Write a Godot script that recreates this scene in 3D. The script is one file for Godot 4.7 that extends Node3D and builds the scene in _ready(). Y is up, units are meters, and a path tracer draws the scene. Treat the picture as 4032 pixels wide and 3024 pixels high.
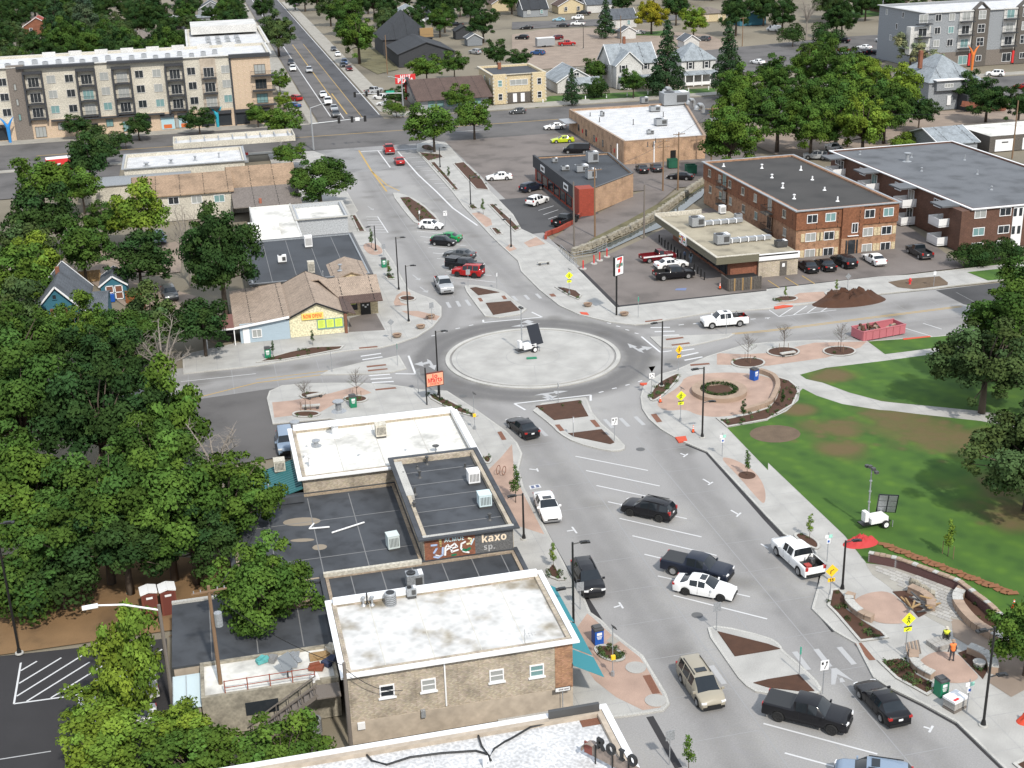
extends Node3D
const FLAT:=0xFFFFFFFF
var M:={}
var T:={}
var used:={}
var protos:={}
func V(x:float,z:float) -> Vector2:
	return Vector2(x,z)
func K(x:float,y:float,z:float) -> Vector3:
	return Vector3(x,y,z)
func P(a:Array) -> PackedVector2Array:
	return PackedVector2Array(a)
func v3(p:Vector2,y:=0.0) -> Vector3:
	return Vector3(p.x,y,p.y)
func numbered(called:String) -> String:
	if not used.has(called):
		used[called]=0
		return called
	used[called]+=1
	return "%s_%03d"%[called,used[called]]
func tag(o:Node,label:String,category:="",group:="") -> Node:
	if label!="":
		o.set_meta("label",label)
	if category!="":
		o.set_meta("category",category)
	if group!="":
		o.set_meta("group",group)
	return o
func thing(called:String,label:String,category:String,at:=Vector3.ZERO,turn:=0.0,group:="") -> Node3D:
	var o:=Node3D.new()
	o.name=numbered(called)
	add_child(o)
	o.position=at
	o.rotation.y=turn
	tag(o,label,category,group)
	return o
func copy(src:Node3D,label:String,at:Vector3,turn:=0.0,group:="",scl:=1.0) -> Node3D:
	var o:Node3D=src.duplicate()
	var base:String=str(src.get_meta("called")) if src.has_meta("called") else str(src.name)
	o.name=numbered(base)
	add_child(o)
	o.position=at
	o.rotation.y=turn
	o.scale=Vector3.ONE*scl
	tag(o,label,str(src.get_meta("category")),group)
	return o
func st() -> SurfaceTool:
	var s:=SurfaceTool.new()
	s.begin(Mesh.PRIMITIVE_TRIANGLES)
	s.set_smooth_group(FLAT)
	return s
func fin(s:SurfaceTool,m:Material,called:String,parent:Node=self) -> MeshInstance3D:
	s.generate_normals()
	return put(s.commit(),m,called,parent)
func put(mesh:Mesh,m:Material,called:String,parent:Node=self,at:=Vector3.ZERO,turn:=0.0) -> MeshInstance3D:
	var o:=MeshInstance3D.new()
	o.mesh=mesh
	o.material_override=m
	o.name=numbered(called) if parent==self else called
	parent.add_child(o,true)
	o.position=at
	o.rotation.y=turn
	return o
func setting(o:Node,label:="") -> Node:
	o.set_meta("kind","structure")
	if label!="":
		o.set_meta("label",label)
	return o
func stuff(o:Node) -> Node:
	o.set_meta("kind","stuff")
	return o
func tri(s:SurfaceTool,a:Vector3,b:Vector3,c:Vector3):
	s.add_vertex(a)
	s.add_vertex(b)
	s.add_vertex(c)
func quad(s:SurfaceTool,a:Vector3,b:Vector3,c:Vector3,d:Vector3):
	tri(s,a,b,c)
	tri(s,a,c,d)
func box(s:SurfaceTool,c:Vector3,size:Vector3,b:=Basis()):
	var h:=size/2.0
	var p:Array[Vector3]=[]
	for i in 8:
		p.append(c+b*Vector3(h.x if i & 1 else -h.x,h.y if i & 2 else -h.y,h.z if i & 4 else -h.z))
	quad(s,p[1],p[3],p[2],p[0])
	quad(s,p[4],p[6],p[7],p[5])
	quad(s,p[0],p[2],p[6],p[4])
	quad(s,p[5],p[7],p[3],p[1])
	quad(s,p[3],p[7],p[6],p[2])
	quad(s,p[4],p[5],p[1],p[0])
func rbox(s:SurfaceTool,x0:float,x1:float,y0:float,y1:float,z0:float,z1:float):
	box(s,Vector3((x0+x1)/2,(y0+y1)/2,(z0+z1)/2),Vector3(absf(x1-x0),absf(y1-y0),absf(z1-z0)))
func ob(c:Vector3,size:Vector3,m:Material,called:String,parent:Node,b:=Basis()) -> MeshInstance3D:
	var s:=st()
	box(s,c,size,b)
	return fin(s,m,called,parent)
func flat(s:SurfaceTool,poly:PackedVector2Array,y:float):
	var ix:=Geometry2D.triangulate_polygon(poly)
	for i in range(0,ix.size(),3):
		var a:=poly[ix[i]]
		var b:=poly[ix[i+1]]
		var c:=poly[ix[i+2]]
		if (b-a).cross(c-a)<0.0:
			var t:=b
			b=c
			c=t
		for p in [a,b,c]:
			s.set_uv((p+V(0,10))/110.0)
			s.add_vertex(v3(p,y))
func prism(s:SurfaceTool,poly:PackedVector2Array,y0:float,y1:float):
	flat(s,poly,y1)
	var n:=poly.size()
	var cw:=Geometry2D.is_polygon_clockwise(poly)
	for i in n:
		var a:=poly[i]
		var b:=poly[(i+1)%n]
		if cw:
			quad(s,v3(b,y0),v3(a,y0),v3(a,y1),v3(b,y1))
		else:
			quad(s,v3(a,y0),v3(b,y0),v3(b,y1),v3(a,y1))
func rim(s:SurfaceTool,poly:PackedVector2Array,wide:float,y0:float,y1:float):
	var n:=poly.size()
	var sgn:=1.0 if Geometry2D.is_polygon_clockwise(poly) else -1.0
	var inn:=PackedVector2Array()
	for i in n:
		var d0:=(poly[i]-poly[(i-1+n)%n]).normalized()
		var d1:=(poly[(i+1)%n]-poly[i]).normalized()
		var m:=(d0.orthogonal()+d1.orthogonal())
		m=m.normalized() if m.length()>0.01 else d1.orthogonal()
		var k:=maxf(m.dot(d1.orthogonal()),0.4)
		inn.append(poly[i]-m*wide*sgn/k)
	for i in n:
		var j:=(i+1)%n
		var a:=poly[i]
		var b:=poly[j]
		var c:=inn[j]
		var d:=inn[i]
		if sgn<0:
			a=poly[j]
			b=poly[i]
			c=inn[i]
			d=inn[j]
		quad(s,v3(a,y1),v3(b,y1),v3(c,y1),v3(d,y1))
		quad(s,v3(b,y1),v3(a,y1),v3(a,y0),v3(b,y0))
		quad(s,v3(d,y1),v3(c,y1),v3(c,y0),v3(d,y0))
func circle(c:Vector2,r:float,n:=24,r2:=-1.0,turn:=0.0) -> PackedVector2Array:
	var p:=PackedVector2Array()
	for i in n:
		var a:=TAU*i/n
		p.append(c+(Vector2(cos(a)*r,sin(a)*(r if r2<0 else r2))).rotated(turn))
	return p
func smooth(pts:PackedVector2Array,cuts:=3) -> PackedVector2Array:
	var p:=pts
	for k in cuts:
		var q:=PackedVector2Array()
		for i in p.size():
			var a:=p[i]
			var b:=p[(i+1)%p.size()]
			q.append(a.lerp(b,0.25))
			q.append(a.lerp(b,0.75))
		p=q
	return p
func tube(s:SurfaceTool,path:Array,r0:float,r1:float,n:=6):
	var rings:=[]
	for i in path.size():
		var d:Vector3=(path[mini(i+1,path.size()-1)]-path[maxi(i-1,0)]).normalized()
		var u:=d.cross(Vector3.RIGHT if absf(d.x)<0.8 else Vector3.UP).normalized()
		var w:=d.cross(u)
		var r:=lerpf(r0,r1,float(i)/maxi(path.size()-1,1))
		var ring:=[]
		for k in n:
			var a:=TAU*k/n
			ring.append(path[i]+u*cos(a)*r+w*sin(a)*r)
		rings.append(ring)
	for i in path.size()-1:
		for k in n:
			var j:=(k+1)%n
			quad(s,rings[i][k],rings[i+1][k],rings[i+1][j],rings[i][j])
	for k in range(1,n-1):
		tri(s,rings[0][0],rings[0][k],rings[0][k+1])
		var e:Array=rings[path.size()-1]
		tri(s,e[0],e[k+1],e[k])
func post(s:SurfaceTool,at:Vector3,h:float,r0:float,r1:=-1.0,n:=8):
	tube(s,[at,at+Vector3.UP*h],r0,r0 if r1<0 else r1,n)
func lathe(s:SurfaceTool,at:Vector3,prof:Array,n:=16):
	for i in prof.size()-1:
		var a:Vector2=prof[i]
		var b:Vector2=prof[i+1]
		for k in n:
			var t0:=TAU*k/n
			var t1:=TAU*(k+1)/n
			var d0:=Vector3(cos(t0),0,sin(t0))
			var d1:=Vector3(cos(t1),0,sin(t1))
			quad(s,at+d0*a.x+Vector3.UP*a.y,at+d1*a.x+Vector3.UP*a.y,at+d1*b.x+Vector3.UP*b.y,at+d0*b.x+Vector3.UP*b.y)
func sag(a:Vector3,b:Vector3,drop:float,n:=10) -> Array:
	var p:=[]
	for i in n+1:
		var t:=float(i)/n
		p.append(a.lerp(b,t)-Vector3.UP*drop*4.0*t*(1.0-t))
	return p
func words(text:String,m:Material,parent:Node,at:Vector3,high:float,b:=Basis(),called:="lettering",deep:=0.01,bold:=true,wide:=0.0) -> MeshInstance3D:
	var t:=TextMesh.new()
	var f:=SystemFont.new()
	f.font_names=PackedStringArray(["Droid Sans"])
	f.font_weight=700 if bold else 400
	t.font=f
	t.text=text
	t.font_size=48
	t.pixel_size=high/34.0
	t.depth=deep
	t.curve_step=4.0
	var o:=put(t,m,called,parent,at)
	o.basis=b
	if wide>0.0:
		o.basis=b*Basis.from_scale(Vector3(wide/maxf(t.get_aabb().size.x,0.01),1,1))
	return o
func noise_tex(called:String,size:int,freq:float,low:float,high:float,oct:=4,kind:=FastNoiseLite.TYPE_SIMPLEX_SMOOTH,stretch:=false,mid:=-1.0) -> Texture2D:
	if T.has(called):
		return T[called]
	var n:=FastNoiseLite.new()
	n.seed=called.hash()%9999
	n.noise_type=kind
	n.frequency=freq
	n.fractal_octaves=oct
	var t:=NoiseTexture2D.new()
	t.width=size
	t.height=size
	t.seamless=true
	t.noise=n
	var g:=Gradient.new()
	g.set_color(0,Color(low,low,low))
	g.set_color(1,Color(high,high,high))
	if mid>=0.0:
		g.add_point(mid,Color(high,high,high).lerp(Color(low,low,low),0.25))
	t.color_ramp=g
	T[called]=t
	return t
func mat(called:String,col:Color,rough:=0.9,tex:="",scale:=0.3,tex2:="",scale2:=0.04,bump:=0.0) -> StandardMaterial3D:
	var m:=StandardMaterial3D.new()
	m.resource_name=called
	m.albedo_color=col.linear_to_srgb()
	m.roughness=rough
	if tex!="":
		m.albedo_texture=T[tex]
		m.uv1_triplanar=true
		m.uv1_world_triplanar=true
		m.uv1_scale=Vector3.ONE*scale
		if bump>0.0:
			m.heightmap_enabled=true
			m.heightmap_texture=T[tex]
			m.heightmap_scale=bump
	if tex2!="":
		m.detail_enabled=true
		m.detail_blend_mode=BaseMaterial3D.BLEND_MODE_MUL
		m.detail_uv_layer=BaseMaterial3D.DETAIL_UV_2
		m.detail_albedo=T[tex2]
		m.uv2_triplanar=true
		m.uv2_world_triplanar=true
		m.uv2_scale=Vector3.ONE*scale2
	M[called]=m
	return m
func paint(col:Color,key:="") -> StandardMaterial3D:
	var k:="paint"+str(col) if key=="" else key
	if M.has(k):
		return M[k]
	var m:=mat(k,col,0.35)
	m.metallic_specular=0.3
	m.clearcoat_enabled=true
	m.clearcoat=0.35
	m.clearcoat_roughness=0.06
	return m
func plain(col:Color,rough:=0.8) -> StandardMaterial3D:
	var k:="plain%s%s"%[col,rough]
	if not M.has(k):
		mat(k,col,rough)
	return M[k]
func C(r:float,g:float,b:float) -> Color:
	return Color(r,g,b)
func G(v:float) -> Color:
	return Color(v,v,v)
var B:Node3D  # the building that parts are being added to
func start(called:String,label:String,cat:String,x0:float,z0:float,x1:float,z1:float,group:="") -> Node3D:
	B=thing(called,label,cat,Vector3((x0+x1)/2,0,(z0+z1)/2),0.0,group)
	return B
func part(called:String,m:Material,x0:float,x1:float,y0:float,y1:float,z0:float,z1:float,parent:Node3D=null) -> MeshInstance3D:
	var s:=st()
	rbox(s,x0-B.position.x,x1-B.position.x,y0,y1,z0-B.position.z,z1-B.position.z)
	return fin(s,m,called,parent if parent else B)
func shell(x0:float,z0:float,x1:float,z1:float,h:float,top:float,wall:Material,roof:Material,cap:Material=null,th:=0.25,base:=0.0):
	var o:=B.position
	for k in 4:
		var s:=st()
		match k:
			0:rbox(s,x0-o.x,x1-o.x,base,top,z1-th-o.z,z1-o.z)
			1:rbox(s,x0-o.x,x1-o.x,base,top,z0-o.z,z0+th-o.z)
			2:rbox(s,x0-o.x,x0+th-o.x,base,top,z0+th-o.z,z1-th-o.z)
			3:rbox(s,x1-th-o.x,x1-o.x,base,top,z0+th-o.z,z1-th-o.z)
		fin(s,wall,"wall",B)
	part("roof",roof,x0+th,x1-th,h-0.25,h,z0+th,z1-th)
	if cap:
		var s:=st()
		var e:=0.04
		rim(s,P([V(x0-e-o.x,z0-e-o.z),V(x1+e-o.x,z0-e-o.z),V(x1+e-o.x,z1+e-o.z),V(x0-e-o.x,z1+e-o.z)]),th+0.1,top-0.12,top+0.03)
		fin(s,cap,"coping",B)
func frame_mesh(w:float,h:float,style:String) -> Array:
	var key:="win%s%.2f%.2f"%[style,w,h]
	if protos.has(key):
		return protos[key]
	var s:=st()
	var t:=0.09
	for k in [-1,1]:
		box(s,Vector3(k*(w-t)/2,0,0.03),Vector3(t,h,0.1))
		box(s,Vector3(0,k*(h-t)/2,0.03),Vector3(w-t*2,t,0.1))
	if "v" in style:
		box(s,Vector3(0,0,0.02),Vector3(0.06,h-t*2,0.07))
	if "3" in style:
		for k in [-1,1]:
			box(s,Vector3(k*w/6.0,0,0.02),Vector3(0.06,h-t*2,0.07))
	if "h" in style:
		box(s,Vector3(0,0,0.02),Vector3(w-t*2,0.06,0.07))
	if "s" in style:
		box(s,Vector3(0,-h/2-0.05,0.06),Vector3(w+0.2,0.09,0.2))
	s.generate_normals()
	var f:=s.commit()
	s=st()
	box(s,Vector3(0,0,0),Vector3(w-t,h-t,0.03))
	s.generate_normals()
	protos[key]=[f,s.commit()]
	return protos[key]
var wincount:=0
func win(side:String,face:float,u:float,y:float,w:float,h:float,style:="v",fm:Material=null,called:="window",pm:Material=null) -> Node3D:
	var ms:=frame_mesh(w,h,style)
	var turn:float={"S": 0.0,"N": PI,"E": PI/2,"W": -PI/2}[side]
	var at:=Vector3(u,y,face) if side in "SN" else Vector3(face,y,u)
	at-=B.position
	var f:=put(ms[0],fm if fm else M.wht,called,B,at,turn)
	wincount+=1
	put(ms[1],pm if pm else [M.glass,M.glass_teal,M.glass_blind,M.glass][(wincount*7+wincount/3)%4],"pane",f)
	return f
func gable(x0:float,x1:float,z0:float,z1:float,eave:float,ridge:float,axis:String,roof:Material,wall:Material,over:=0.4,base:=0.0,trim:Material=null):
	var o:=B.position
	x0-=o.x
	x1-=o.x
	z0-=o.z
	z1-=o.z
	if base>=0.0:
		var s:=st()
		rbox(s,x0,x1,base,eave,z0,z1)
		if axis=="x":
			var zc:=(z0+z1)/2
			for e in [x0,x1]:
				var a:=Vector3(e,eave,z0)
				var b:=Vector3(e,eave,z1)
				var c:=Vector3(e,ridge-0.05,zc)
				if e==x0:
					tri(s,a,c,b)
				else:
					tri(s,a,b,c)
		else:
			var xc:=(x0+x1)/2
			for e in [z0,z1]:
				var a:=Vector3(x0,eave,e)
				var b:=Vector3(x1,eave,e)
				var c:=Vector3(xc,ridge-0.05,e)
				if e==z0:
					tri(s,a,b,c)
				else:
					tri(s,a,c,b)
		fin(s,wall,"wall",B)
	for k in [-1.0,1.0]:
		var s:=st()
		var a:Vector3
		var b:Vector3
		var c:Vector3
		var d:Vector3
		if axis=="x":
			var zc:=(z0+z1)/2
			var half:=(z1-z0)/2
			var drop:=(ridge-eave)/half*over
			a=Vector3(x0-over,ridge,zc)
			b=Vector3(x1+over,ridge,zc)
			c=Vector3(x1+over,eave-drop,zc+k*(half+over))
			d=Vector3(x0-over,eave-drop,zc+k*(half+over))
		else:
			var xc:=(x0+x1)/2
			var half:=(x1-x0)/2
			var drop:=(ridge-eave)/half*over
			a=Vector3(xc,ridge,z0-over)
			b=Vector3(xc,ridge,z1+over)
			c=Vector3(xc+k*(half+over),eave-drop,z1+over)
			d=Vector3(xc+k*(half+over),eave-drop,z0-over)
		slope(s,a,b,c,d,0.14)
		fin(s,roof,"roof",B)
		if trim:
			s=st()
			for e in [[a,d],[b,c]]:
				bar(s,e[0]+Vector3.DOWN*0.05,e[1]+Vector3.DOWN*0.05,0.12,0.2)
			fin(s,trim,"bargeboard",B)
func slope(s:SurfaceTool,a:Vector3,b:Vector3,c:Vector3,d:Vector3,th:float):
	if (a-c).cross(a-b).y<0.0:
		var t:=b
		b=d
		d=t
	var g:=Vector3.DOWN*th
	quad(s,a,b,c,d)
	quad(s,d+g,c+g,b+g,a+g)
	for e in [[a,b],[b,c],[c,d],[d,a]]:
		quad(s,e[1],e[0],e[0]+g,e[1]+g)
func roofslab(called:String,m:Material,a:Vector3,b:Vector3,c:Vector3,d:Vector3,th:=0.14) -> MeshInstance3D:
	var s:=st()
	var o:=B.position
	slope(s,a-o,b-o,c-o,d-o,th)
	return fin(s,m,called,B)
func bar(s:SurfaceTool,a:Vector3,b:Vector3,w:float,h:float):
	var d:=b-a
	var l:=d.length()
	if l<0.001:
		return
	var z:=d/l
	var x:=Vector3.UP.cross(z)
	x=x.normalized() if x.length()>0.01 else Vector3.RIGHT
	var y:=z.cross(x)
	box(s,(a+b)/2,Vector3(w,h,l),Basis(x,y,z))
func hip(x0:float,x1:float,z0:float,z1:float,eave:float,ridge:float,roof:Material,wall:Material,over:=0.4,base:=0.0):
	var o:=B.position
	x0-=o.x
	x1-=o.x
	z0-=o.z
	z1-=o.z
	if base>=0.0:
		var s:=st()
		rbox(s,x0,x1,base,eave,z0,z1)
		fin(s,wall,"wall",B)
	x0-=over
	x1+=over
	z0-=over
	z1+=over
	var h:=minf(x1-x0,z1-z0)/2*0.98
	var p:=Vector3(x0+h,ridge,z0+h)
	var q:=Vector3(x1-h,ridge,z1-h)
	if x1-x0>z1-z0:
		p.z=(z0+z1)/2
		q.z=p.z
	else:
		p.x=(x0+x1)/2
		q.x=p.x
	var a:=Vector3(x0,eave,z0)
	var b:=Vector3(x1,eave,z0)
	var c:=Vector3(x1,eave,z1)
	var d:=Vector3(x0,eave,z1)
	var s:=st()
	var wide:=x1-x0>z1-z0
	if wide:
		quad(s,a,b,q,p)
		tri(s,b,c,q)
		quad(s,c,d,p,q)
		tri(s,d,a,p)
	else:
		tri(s,a,b,p)
		quad(s,b,c,q,p)
		tri(s,c,d,q)
		quad(s,d,a,p,q)
	var g:=Vector3.DOWN*0.12
	for e in [[a,b],[b,c],[c,d],[d,a]]:
		quad(s,e[1],e[0],e[0]+g,e[1]+g)
	quad(s,d+g,c+g,b+g,a+g)
	fin(s,roof,"roof",B)
func seams(x0:float,x1:float,z0:float,z1:float,y:float,step:float,axis:String,m:Material,wide:=0.08):
	var o:=B.position
	var n:=int((x1-x0)/step) if axis=="z" else int((z1-z0)/step)
	for i in range(1,n+1):
		var s:=st()
		if axis=="z":
			var x:=x0+i*step-step*0.3
			rbox(s,x-wide/2-o.x,x+wide/2-o.x,y-0.02,y+0.012,z0-o.z,z1-o.z)
		else:
			var z:=z0+i*step-step*0.3
			rbox(s,x0-o.x,x1-o.x,y-0.02,y+0.012,z-wide/2-o.z,z+wide/2-o.z)
		fin(s,m,"seam",B)
func cooler(label:String,at:Vector3,w:=1.0,h:=1.0,m:Material=null,turn:=0.0,group:="") -> Node3D:
	var t:=thing("roof_cooler",label,"cooler",at,turn,group)
	m=m if m else M.galv
	ob(Vector3(0,0.1,0),Vector3(w*0.9,0.2,w*0.9),M.dark_metal,"base",t)
	ob(Vector3(0,0.2+h/2,0),Vector3(w,h,w),m,"cabinet",t)
	for i in 7:
		ob(Vector3(-w*0.36+i*w*0.12,0.2+h/2,w/2+0.01),Vector3(w*0.05,h*0.7,0.03),M.dark_metal,"louvre",t)
	ob(Vector3(0,0.22+h,0),Vector3(w*1.04,0.05,w*1.04),m,"lid",t)
	return t
func condenser(label:String,at:Vector3,r:=0.4,h:=0.8,group:="",square:=false) -> Node3D:
	var t:=thing("condenser_unit",label,"air conditioner",at,0.0,group)
	var s:=st()
	if square:
		box(s,Vector3(0,h/2,0),Vector3(r*2,h,r*2))
	else:
		lathe(s,Vector3.ZERO,[Vector2(r,0),Vector2(r,h),Vector2(r*0.92,h+0.03),Vector2(r*0.7,h+0.03)],14)
	fin(s,M.galv,"casing",t)
	s=st()
	lathe(s,Vector3(0,h+0.01,0),[Vector2(r*0.75,0.0),Vector2(r*0.72,0.04),Vector2(0.001,0.03)],14)
	fin(s,M.blk,"fan",t)
	s=st()
	for i in 5:
		lathe(s,Vector3(0,h*(0.15+0.16*i),0),[Vector2(r*1.005,0),Vector2(r*1.03,0.02),Vector2(r*1.005,0.04)],14)
	fin(s,M.dark_metal,"grille",t)
	return t
func vent(label:String,at:Vector3,h:=0.6,r:=0.08,cap:=true,m:Material=null,group:="") -> Node3D:
	var t:=thing("roof_vent",label,"vent pipe",at,0.0,group)
	m=m if m else M.galv
	var s:=st()
	lathe(s,Vector3.ZERO,[Vector2(r*2.6,0),Vector2(r*1.2,0.12),Vector2(r,0.14),Vector2(r,h),Vector2(0.001,h)],10)
	fin(s,m,"pipe",t)
	if cap:
		s=st()
		lathe(s,Vector3(0,h,0),[Vector2(r,-0.06),Vector2(r*1.9,-0.02),Vector2(r*1.9,0.08),Vector2(0.001,0.16)],10)
		fin(s,m,"cap",t)
	return t
func rooftop_unit(label:String,at:Vector3,size:Vector3,turn:=0.0,m:Material=null,group:="") -> Node3D:
	var t:=thing("rooftop_unit",label,"air handler",at,turn,group)
	m=m if m else M.galv
	ob(Vector3(0,0.12,0),Vector3(size.x*0.9,0.24,size.z*0.9),M.dark_metal,"curb",t)
	ob(Vector3(0,0.24+size.y/2,0),size,m,"cabinet",t)
	ob(Vector3(size.x*0.2,0.24+size.y*0.5,size.z/2+0.02),Vector3(size.x*0.4,size.y*0.6,0.04),M.dark_metal,"intake",t)
	var s:=st()
	lathe(s,Vector3(-size.x*0.2,0.24+size.y,0),[Vector2(size.z*0.36,0),Vector2(size.z*0.36,0.08),Vector2(size.z*0.3,0.1),Vector2(0.001,0.03)],12)
	fin(s,M.blk,"fan",t)
	ob(Vector3(size.x*0.35,0.26+size.y,0),Vector3(size.x*0.25,0.06,size.z*0.8),M.wht,"hatch",t)
	return t
const SHAPES:={
	"sedan": {"L": 4.9,"W": 1.84,"r": 0.33,"wb": [1.5,-1.35],"sill": 0.24,"st": [[2.45,0.56,0.6,0.78,0,0],[2.36,0.66,0.72,0.9,0,0],[1.9,0.78,0.84,0.97,0,0],[0.98,0.92,0.98,1.0,0,1],[0.2,0.94,1.38,1.0,1,0],[-0.35,0.95,1.45,1.0,0,0],[-0.42,0.95,1.45,1.0,1,0],[-1.05,0.97,1.4,1.0,0,0],[-1.2,0.98,1.36,1.0,0,1],[-1.85,1.0,1.06,0.98,0,0],[-2.33,0.98,1.02,0.92,0,0],[-2.43,0.8,0.86,0.86,0,0]]},
	"hatch": {"L": 3.9,"W": 1.68,"r": 0.3,"wb": [1.22,-1.2],"sill": 0.22,"st": [[1.93,0.55,0.6,0.78,0,0],[1.85,0.68,0.76,0.9,0,0],[1.5,0.85,0.92,0.97,0,0],[0.95,0.94,1.02,1.0,0,1],[0.3,0.96,1.44,1.0,1,0],[-0.35,0.97,1.5,1.0,0,0],[-0.43,0.97,1.5,1.0,1,0],[-1.15,0.99,1.46,1.0,0,0],[-1.45,1.0,1.42,0.98,0,1],[-1.88,1.0,1.06,0.94,0,0],[-1.94,0.7,0.78,0.9,0,0]]},
	"suv": {"L": 4.75,"W": 1.92,"r": 0.37,"wb": [1.45,-1.35],"sill": 0.28,"st": [[2.36,0.62,0.68,0.8,0,0],[2.28,0.86,0.94,0.92,0,0],[1.9,1.0,1.07,0.98,0,0],[1.15,1.06,1.13,1.0,0,1],[0.45,1.07,1.62,1.0,1,0],[-0.3,1.08,1.7,1.0,0,0],[-0.38,1.08,1.7,1.0,1,0],[-1.1,1.1,1.68,1.0,0,0],[-1.2,1.1,1.67,1.0,1,0],[-1.8,1.12,1.62,0.98,0,0],[-2.02,1.12,1.58,0.97,0,1],[-2.3,1.12,1.18,0.94,0,0],[-2.38,0.8,0.86,0.9,0,0]]},
	"boxy": {"L": 4.55,"W": 1.86,"r": 0.39,"wb": [1.35,-1.3],"sill": 0.36,"st": [[2.25,0.75,0.8,0.86,0,0],[2.2,1.0,1.06,0.94,0,0],[1.8,1.06,1.12,0.98,0,0],[0.95,1.1,1.16,1.0,0,1],[0.5,1.11,1.7,1.0,1,0],[-0.2,1.12,1.78,1.0,0,0],[-0.28,1.12,1.78,1.0,1,0],[-1.0,1.13,1.82,1.0,0,0],[-1.1,1.13,1.84,1.0,1,0],[-1.9,1.15,1.84,0.98,0,0],[-2.1,1.15,1.82,0.97,0,1],[-2.25,1.15,1.2,0.96,0,0],[-2.28,0.8,0.86,0.94,0,0]]},
	"minivan": {"L": 5.05,"W": 1.95,"r": 0.34,"wb": [1.6,-1.4],"sill": 0.24,"st": [[2.5,0.58,0.64,0.78,0,0],[2.4,0.76,0.86,0.9,0,0],[2.0,0.92,1.02,0.97,0,0],[1.55,0.98,1.1,1.0,0,1],[0.6,1.02,1.66,1.0,1,0],[-0.1,1.03,1.74,1.0,0,0],[-0.18,1.03,1.74,1.0,1,0],[-1.15,1.05,1.75,1.0,0,0],[-1.25,1.05,1.75,1.0,1,0],[-2.0,1.06,1.7,0.98,0,0],[-2.2,1.06,1.66,0.97,0,1],[-2.46,1.05,1.12,0.94,0,0],[-2.52,0.7,0.76,0.9,0,0]]},
	"pickup": {"L": 5.75,"W": 2.02,"r": 0.41,"wb": [1.85,-1.75],"sill": 0.4,"bed": -0.95,"st": [[2.86,0.72,0.78,0.86,0,0],[2.8,1.08,1.14,0.95,0,0],[2.4,1.15,1.21,0.99,0,0],[1.4,1.2,1.26,1.0,0,1],[0.8,1.21,1.8,1.0,1,0],[0.2,1.22,1.87,1.0,0,0],[0.12,1.22,1.87,1.0,1,0],[-0.6,1.23,1.85,1.0,0,0],[-0.75,1.23,1.83,1.0,0,1],[-0.88,1.24,1.3,1.0,0,0],[-0.95,1.24,1.24,1.0,0,2],[-2.75,1.24,1.24,0.99,0,0],[-2.84,1.2,1.2,0.98,0,0],[-2.88,0.75,0.76,0.96,0,0]]},
	"cabtruck": {"L": 5.3,"W": 1.98,"r": 0.38,"wb": [1.65,-1.65],"sill": 0.38,"bed": -0.2,"st": [[2.62,0.7,0.76,0.88,0,0],[2.57,1.0,1.05,0.96,0,0],[2.2,1.06,1.1,0.99,0,0],[1.15,1.1,1.14,1.0,0,1],[0.65,1.1,1.68,1.0,1,0],[0.0,1.11,1.72,1.0,0,0],[-0.1,1.11,1.7,1.0,0,1],[-0.18,1.12,1.16,1.0,0,0],[-0.22,1.12,1.12,1.0,0,2],[-2.5,1.12,1.12,0.99,0,0],[-2.6,1.1,1.1,0.98,0,0],[-2.64,0.7,0.72,0.96,0,0]]},
	"van": {"L": 5.4,"W": 2.0,"r": 0.36,"wb": [1.7,-1.6],"sill": 0.3,"st": [[2.7,0.7,0.76,0.84,0,0],[2.6,1.0,1.1,0.94,0,0],[2.2,1.12,1.2,0.98,0,1],[1.4,1.14,1.95,1.0,1,0],[0.5,1.15,2.08,1.0,0,0],[-2.5,1.15,2.08,1.0,0,0],[-2.66,1.15,2.02,0.98,0,0],[-2.7,0.8,0.9,0.96,0,0]]},
}
func car_ring(sh:Dictionary,x:float,d:float,t:float,wf:float,kind:int,floor_y:float) -> Array:
	var hw:float=sh.W/2.0*wf
	var y0:float=sh.sill
	var r:float=sh.r+0.07
	for wx in sh.wb:
		var dx:float=absf(x-wx)
		if dx<r:
			y0=maxf(y0,sh.r+sqrt(maxf(r*r-dx*dx,0.0)))
	y0=minf(y0,d-0.1)
	var cab:float=clampf((t-d)/0.4,0.0,1.0)
	var mid:=maxf(y0+0.03,lerpf(y0,d,0.5))
	var ring:=[Vector3(x,y0,hw*0.955),Vector3(x,mid,hw),Vector3(x,lerpf(mid,d,0.75),hw*0.995),Vector3(x,d,hw*0.955)]
	if kind==2:
		ring.append_array([Vector3(x,d+0.01,hw*0.88),Vector3(x,floor_y,hw*0.86),Vector3(x,floor_y,0)])
	else:
		ring.append_array([Vector3(x,lerpf(d+0.02,t-0.05,cab),hw*lerpf(0.9,0.73,cab)),Vector3(x,lerpf(d+0.04,t-0.01,cab),hw*lerpf(0.75,0.62,cab)),Vector3(x,t,0)])
	return ring
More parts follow.
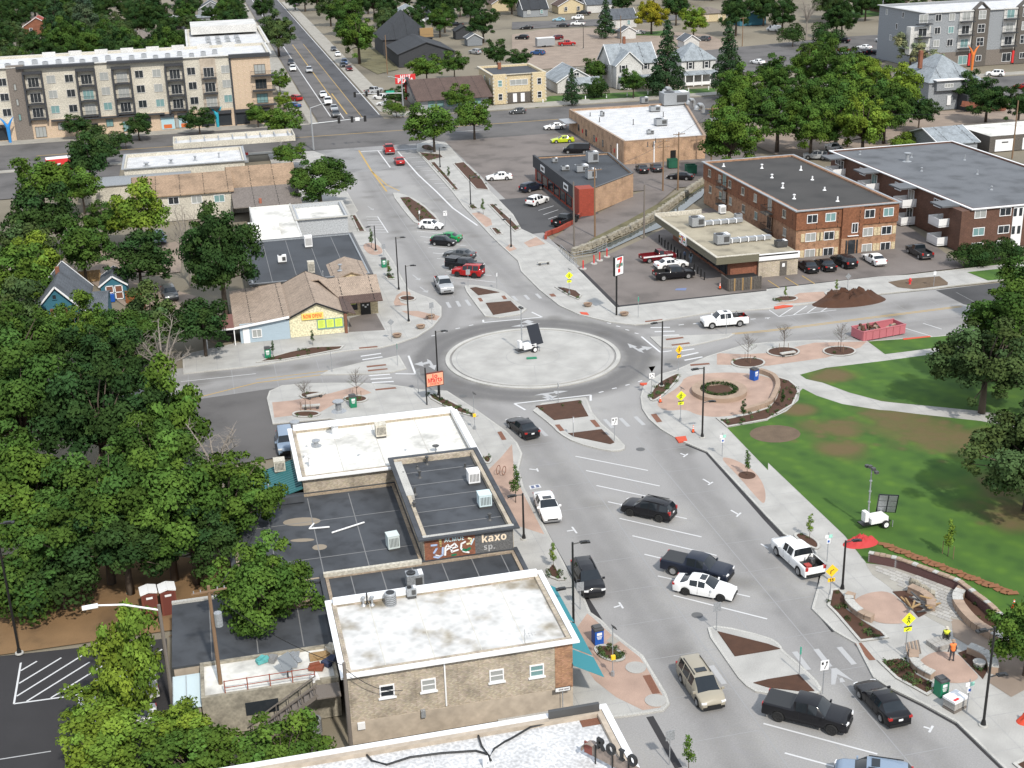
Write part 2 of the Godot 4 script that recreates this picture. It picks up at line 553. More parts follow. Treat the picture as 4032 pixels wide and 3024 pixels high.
func car_meshes(kind:String,cover:bool) -> Dictionary:
	var key:="car"+kind+str(cover)
	if protos.has(key):
		return protos[key]
	var sh:Dictionary=SHAPES[kind]
	var xs:=[]
	for s in sh.st:
		xs.append(s[0])
	for wx in sh.wb:
		for k in [-1.0,-0.92,-0.7,-0.35,0.0,0.35,0.7,0.92,1.0]:
			xs.append(wx+k*(sh.r+0.07))
	xs.sort()
	xs.reverse()
	var rows:=[]
	var flags:=[]
	for x in xs:
		if rows.size() and absf(rows[-1][0].x-x)<0.012:
			continue
		var i:=0
		while i<sh.st.size()-2 and sh.st[i+1][0]>x+0.001:
			i+=1
		var a:Array=sh.st[i]
		var b:Array=sh.st[i+1]
		var f:float=clampf((a[0]-x)/maxf(a[0]-b[0],0.001),0.0,1.0)
		var own:int=i if f<0.999 else mini(i+1,sh.st.size()-1)
		var bed:bool=sh.has("bed") and x<=sh.bed+0.001 and x>-sh.L/2+0.12
		rows.append(car_ring(sh,x,lerpf(a[1],b[1],f),lerpf(a[2],b[2],f),lerpf(a[3],b[3],f),2 if bed else 0,0.78 if not cover else lerpf(a[1],b[1],f)+0.03))
		flags.append([sh.st[own][4],sh.st[own][5],bed])
	var body:=SurfaceTool.new()
	body.begin(Mesh.PRIMITIVE_TRIANGLES)
	var glass:={}
	var bedst:=st()
	var panes:=0
	for i in rows.size()-1:
		var side_glass:bool=flags[i][0]==1
		var top_glass:bool=flags[i][1]==1
		if side_glass and (i==0 or flags[i-1][0]!=1):
			panes+=1
		for k in range(6):
			for z in [1.0,-1.0]:
				var a:Vector3=rows[i][k]*Vector3(1,1,z)
				var b:Vector3=rows[i+1][k]*Vector3(1,1,z)
				var c:Vector3=rows[i+1][k+1]*Vector3(1,1,z)
				var d:Vector3=rows[i][k+1]*Vector3(1,1,z)
				var s:=body
				var called:=""
				if k==3 and side_glass:
					called="side_window%d%s"%[panes,"a" if z>0 else "b"]
				elif k>=4 and top_glass:
					called="windshield" if rows[i][0].x>0.15 else "rear_window"
				elif flags[i][2] and k>=4:
					s=bedst
				if called:
					if not glass.has(called):
						var g:=SurfaceTool.new()
						g.begin(Mesh.PRIMITIVE_TRIANGLES)
						glass[called]=g
					s=glass[called]
				s.set_smooth_group((1 if k<4 else 2) if s==body else (0 if called else FLAT))
				if z>0:
					quad(s,a,d,c,b)
				else:
					quad(s,a,b,c,d)
	body.set_smooth_group(FLAT)
	for e in [0,rows.size()-1]:
		var r:Array=rows[e]
		for z in [1.0,-1.0]:
			var o:=Vector3(r[0].x,r[0].y,0)
			for k in 6:
				var a:Vector3=r[k]*Vector3(1,1,z)
				var b:Vector3=r[k+1]*Vector3(1,1,z)
				if (e==0)==(z>0):
					tri(body,o,b,a)
				else:
					tri(body,o,a,b)
	var res:={"glass": {}}
	body.generate_normals()
	res.body=body.commit()
	for g in glass:
		glass[g].generate_normals()
		res.glass[g]=glass[g].commit()
	if sh.has("bed"):
		bedst.generate_normals()
		res.bed=bedst.commit()
	protos[key]=res
	return res
func wheel_meshes(r:float,w:float) -> Array:
	var key:="wheel%.2f"%r
	if protos.has(key):
		return protos[key]
	var s:=st()
	s.set_smooth_group(0)
	lathe(s,Vector3.ZERO,[Vector2(0.001,-w/2),Vector2(r*0.9,-w/2),Vector2(r,-w*0.36),Vector2(r,w*0.36),Vector2(r*0.92,w/2),Vector2(r*0.64,w/2),Vector2(r*0.6,w*0.3)],18)
	s.generate_normals()
	var tyre:=s.commit()
	s=st()
	lathe(s,Vector3.ZERO,[Vector2(r*0.64,w*0.5),Vector2(r*0.58,w*0.52),Vector2(r*0.54,w*0.34),Vector2(0.001,w*0.3)],18)
	for i in 5:
		var a:=TAU*i/5
		box(s,Vector3(cos(a)*r*0.3,w*0.42,sin(a)*r*0.3),Vector3(r*0.52,w*0.14,r*0.16),Basis(Vector3.UP,-a))
	lathe(s,Vector3(0,w*0.44,0),[Vector2(r*0.14,-0.03),Vector2(r*0.14,0.03),Vector2(0.001,0.04)],10)
	s.generate_normals()
	protos[key]=[tyre,s.commit()]
	return protos[key]
func car(kind:String,label:String,cat:String,x:float,z:float,turn:float,col:Material,group:="",opt:="",scl:=1.0) -> Node3D:
	var sh:Dictionary=SHAPES[kind]
	var cover:="cover" in opt
	var ms:=car_meshes(kind,cover)
	var t:=thing("parked_car" if cat!="pickup truck" else "pickup_truck",label,cat,Vector3(x,0.015,z),turn,group)
	t.scale=Vector3.ONE*scl
	var small:="far" in opt
	put(ms.body,col,"body",t)
	for g in ms.glass:
		put(ms.glass[g],M.car_glass,g.trim_suffix("a").trim_suffix("b").rstrip("0123456789"),t)
	if ms.has("bed"):
		put(ms.bed,M.blk if not "paintbed" in opt else col,"bed_cover" if cover else "bed",t)
	var hw:float=sh.W/2
	var wm:=wheel_meshes(sh.r,0.23)
	for wx in sh.wb:
		for k in [1.0,-1.0]:
			var w:=put(wm[0],M.tyre,"wheel",t,Vector3(wx,sh.r,k*(hw-0.13)))
			w.basis=Basis(Vector3.RIGHT,PI/2*k)
			put(wm[1],M.rim_dark if "darkrim" in opt else M.rim,"rim",w)
	var fx:float=sh.st[1][0]
	var fy:float=sh.st[1][1]
	ob(Vector3(0,sh.sill+0.12,0),Vector3(sh.L*0.92,0.3,sh.W*0.66),M.blk,"underbody",t)
	var n:int=sh.st.size()
	var rx:float=sh.st[n-1][0]
	var ry:float=sh.st[n-2][1]
	for k in [1.0,-1.0]:
		ob(Vector3(fx-0.05,fy-0.05,k*hw*0.7),Vector3(0.26,0.13,0.36),M.headlight,"headlight",t,Basis(Vector3.UP,-k*0.25))
		ob(Vector3(rx+0.09,ry-0.12,k*hw*0.8),Vector3(0.2,0.3 if sh.has("bed") or kind in ["suv","boxy","minivan","van"] else 0.16,0.26),M.taillight,"taillight",t)
		if not small:
			ob(Vector3(sh.st[3][0]-0.12,sh.st[3][1]+0.06,k*(hw+0.08)),Vector3(0.12,0.15,0.2),col,"mirror",t)
	ob(Vector3(sh.st[0][0]-0.02,sh.st[0][1]-0.12,0),Vector3(0.1,0.2,sh.W*0.5),M.blk,"grille",t)
	ob(Vector3(sh.st[0][0]-0.04,sh.sill+0.1,0),Vector3(0.16,0.18,sh.W*0.8),M.blk if not "chrome" in opt else M.chrome,"front_bumper",t)
	ob(Vector3(rx+0.04,sh.sill+0.12,0),Vector3(0.16,0.18,sh.W*0.84),M.blk if not "chrome" in opt else M.chrome,"rear_bumper",t)
	if not small:
		ob(Vector3(rx-0.01,ry-0.25,0),Vector3(0.03,0.14,0.32),M.wht,"license_plate",t)
		for k in [1.0,-1.0]:
			for i in 2:
				ob(Vector3(0.0-i*0.85,sh.st[4][1]-0.1,k*hw*0.998),Vector3(0.16,0.03,0.03),M.chrome if "chrome" in opt else col,"door_handle",t)
				ob(Vector3(0.62-i*0.98,(sh.sill+sh.st[4][1])/2+0.03,k*hw*0.99),Vector3(0.015,(sh.st[4][1]-sh.sill)*0.82,0.025),M.blk,"door_gap",t)
	if "rails" in opt:
		for k in [1.0,-1.0]:
			ob(Vector3(-0.7,sh.st[6][2]+0.02,k*hw*0.62),Vector3(2.1,0.05,0.05),M.blk,"roof_rail",t)
	if "sunroof" in opt:
		ob(Vector3(-0.1,sh.st[5][2]-0.005,0),Vector3(0.5,0.03,0.8),M.car_glass,"sunroof",t)
	if "stripe" in opt:
		for k in [1.0,-1.0]:
			ob(Vector3(-0.3,sh.st[4][1]-0.12,k*hw*0.995),Vector3(4.6,0.2,0.03),M.wht,"stripe",t)
	if "cap" in opt:
		ob(Vector3((sh.bed-sh.L/2)/2-0.02,1.5,0),Vector3(sh.L/2+sh.bed-0.05,0.52,sh.W*0.86),col,"bed_cap",t)
		for k in [1.0,-1.0]:
			ob(Vector3((sh.bed-sh.L/2)/2,1.52,k*sh.W*0.432),Vector3(1.4,0.28,0.03),M.car_glass,"cap_window",t)
	if "rack" in opt:
		var s:=st()
		for k in [1.0,-1.0]:
			tube(s,[Vector3(-1.2,1.24,k*0.85),Vector3(-1.2,1.9,k*0.8),Vector3(-2.7,1.9,k*0.8),Vector3(-2.7,1.24,k*0.85)],0.04,0.04,5)
		fin(s,M.blk,"ladder_rack",t)
	if "tools" in opt:
		var s:=st()
		box(s,Vector3(-1.6,1.05,0.3),Vector3(0.5,0.5,0.4),Basis(Vector3.UP,0.4))
		tube(s,[Vector3(-1.3,0.9,0),Vector3(-1.6,1.75,0.2),Vector3(-2.1,1.2,0.1)],0.05,0.05,5)
		fin(s,M.dark_metal,"machine",t)
		ob(Vector3(-2.1,0.95,-0.3),Vector3(0.5,0.3,0.5),plain(C(0.35,0.05,0.04)),"toolbox",t)
	if "blue" in opt:
		ob(Vector3(-0.3,0.75,hw),Vector3(1.4,0.2,0.03),plain(C(0.05,0.12,0.5)),"door_decal",t)
	return t
func leaves(called:String,seed_:int,clumps:Array,per:float,size:float,tint:Color,spread:=0.25,fill:=0.35) -> ArrayMesh:
	if protos.has(called):
		return protos[called]
	var rng:=RandomNumberGenerator.new()
	rng.seed=seed_
	var ps:=PackedVector3Array()
	var ns:=PackedVector3Array()
	var cs:=PackedColorArray()
	for cl in clumps:
		var c:Vector3=cl[0]
		var r:Vector3=cl[1]
		var shade:=1.0+rng.randf_range(-spread,spread)
		var warm:=rng.randf_range(-0.12,0.12)
		var n:=int(per*(r.x*r.y+r.y*r.z+r.x*r.z)*4.2)
		for i in n:
			var d:=Vector3(rng.randfn(),rng.randfn(),rng.randfn()).normalized()
			if d.y<-0.55 and rng.randf()<0.7:
				d.y=-d.y
			var rad:=1.0-pow(rng.randf(),1.6)*fill
			var p:=c+d*r*rad
			var out:=(d+c.normalized()*0.35+Vector3(0,0.25,0)).normalized()
			var nn:=(out+Vector3(rng.randfn(),rng.randfn(),rng.randfn())*0.5).normalized()
			var a:=nn.cross(Vector3(rng.randfn(),rng.randfn(),rng.randfn())).normalized()
			var b:=nn.cross(a)
			var s:=size*rng.randf_range(0.65,1.4)
			var q0:=p-a*s*0.5
			var q1:=p+b*s*0.36-nn*s*0.1
			var q2:=p+a*s*0.5
			var q3:=p-b*s*0.36-nn*s*0.1
			var k:=shade*rng.randf_range(0.8,1.2)
			var col:=Color(tint.r*k*(1.0+warm),tint.g*k,tint.b*k*(1.0-warm))
			for v in [q0,q1,q2,q0,q2,q3]:
				ps.append(v)
				ns.append(out.lerp(nn,0.6).normalized())
				cs.append(col)
	var arr:=[]
	arr.resize(Mesh.ARRAY_MAX)
	arr[Mesh.ARRAY_VERTEX]=ps
	arr[Mesh.ARRAY_NORMAL]=ns
	arr[Mesh.ARRAY_COLOR]=cs
	var m:=ArrayMesh.new()
	m.add_surface_from_arrays(Mesh.PRIMITIVE_TRIANGLES,arr)
	protos[called]=m
	return m
func broad(seed_:int,r:float,h:float,n:int,cr:float,bottom:=-0.7) -> Array:
	var rng:=RandomNumberGenerator.new()
	rng.seed=seed_
	var out:=[]
	var tries:=0
	while out.size()<n and tries<4000:
		tries+=1
		var d:=Vector3(rng.randfn(),rng.randfn()*0.9,rng.randfn()).normalized()
		if d.y<bottom:
			continue
		var k:=rng.randf_range(0.4,1.0)
		var p:=Vector3(d.x*r,d.y*h,d.z*r)*k
		p*=1.0+0.28*sin(d.x*3.0+seed_)*cos(d.z*2.6+seed_*0.7)+0.12*sin(d.y*7.0+seed_)
		var ok:=true
		for o in out:
			if p.distance_to(o[0])<cr*0.62:
				ok=false
				break
		if ok:
			var s:=cr*rng.randf_range(0.55,1.6)
			out.append([p,Vector3(s,s*0.75,s)])
	return out
func limbs(seed_:int,clumps:Array,low:float,r0:float) -> ArrayMesh:
	var s:=st()
	s.set_smooth_group(0)
	var rng:=RandomNumberGenerator.new()
	rng.seed=seed_
	var fork:=Vector3(0,low*0.42,0)
	tube(s,[Vector3(0,low,0),Vector3(rng.randf_range(-0.1,0.1),low*0.7,0),fork],r0,r0*0.65,8)
	for i in clumps.size():
		if i%2==0:
			var e:Vector3=clumps[i][0]*0.95
			var mid:=fork.lerp(e,0.5)+Vector3(rng.randf_range(-0.3,0.3),rng.randf_range(0.0,0.4),rng.randf_range(-0.3,0.3))*r0*3.0
			tube(s,[fork,mid,e],r0*0.34,r0*0.07,5)
	s.generate_normals()
	return s.commit()
func tree_kind(kind:String,seed_:int) -> Dictionary:
	var key:="tree%s%d"%[kind,seed_]
	if protos.has(key):
		return protos[key]
	var d:={}
	var tint:Color=C(0.22,0.3,0.13)
	match kind:
		"big":
			d.h=7.2
			d.cl=broad(seed_,5.7,5.0,95,1.0,-0.85)
			d.leaf=leaves(key+"l",seed_,d.cl,15.0,0.36,tint,0.3,0.75)
			d.limb=limbs(seed_,d.cl,-7.2,0.42)
		"mid":
			d.h=4.2
			d.cl=broad(seed_,3.3,3.1,60,0.72,-0.8)
			d.leaf=leaves(key+"l",seed_,d.cl,19.0,0.3,tint,0.3,0.75)
			d.limb=limbs(seed_,d.cl,-4.2,0.2)
		"bush":
			d.h=1.6
			d.cl=broad(seed_,2.2,1.5,18,0.85,-0.95)
			d.leaf=leaves(key+"l",seed_,d.cl,24.0,0.22,tint)
			d.limb=limbs(seed_,d.cl,-1.6,0.1)
		"conifer":
			d.h=5.0
			var cl:=[]
			var rng:=RandomNumberGenerator.new()
			rng.seed=seed_
			for i in 34:
				var t:=float(i)/34
				var a:=i*2.4
				var r:=2.5*(1.0-t)*rng.randf_range(0.6,0.95)
				cl.append([Vector3(cos(a)*r,-4.0+t*9.6,sin(a)*r),Vector3(1.1,0.7,1.1)*(1.15-t*0.75)])
			d.cl=cl
			d.leaf=leaves(key+"l",seed_,cl,30.0,0.24,tint)
			d.limb=limbs(seed_,cl,-5.0,0.22)
		"young":
			d.h=2.15
			var cl:=[]
			var rng:=RandomNumberGenerator.new()
			rng.seed=seed_
			for i in 9:
				var t:=float(i)/9
				cl.append([Vector3(rng.randf_range(-0.3,0.3)*(1-t*0.7),-0.8+t*2.1,rng.randf_range(-0.3,0.3)*(1-t*0.7)),Vector3(0.38,0.34,0.38)*(1.0-t*0.5)])
			d.cl=cl
			d.leaf=leaves(key+"l",seed_,cl,60.0,0.14,tint,0.3,0.7)
			d.limb=limbs(seed_,cl,-2.15,0.04)
		"bare":
			d.h=2.3
			var s:=st()
			var rng:=RandomNumberGenerator.new()
			rng.seed=seed_
			tube(s,[Vector3(0,-2.3,0),Vector3(0.03,-0.8,0),Vector3(0,1.5,0.05)],0.05,0.012,6)
			for i in 34:
				var y:=rng.randf_range(-0.9,1.1)
				var a:=i*2.4
				var l:=rng.randf_range(0.5,1.05)*(1.25-y*0.5)
				var e:=Vector3(cos(a)*l,y+l*0.8,sin(a)*l)
				var b:=Vector3(0,y,0)
				tube(s,[b,b.lerp(e,0.5)+Vector3(0,-0.06,0),e],0.016,0.006,4)
				for j in 3:
					var q:=b.lerp(e,0.35+0.2*j)
					tube(s,[q,q+Vector3(rng.randf_range(-0.3,0.3),0.28,rng.randf_range(-0.3,0.3))],0.008,0.004,3)
			s.generate_normals()
			d.limb=s.commit()
			d.cl=broad(seed_,0.9,1.0,10,0.3)
			d.leaf=leaves(key+"l",seed_,d.cl,7.0,0.07,tint,0.3,0.9)
		"dead":
			d.h=6.0
			var s:=st()
			var rng:=RandomNumberGenerator.new()
			rng.seed=seed_
			for i in 11:
				var a:=i*2.4
				var e:=Vector3(cos(a)*rng.randf_range(1.6,3.6),rng.randf_range(0.5,4.4),sin(a)*rng.randf_range(1.6,3.6))
				var f:=Vector3(0,-1.6,0)
				var mid:=f.lerp(e,0.5)+Vector3(0,0.5,0)
				tube(s,[f,mid,e],0.13,0.035,5)
				for j in 10:
					var q:=mid.lerp(e,j/10.0)
					var q2:=q+Vector3(rng.randf_range(-1.1,1.1),rng.randf_range(0.1,1.1),rng.randf_range(-1.1,1.1))
					tube(s,[q,q.lerp(q2,0.5)+Vector3(0,0.1,0),q2],0.03,0.012,4)
					for m in 2:
						var w:=q.lerp(q2,0.5+0.25*m)
						tube(s,[w,w+Vector3(rng.randf_range(-0.6,0.6),rng.randf_range(0.0,0.6),rng.randf_range(-0.6,0.6))],0.014,0.008,3)
			tube(s,[Vector3(0,-6,0),Vector3(0.1,-3,0),Vector3(0,-1.6,0)],0.24,0.16,7)
			s.generate_normals()
			d.limb=s.commit()
			d.cl=[]
	protos[key]=d
	return d
func tree(called:String,kind:String,seed_:int,label:String,at:Vector2,scl:=1.0,leaf:Material=null,group:="",tall:=1.0,turn:=-1.0,base:=0.0) -> Node3D:
	var d:=tree_kind(kind,seed_)
	var t:=thing(called,label,"tree" if kind!="bush" else "bush",v3(at,base),turn if turn>=0.0 else float(hash(label)%628)/100.0,group)
	t.scale=Vector3(scl,scl*tall,scl)
	put(d.limb,M.bark if kind!="dead" else M.dead_wood,"trunk",t,Vector3(0,d.h,0))
	if d.has("leaf"):
		put(d.leaf,leaf if leaf else M.leaf,"crown",t,Vector3(0,d.h,0))
	return t
func lamp(label:String,at:Vector2,h:=7.6,turn:=0.0,two:=false,group:="black street lamps around the roundabout",head:=true) -> Node3D:
	var t:=thing("street_lamp",label,"street lamp",v3(at,0.1),turn,group)
	var s:=st()
	post(s,Vector3(0,0.02,0),0.1,0.32,0.3,14)
	fin(s,M.kerb,"footing",t)
	s=st()
	post(s,Vector3(0,0.1,0),h-0.1,0.1,0.075,10)
	post(s,Vector3(0,0.1,0),0.35,0.19,0.13,10)
	fin(s,M.blk,"pole",t)
	for k in (2 if two else 1):
		var y:=h-0.15 if k==0 else h*0.5
		var sg:=1.0 if k==0 else -1.0
		s=st()
		tube(s,[Vector3(0,y,0),Vector3(sg*0.6,y+0.05,0)],0.05,0.04,6)
		fin(s,M.blk,"arm",t)
		s=st()
		box(s,Vector3(sg*0.95,y+0.03,0),Vector3(0.75,0.1,0.34),Basis(Vector3.BACK,-sg*0.06))
		box(s,Vector3(sg*0.9,y+0.1,0),Vector3(0.4,0.06,0.24))
		fin(s,M.blk,"lamp_head",t)
	return t
func sign_post(called:String,label:String,at:Vector2,h:float,turn:=0.0,group:="",base:=0.12) -> Node3D:
	var t:=thing(called,label,"sign",v3(at,base),turn,group)
	var s:=st()
	post(s,Vector3.ZERO,h,0.035,0.035,6)
	fin(s,M.galv,"post",t)
	return t
func plate(t:Node3D,y:float,w:float,h:float,m:Material,called:="panel",z:=0.05,diamond:=false,back:=true) -> MeshInstance3D:
	var s:=st()
	box(s,Vector3(0,y,z),Vector3(w,h,0.02),Basis(Vector3.BACK,PI/4) if diamond else Basis())
	return fin(s,m,called,t)
func cone(label:String,at:Vector2,h:=0.75,group:="orange traffic cones",base:=0.12) -> Node3D:
	var t:=thing("traffic_cone",label,"cone",v3(at,base),0.0,group)
	ob(Vector3(0,0.02,0),Vector3(0.38,0.04,0.38),M.blk,"base",t)
	var s:=st()
	lathe(s,Vector3(0,0.04,0),[Vector2(0.15,0),Vector2(0.04,h-0.04),Vector2(0.001,h-0.04)],12)
	fin(s,M.orange,"body",t)
	for k in 2:
		var y:=h*(0.5+0.24*k)
		var r:=lerpf(0.155,0.045,y/h)
		s=st()
		lathe(s,Vector3(0,0.04,0),[Vector2(r+0.003,y),Vector2(r-0.012,y+0.1)],12)
		fin(s,M.wht,"reflective_band",t)
	return t
func utility_pole(label:String,at:Vector2,h:float,turn:=0.0,arms:=1,can:=0,m:Material=null,group:="wooden utility poles") -> Node3D:
	var t:=thing("utility_pole",label,"utility pole",v3(at),turn,group)
	var s:=st()
	post(s,Vector3.ZERO,h,0.16,0.11,8)
	fin(s,m if m else M.pole_wood,"pole",t)
	for i in arms:
		var y:=h-0.35-i*1.0
		s=st()
		box(s,Vector3(0,y,0.1),Vector3(2.3,0.11,0.1))
		var a:=fin(s,M.pole_wood,"crossarm",t)
		s=st()
		for k in [-1.0,-0.55,0.55,1.0]:
			post(s,Vector3(k,y+0.05,0.1),0.17,0.05,0.03,6)
		stuff(fin(s,M.galv,"insulator",a))
	if "old street light" in label:
		s=st()
		tube(s,[Vector3(0,h-0.4,0),Vector3(-2.2,h+0.5,0),Vector3(-3.8,h+0.8,0)],0.07,0.06,6)
		box(s,Vector3(-4.3,h+0.8,0),Vector3(1.0,0.16,0.34))
		fin(s,M.wht,"lamp_arm",t)
	for i in can:
		s=st()
		var a:=i*2.1+0.5
		post(s,Vector3(cos(a)*0.42,h-3.0,sin(a)*0.42),1.0,0.27,0.27,12)
		fin(s,M.galv,"transformer",t)
	return t
func cable(called:String,label:String,a:Vector3,b:Vector3,drop:=0.6,group:="overhead wires",r:=0.028) -> Node3D:
	var s:=st()
	tube(s,sag(a,b,drop),r,r,3)
	return tag(fin(s,M.blk,called),label,"cable",group)
func bin_box(label:String,at:Vector2,turn:float,m:Material,m2:Material) -> Node3D:
	var t:=thing("litter_bin",label,"litter bin",v3(at,0.12),turn)
	ob(Vector3(0,0.62,0),Vector3(0.7,1.2,0.72),m,"cabinet",t)
	ob(Vector3(0.36,0.55,0),Vector3(0.03,0.95,0.6),m2,"side_panel",t)
	var s:=st()
	box(s,Vector3(0,1.28,0),Vector3(0.74,0.14,0.78))
	box(s,Vector3(0,1.36,-0.1),Vector3(0.6,0.1,0.5))
	fin(s,M.dark_metal,"lid",t)
	ob(Vector3(0,0.95,0.365),Vector3(0.4,0.22,0.03),M.wht,"emblem",t)
	for k in 3:
		ob(Vector3(0,0.74-k*0.1,0.365),Vector3(0.42-k*0.06,0.05,0.025),M.wht,"print_line",t)
	return t
func tree_stakes(t:Node3D,d:=0.55):
	for k in [-1.0,1.0]:
		var s:=st()
		post(s,Vector3(k*d,0,0),1.25,0.03,0.03,5)
		fin(s,M.pole_wood,"stake",t)
func bowl(label:String,at:Vector2,r:=0.5) -> Node3D:
	var t:=thing("planter_bowl",label,"planter",v3(at,0.12),0.0,"shallow concrete bowls on the pavement")
	var s:=st()
	lathe(s,Vector3.ZERO,[Vector2(r*0.55,0),Vector2(r*0.9,0.2),Vector2(r,0.42),Vector2(r*0.88,0.42),Vector2(r*0.8,0.28),Vector2(0.001,0.26)],16)
	fin(s,M.tan_stone,"bowl",t)
	ob(Vector3(0,0.28,0),Vector3(r*1.1,0.02,r*1.1),M.mulch,"soil",t)
	return t
func bench(label:String,at:Vector2,turn:float) -> Node3D:
	var t:=thing("stone_bench",label,"bench",v3(at,0.12),turn,"concrete benches by the tree rings")
	ob(Vector3(0,0.42,0),Vector3(1.9,0.12,0.5),M.kerb,"seat",t)
	for k in [-0.65,0.65]:
		ob(Vector3(k,0.18,0),Vector3(0.25,0.36,0.4),M.dark_metal,"leg",t)
	return t
func bollard(label:String,at:Vector2,m:Material,h:=1.0,group:="",r:=0.08,base:=0.0) -> Node3D:
	var s:=st()
	lathe(s,Vector3.ZERO,[Vector2(r,0),Vector2(r,h*0.93),Vector2(r*0.6,h),Vector2(0.001,h)],10)
	var o:=fin(s,m,"bollard")
	o.position=v3(at,base)
	return tag(o,label,"bollard",group)
func _ready():
	var cam:=Camera3D.new()
	cam.name="camera"
	add_child(cam)
	cam.fov=32.399
	cam.far=4000.0
	cam.near=1.0
	cam.transform=Transform3D(Basis(K(0.97188,-0.02732,0.23388),K(0.10946,0.93182,-0.34602),-K(0.20848,-0.36189,-0.90861)).orthonormalized(),K(-35.52866,53.94724,143.34682))
	cam.current=true
	var we:=WorldEnvironment.new()
	we.name="environment"
	add_child(we)
	var e:=Environment.new()
	we.environment=e
	e.background_mode=Environment.BG_SKY
	e.tonemap_mode=Environment.TONE_MAPPER_LINEAR
	e.tonemap_exposure=1.5
	e.sdfgi_enabled=true
	e.ssao_enabled=true
	e.ssil_enabled=true
	var sm:=ProceduralSkyMaterial.new()
	sm.sky_top_color=Color(0.72,0.77,0.84)
	sm.sky_horizon_color=Color(0.9,0.91,0.92)
	sm.sky_curve=0.25
	sm.sky_energy_multiplier=1.0
	sm.ground_horizon_color=Color(0.6,0.6,0.58)
	sm.ground_bottom_color=Color(0.3,0.3,0.28)
	var cloud:=NoiseTexture2D.new()
	cloud.width=1024
	cloud.height=512
	cloud.seamless=true
	var cn:=FastNoiseLite.new()
	cn.seed=5
	cn.frequency=0.008
	cloud.noise=cn
	var cr:=Gradient.new()
	cr.set_color(0,Color(1,1,1,0.0))
	cr.set_color(1,Color(1,1,1,0.75))
	cloud.color_ramp=cr
	sm.sky_cover=cloud
	sm.sky_cover_modulate=Color(0.55,0.55,0.55)
	var sky:=Sky.new()
	sky.sky_material=sm
	e.sky=sky
	var sun:=DirectionalLight3D.new()
	sun.name="sun"
	add_child(sun)
	sun.light_energy=0.9
	sun.light_color=Color(1.0,0.975,0.935)
	sun.light_angular_distance=2.2
	sun.shadow_enabled=true
	sun.basis=Basis.looking_at(K(-1.26,-7.6,-7.37).normalized())
	materials()
	ground()
	streets()
	pavements()
	park()
	near_buildings()
	middle_buildings()
	far_buildings()
	vehicles()
	furniture()
	trees()
	people()
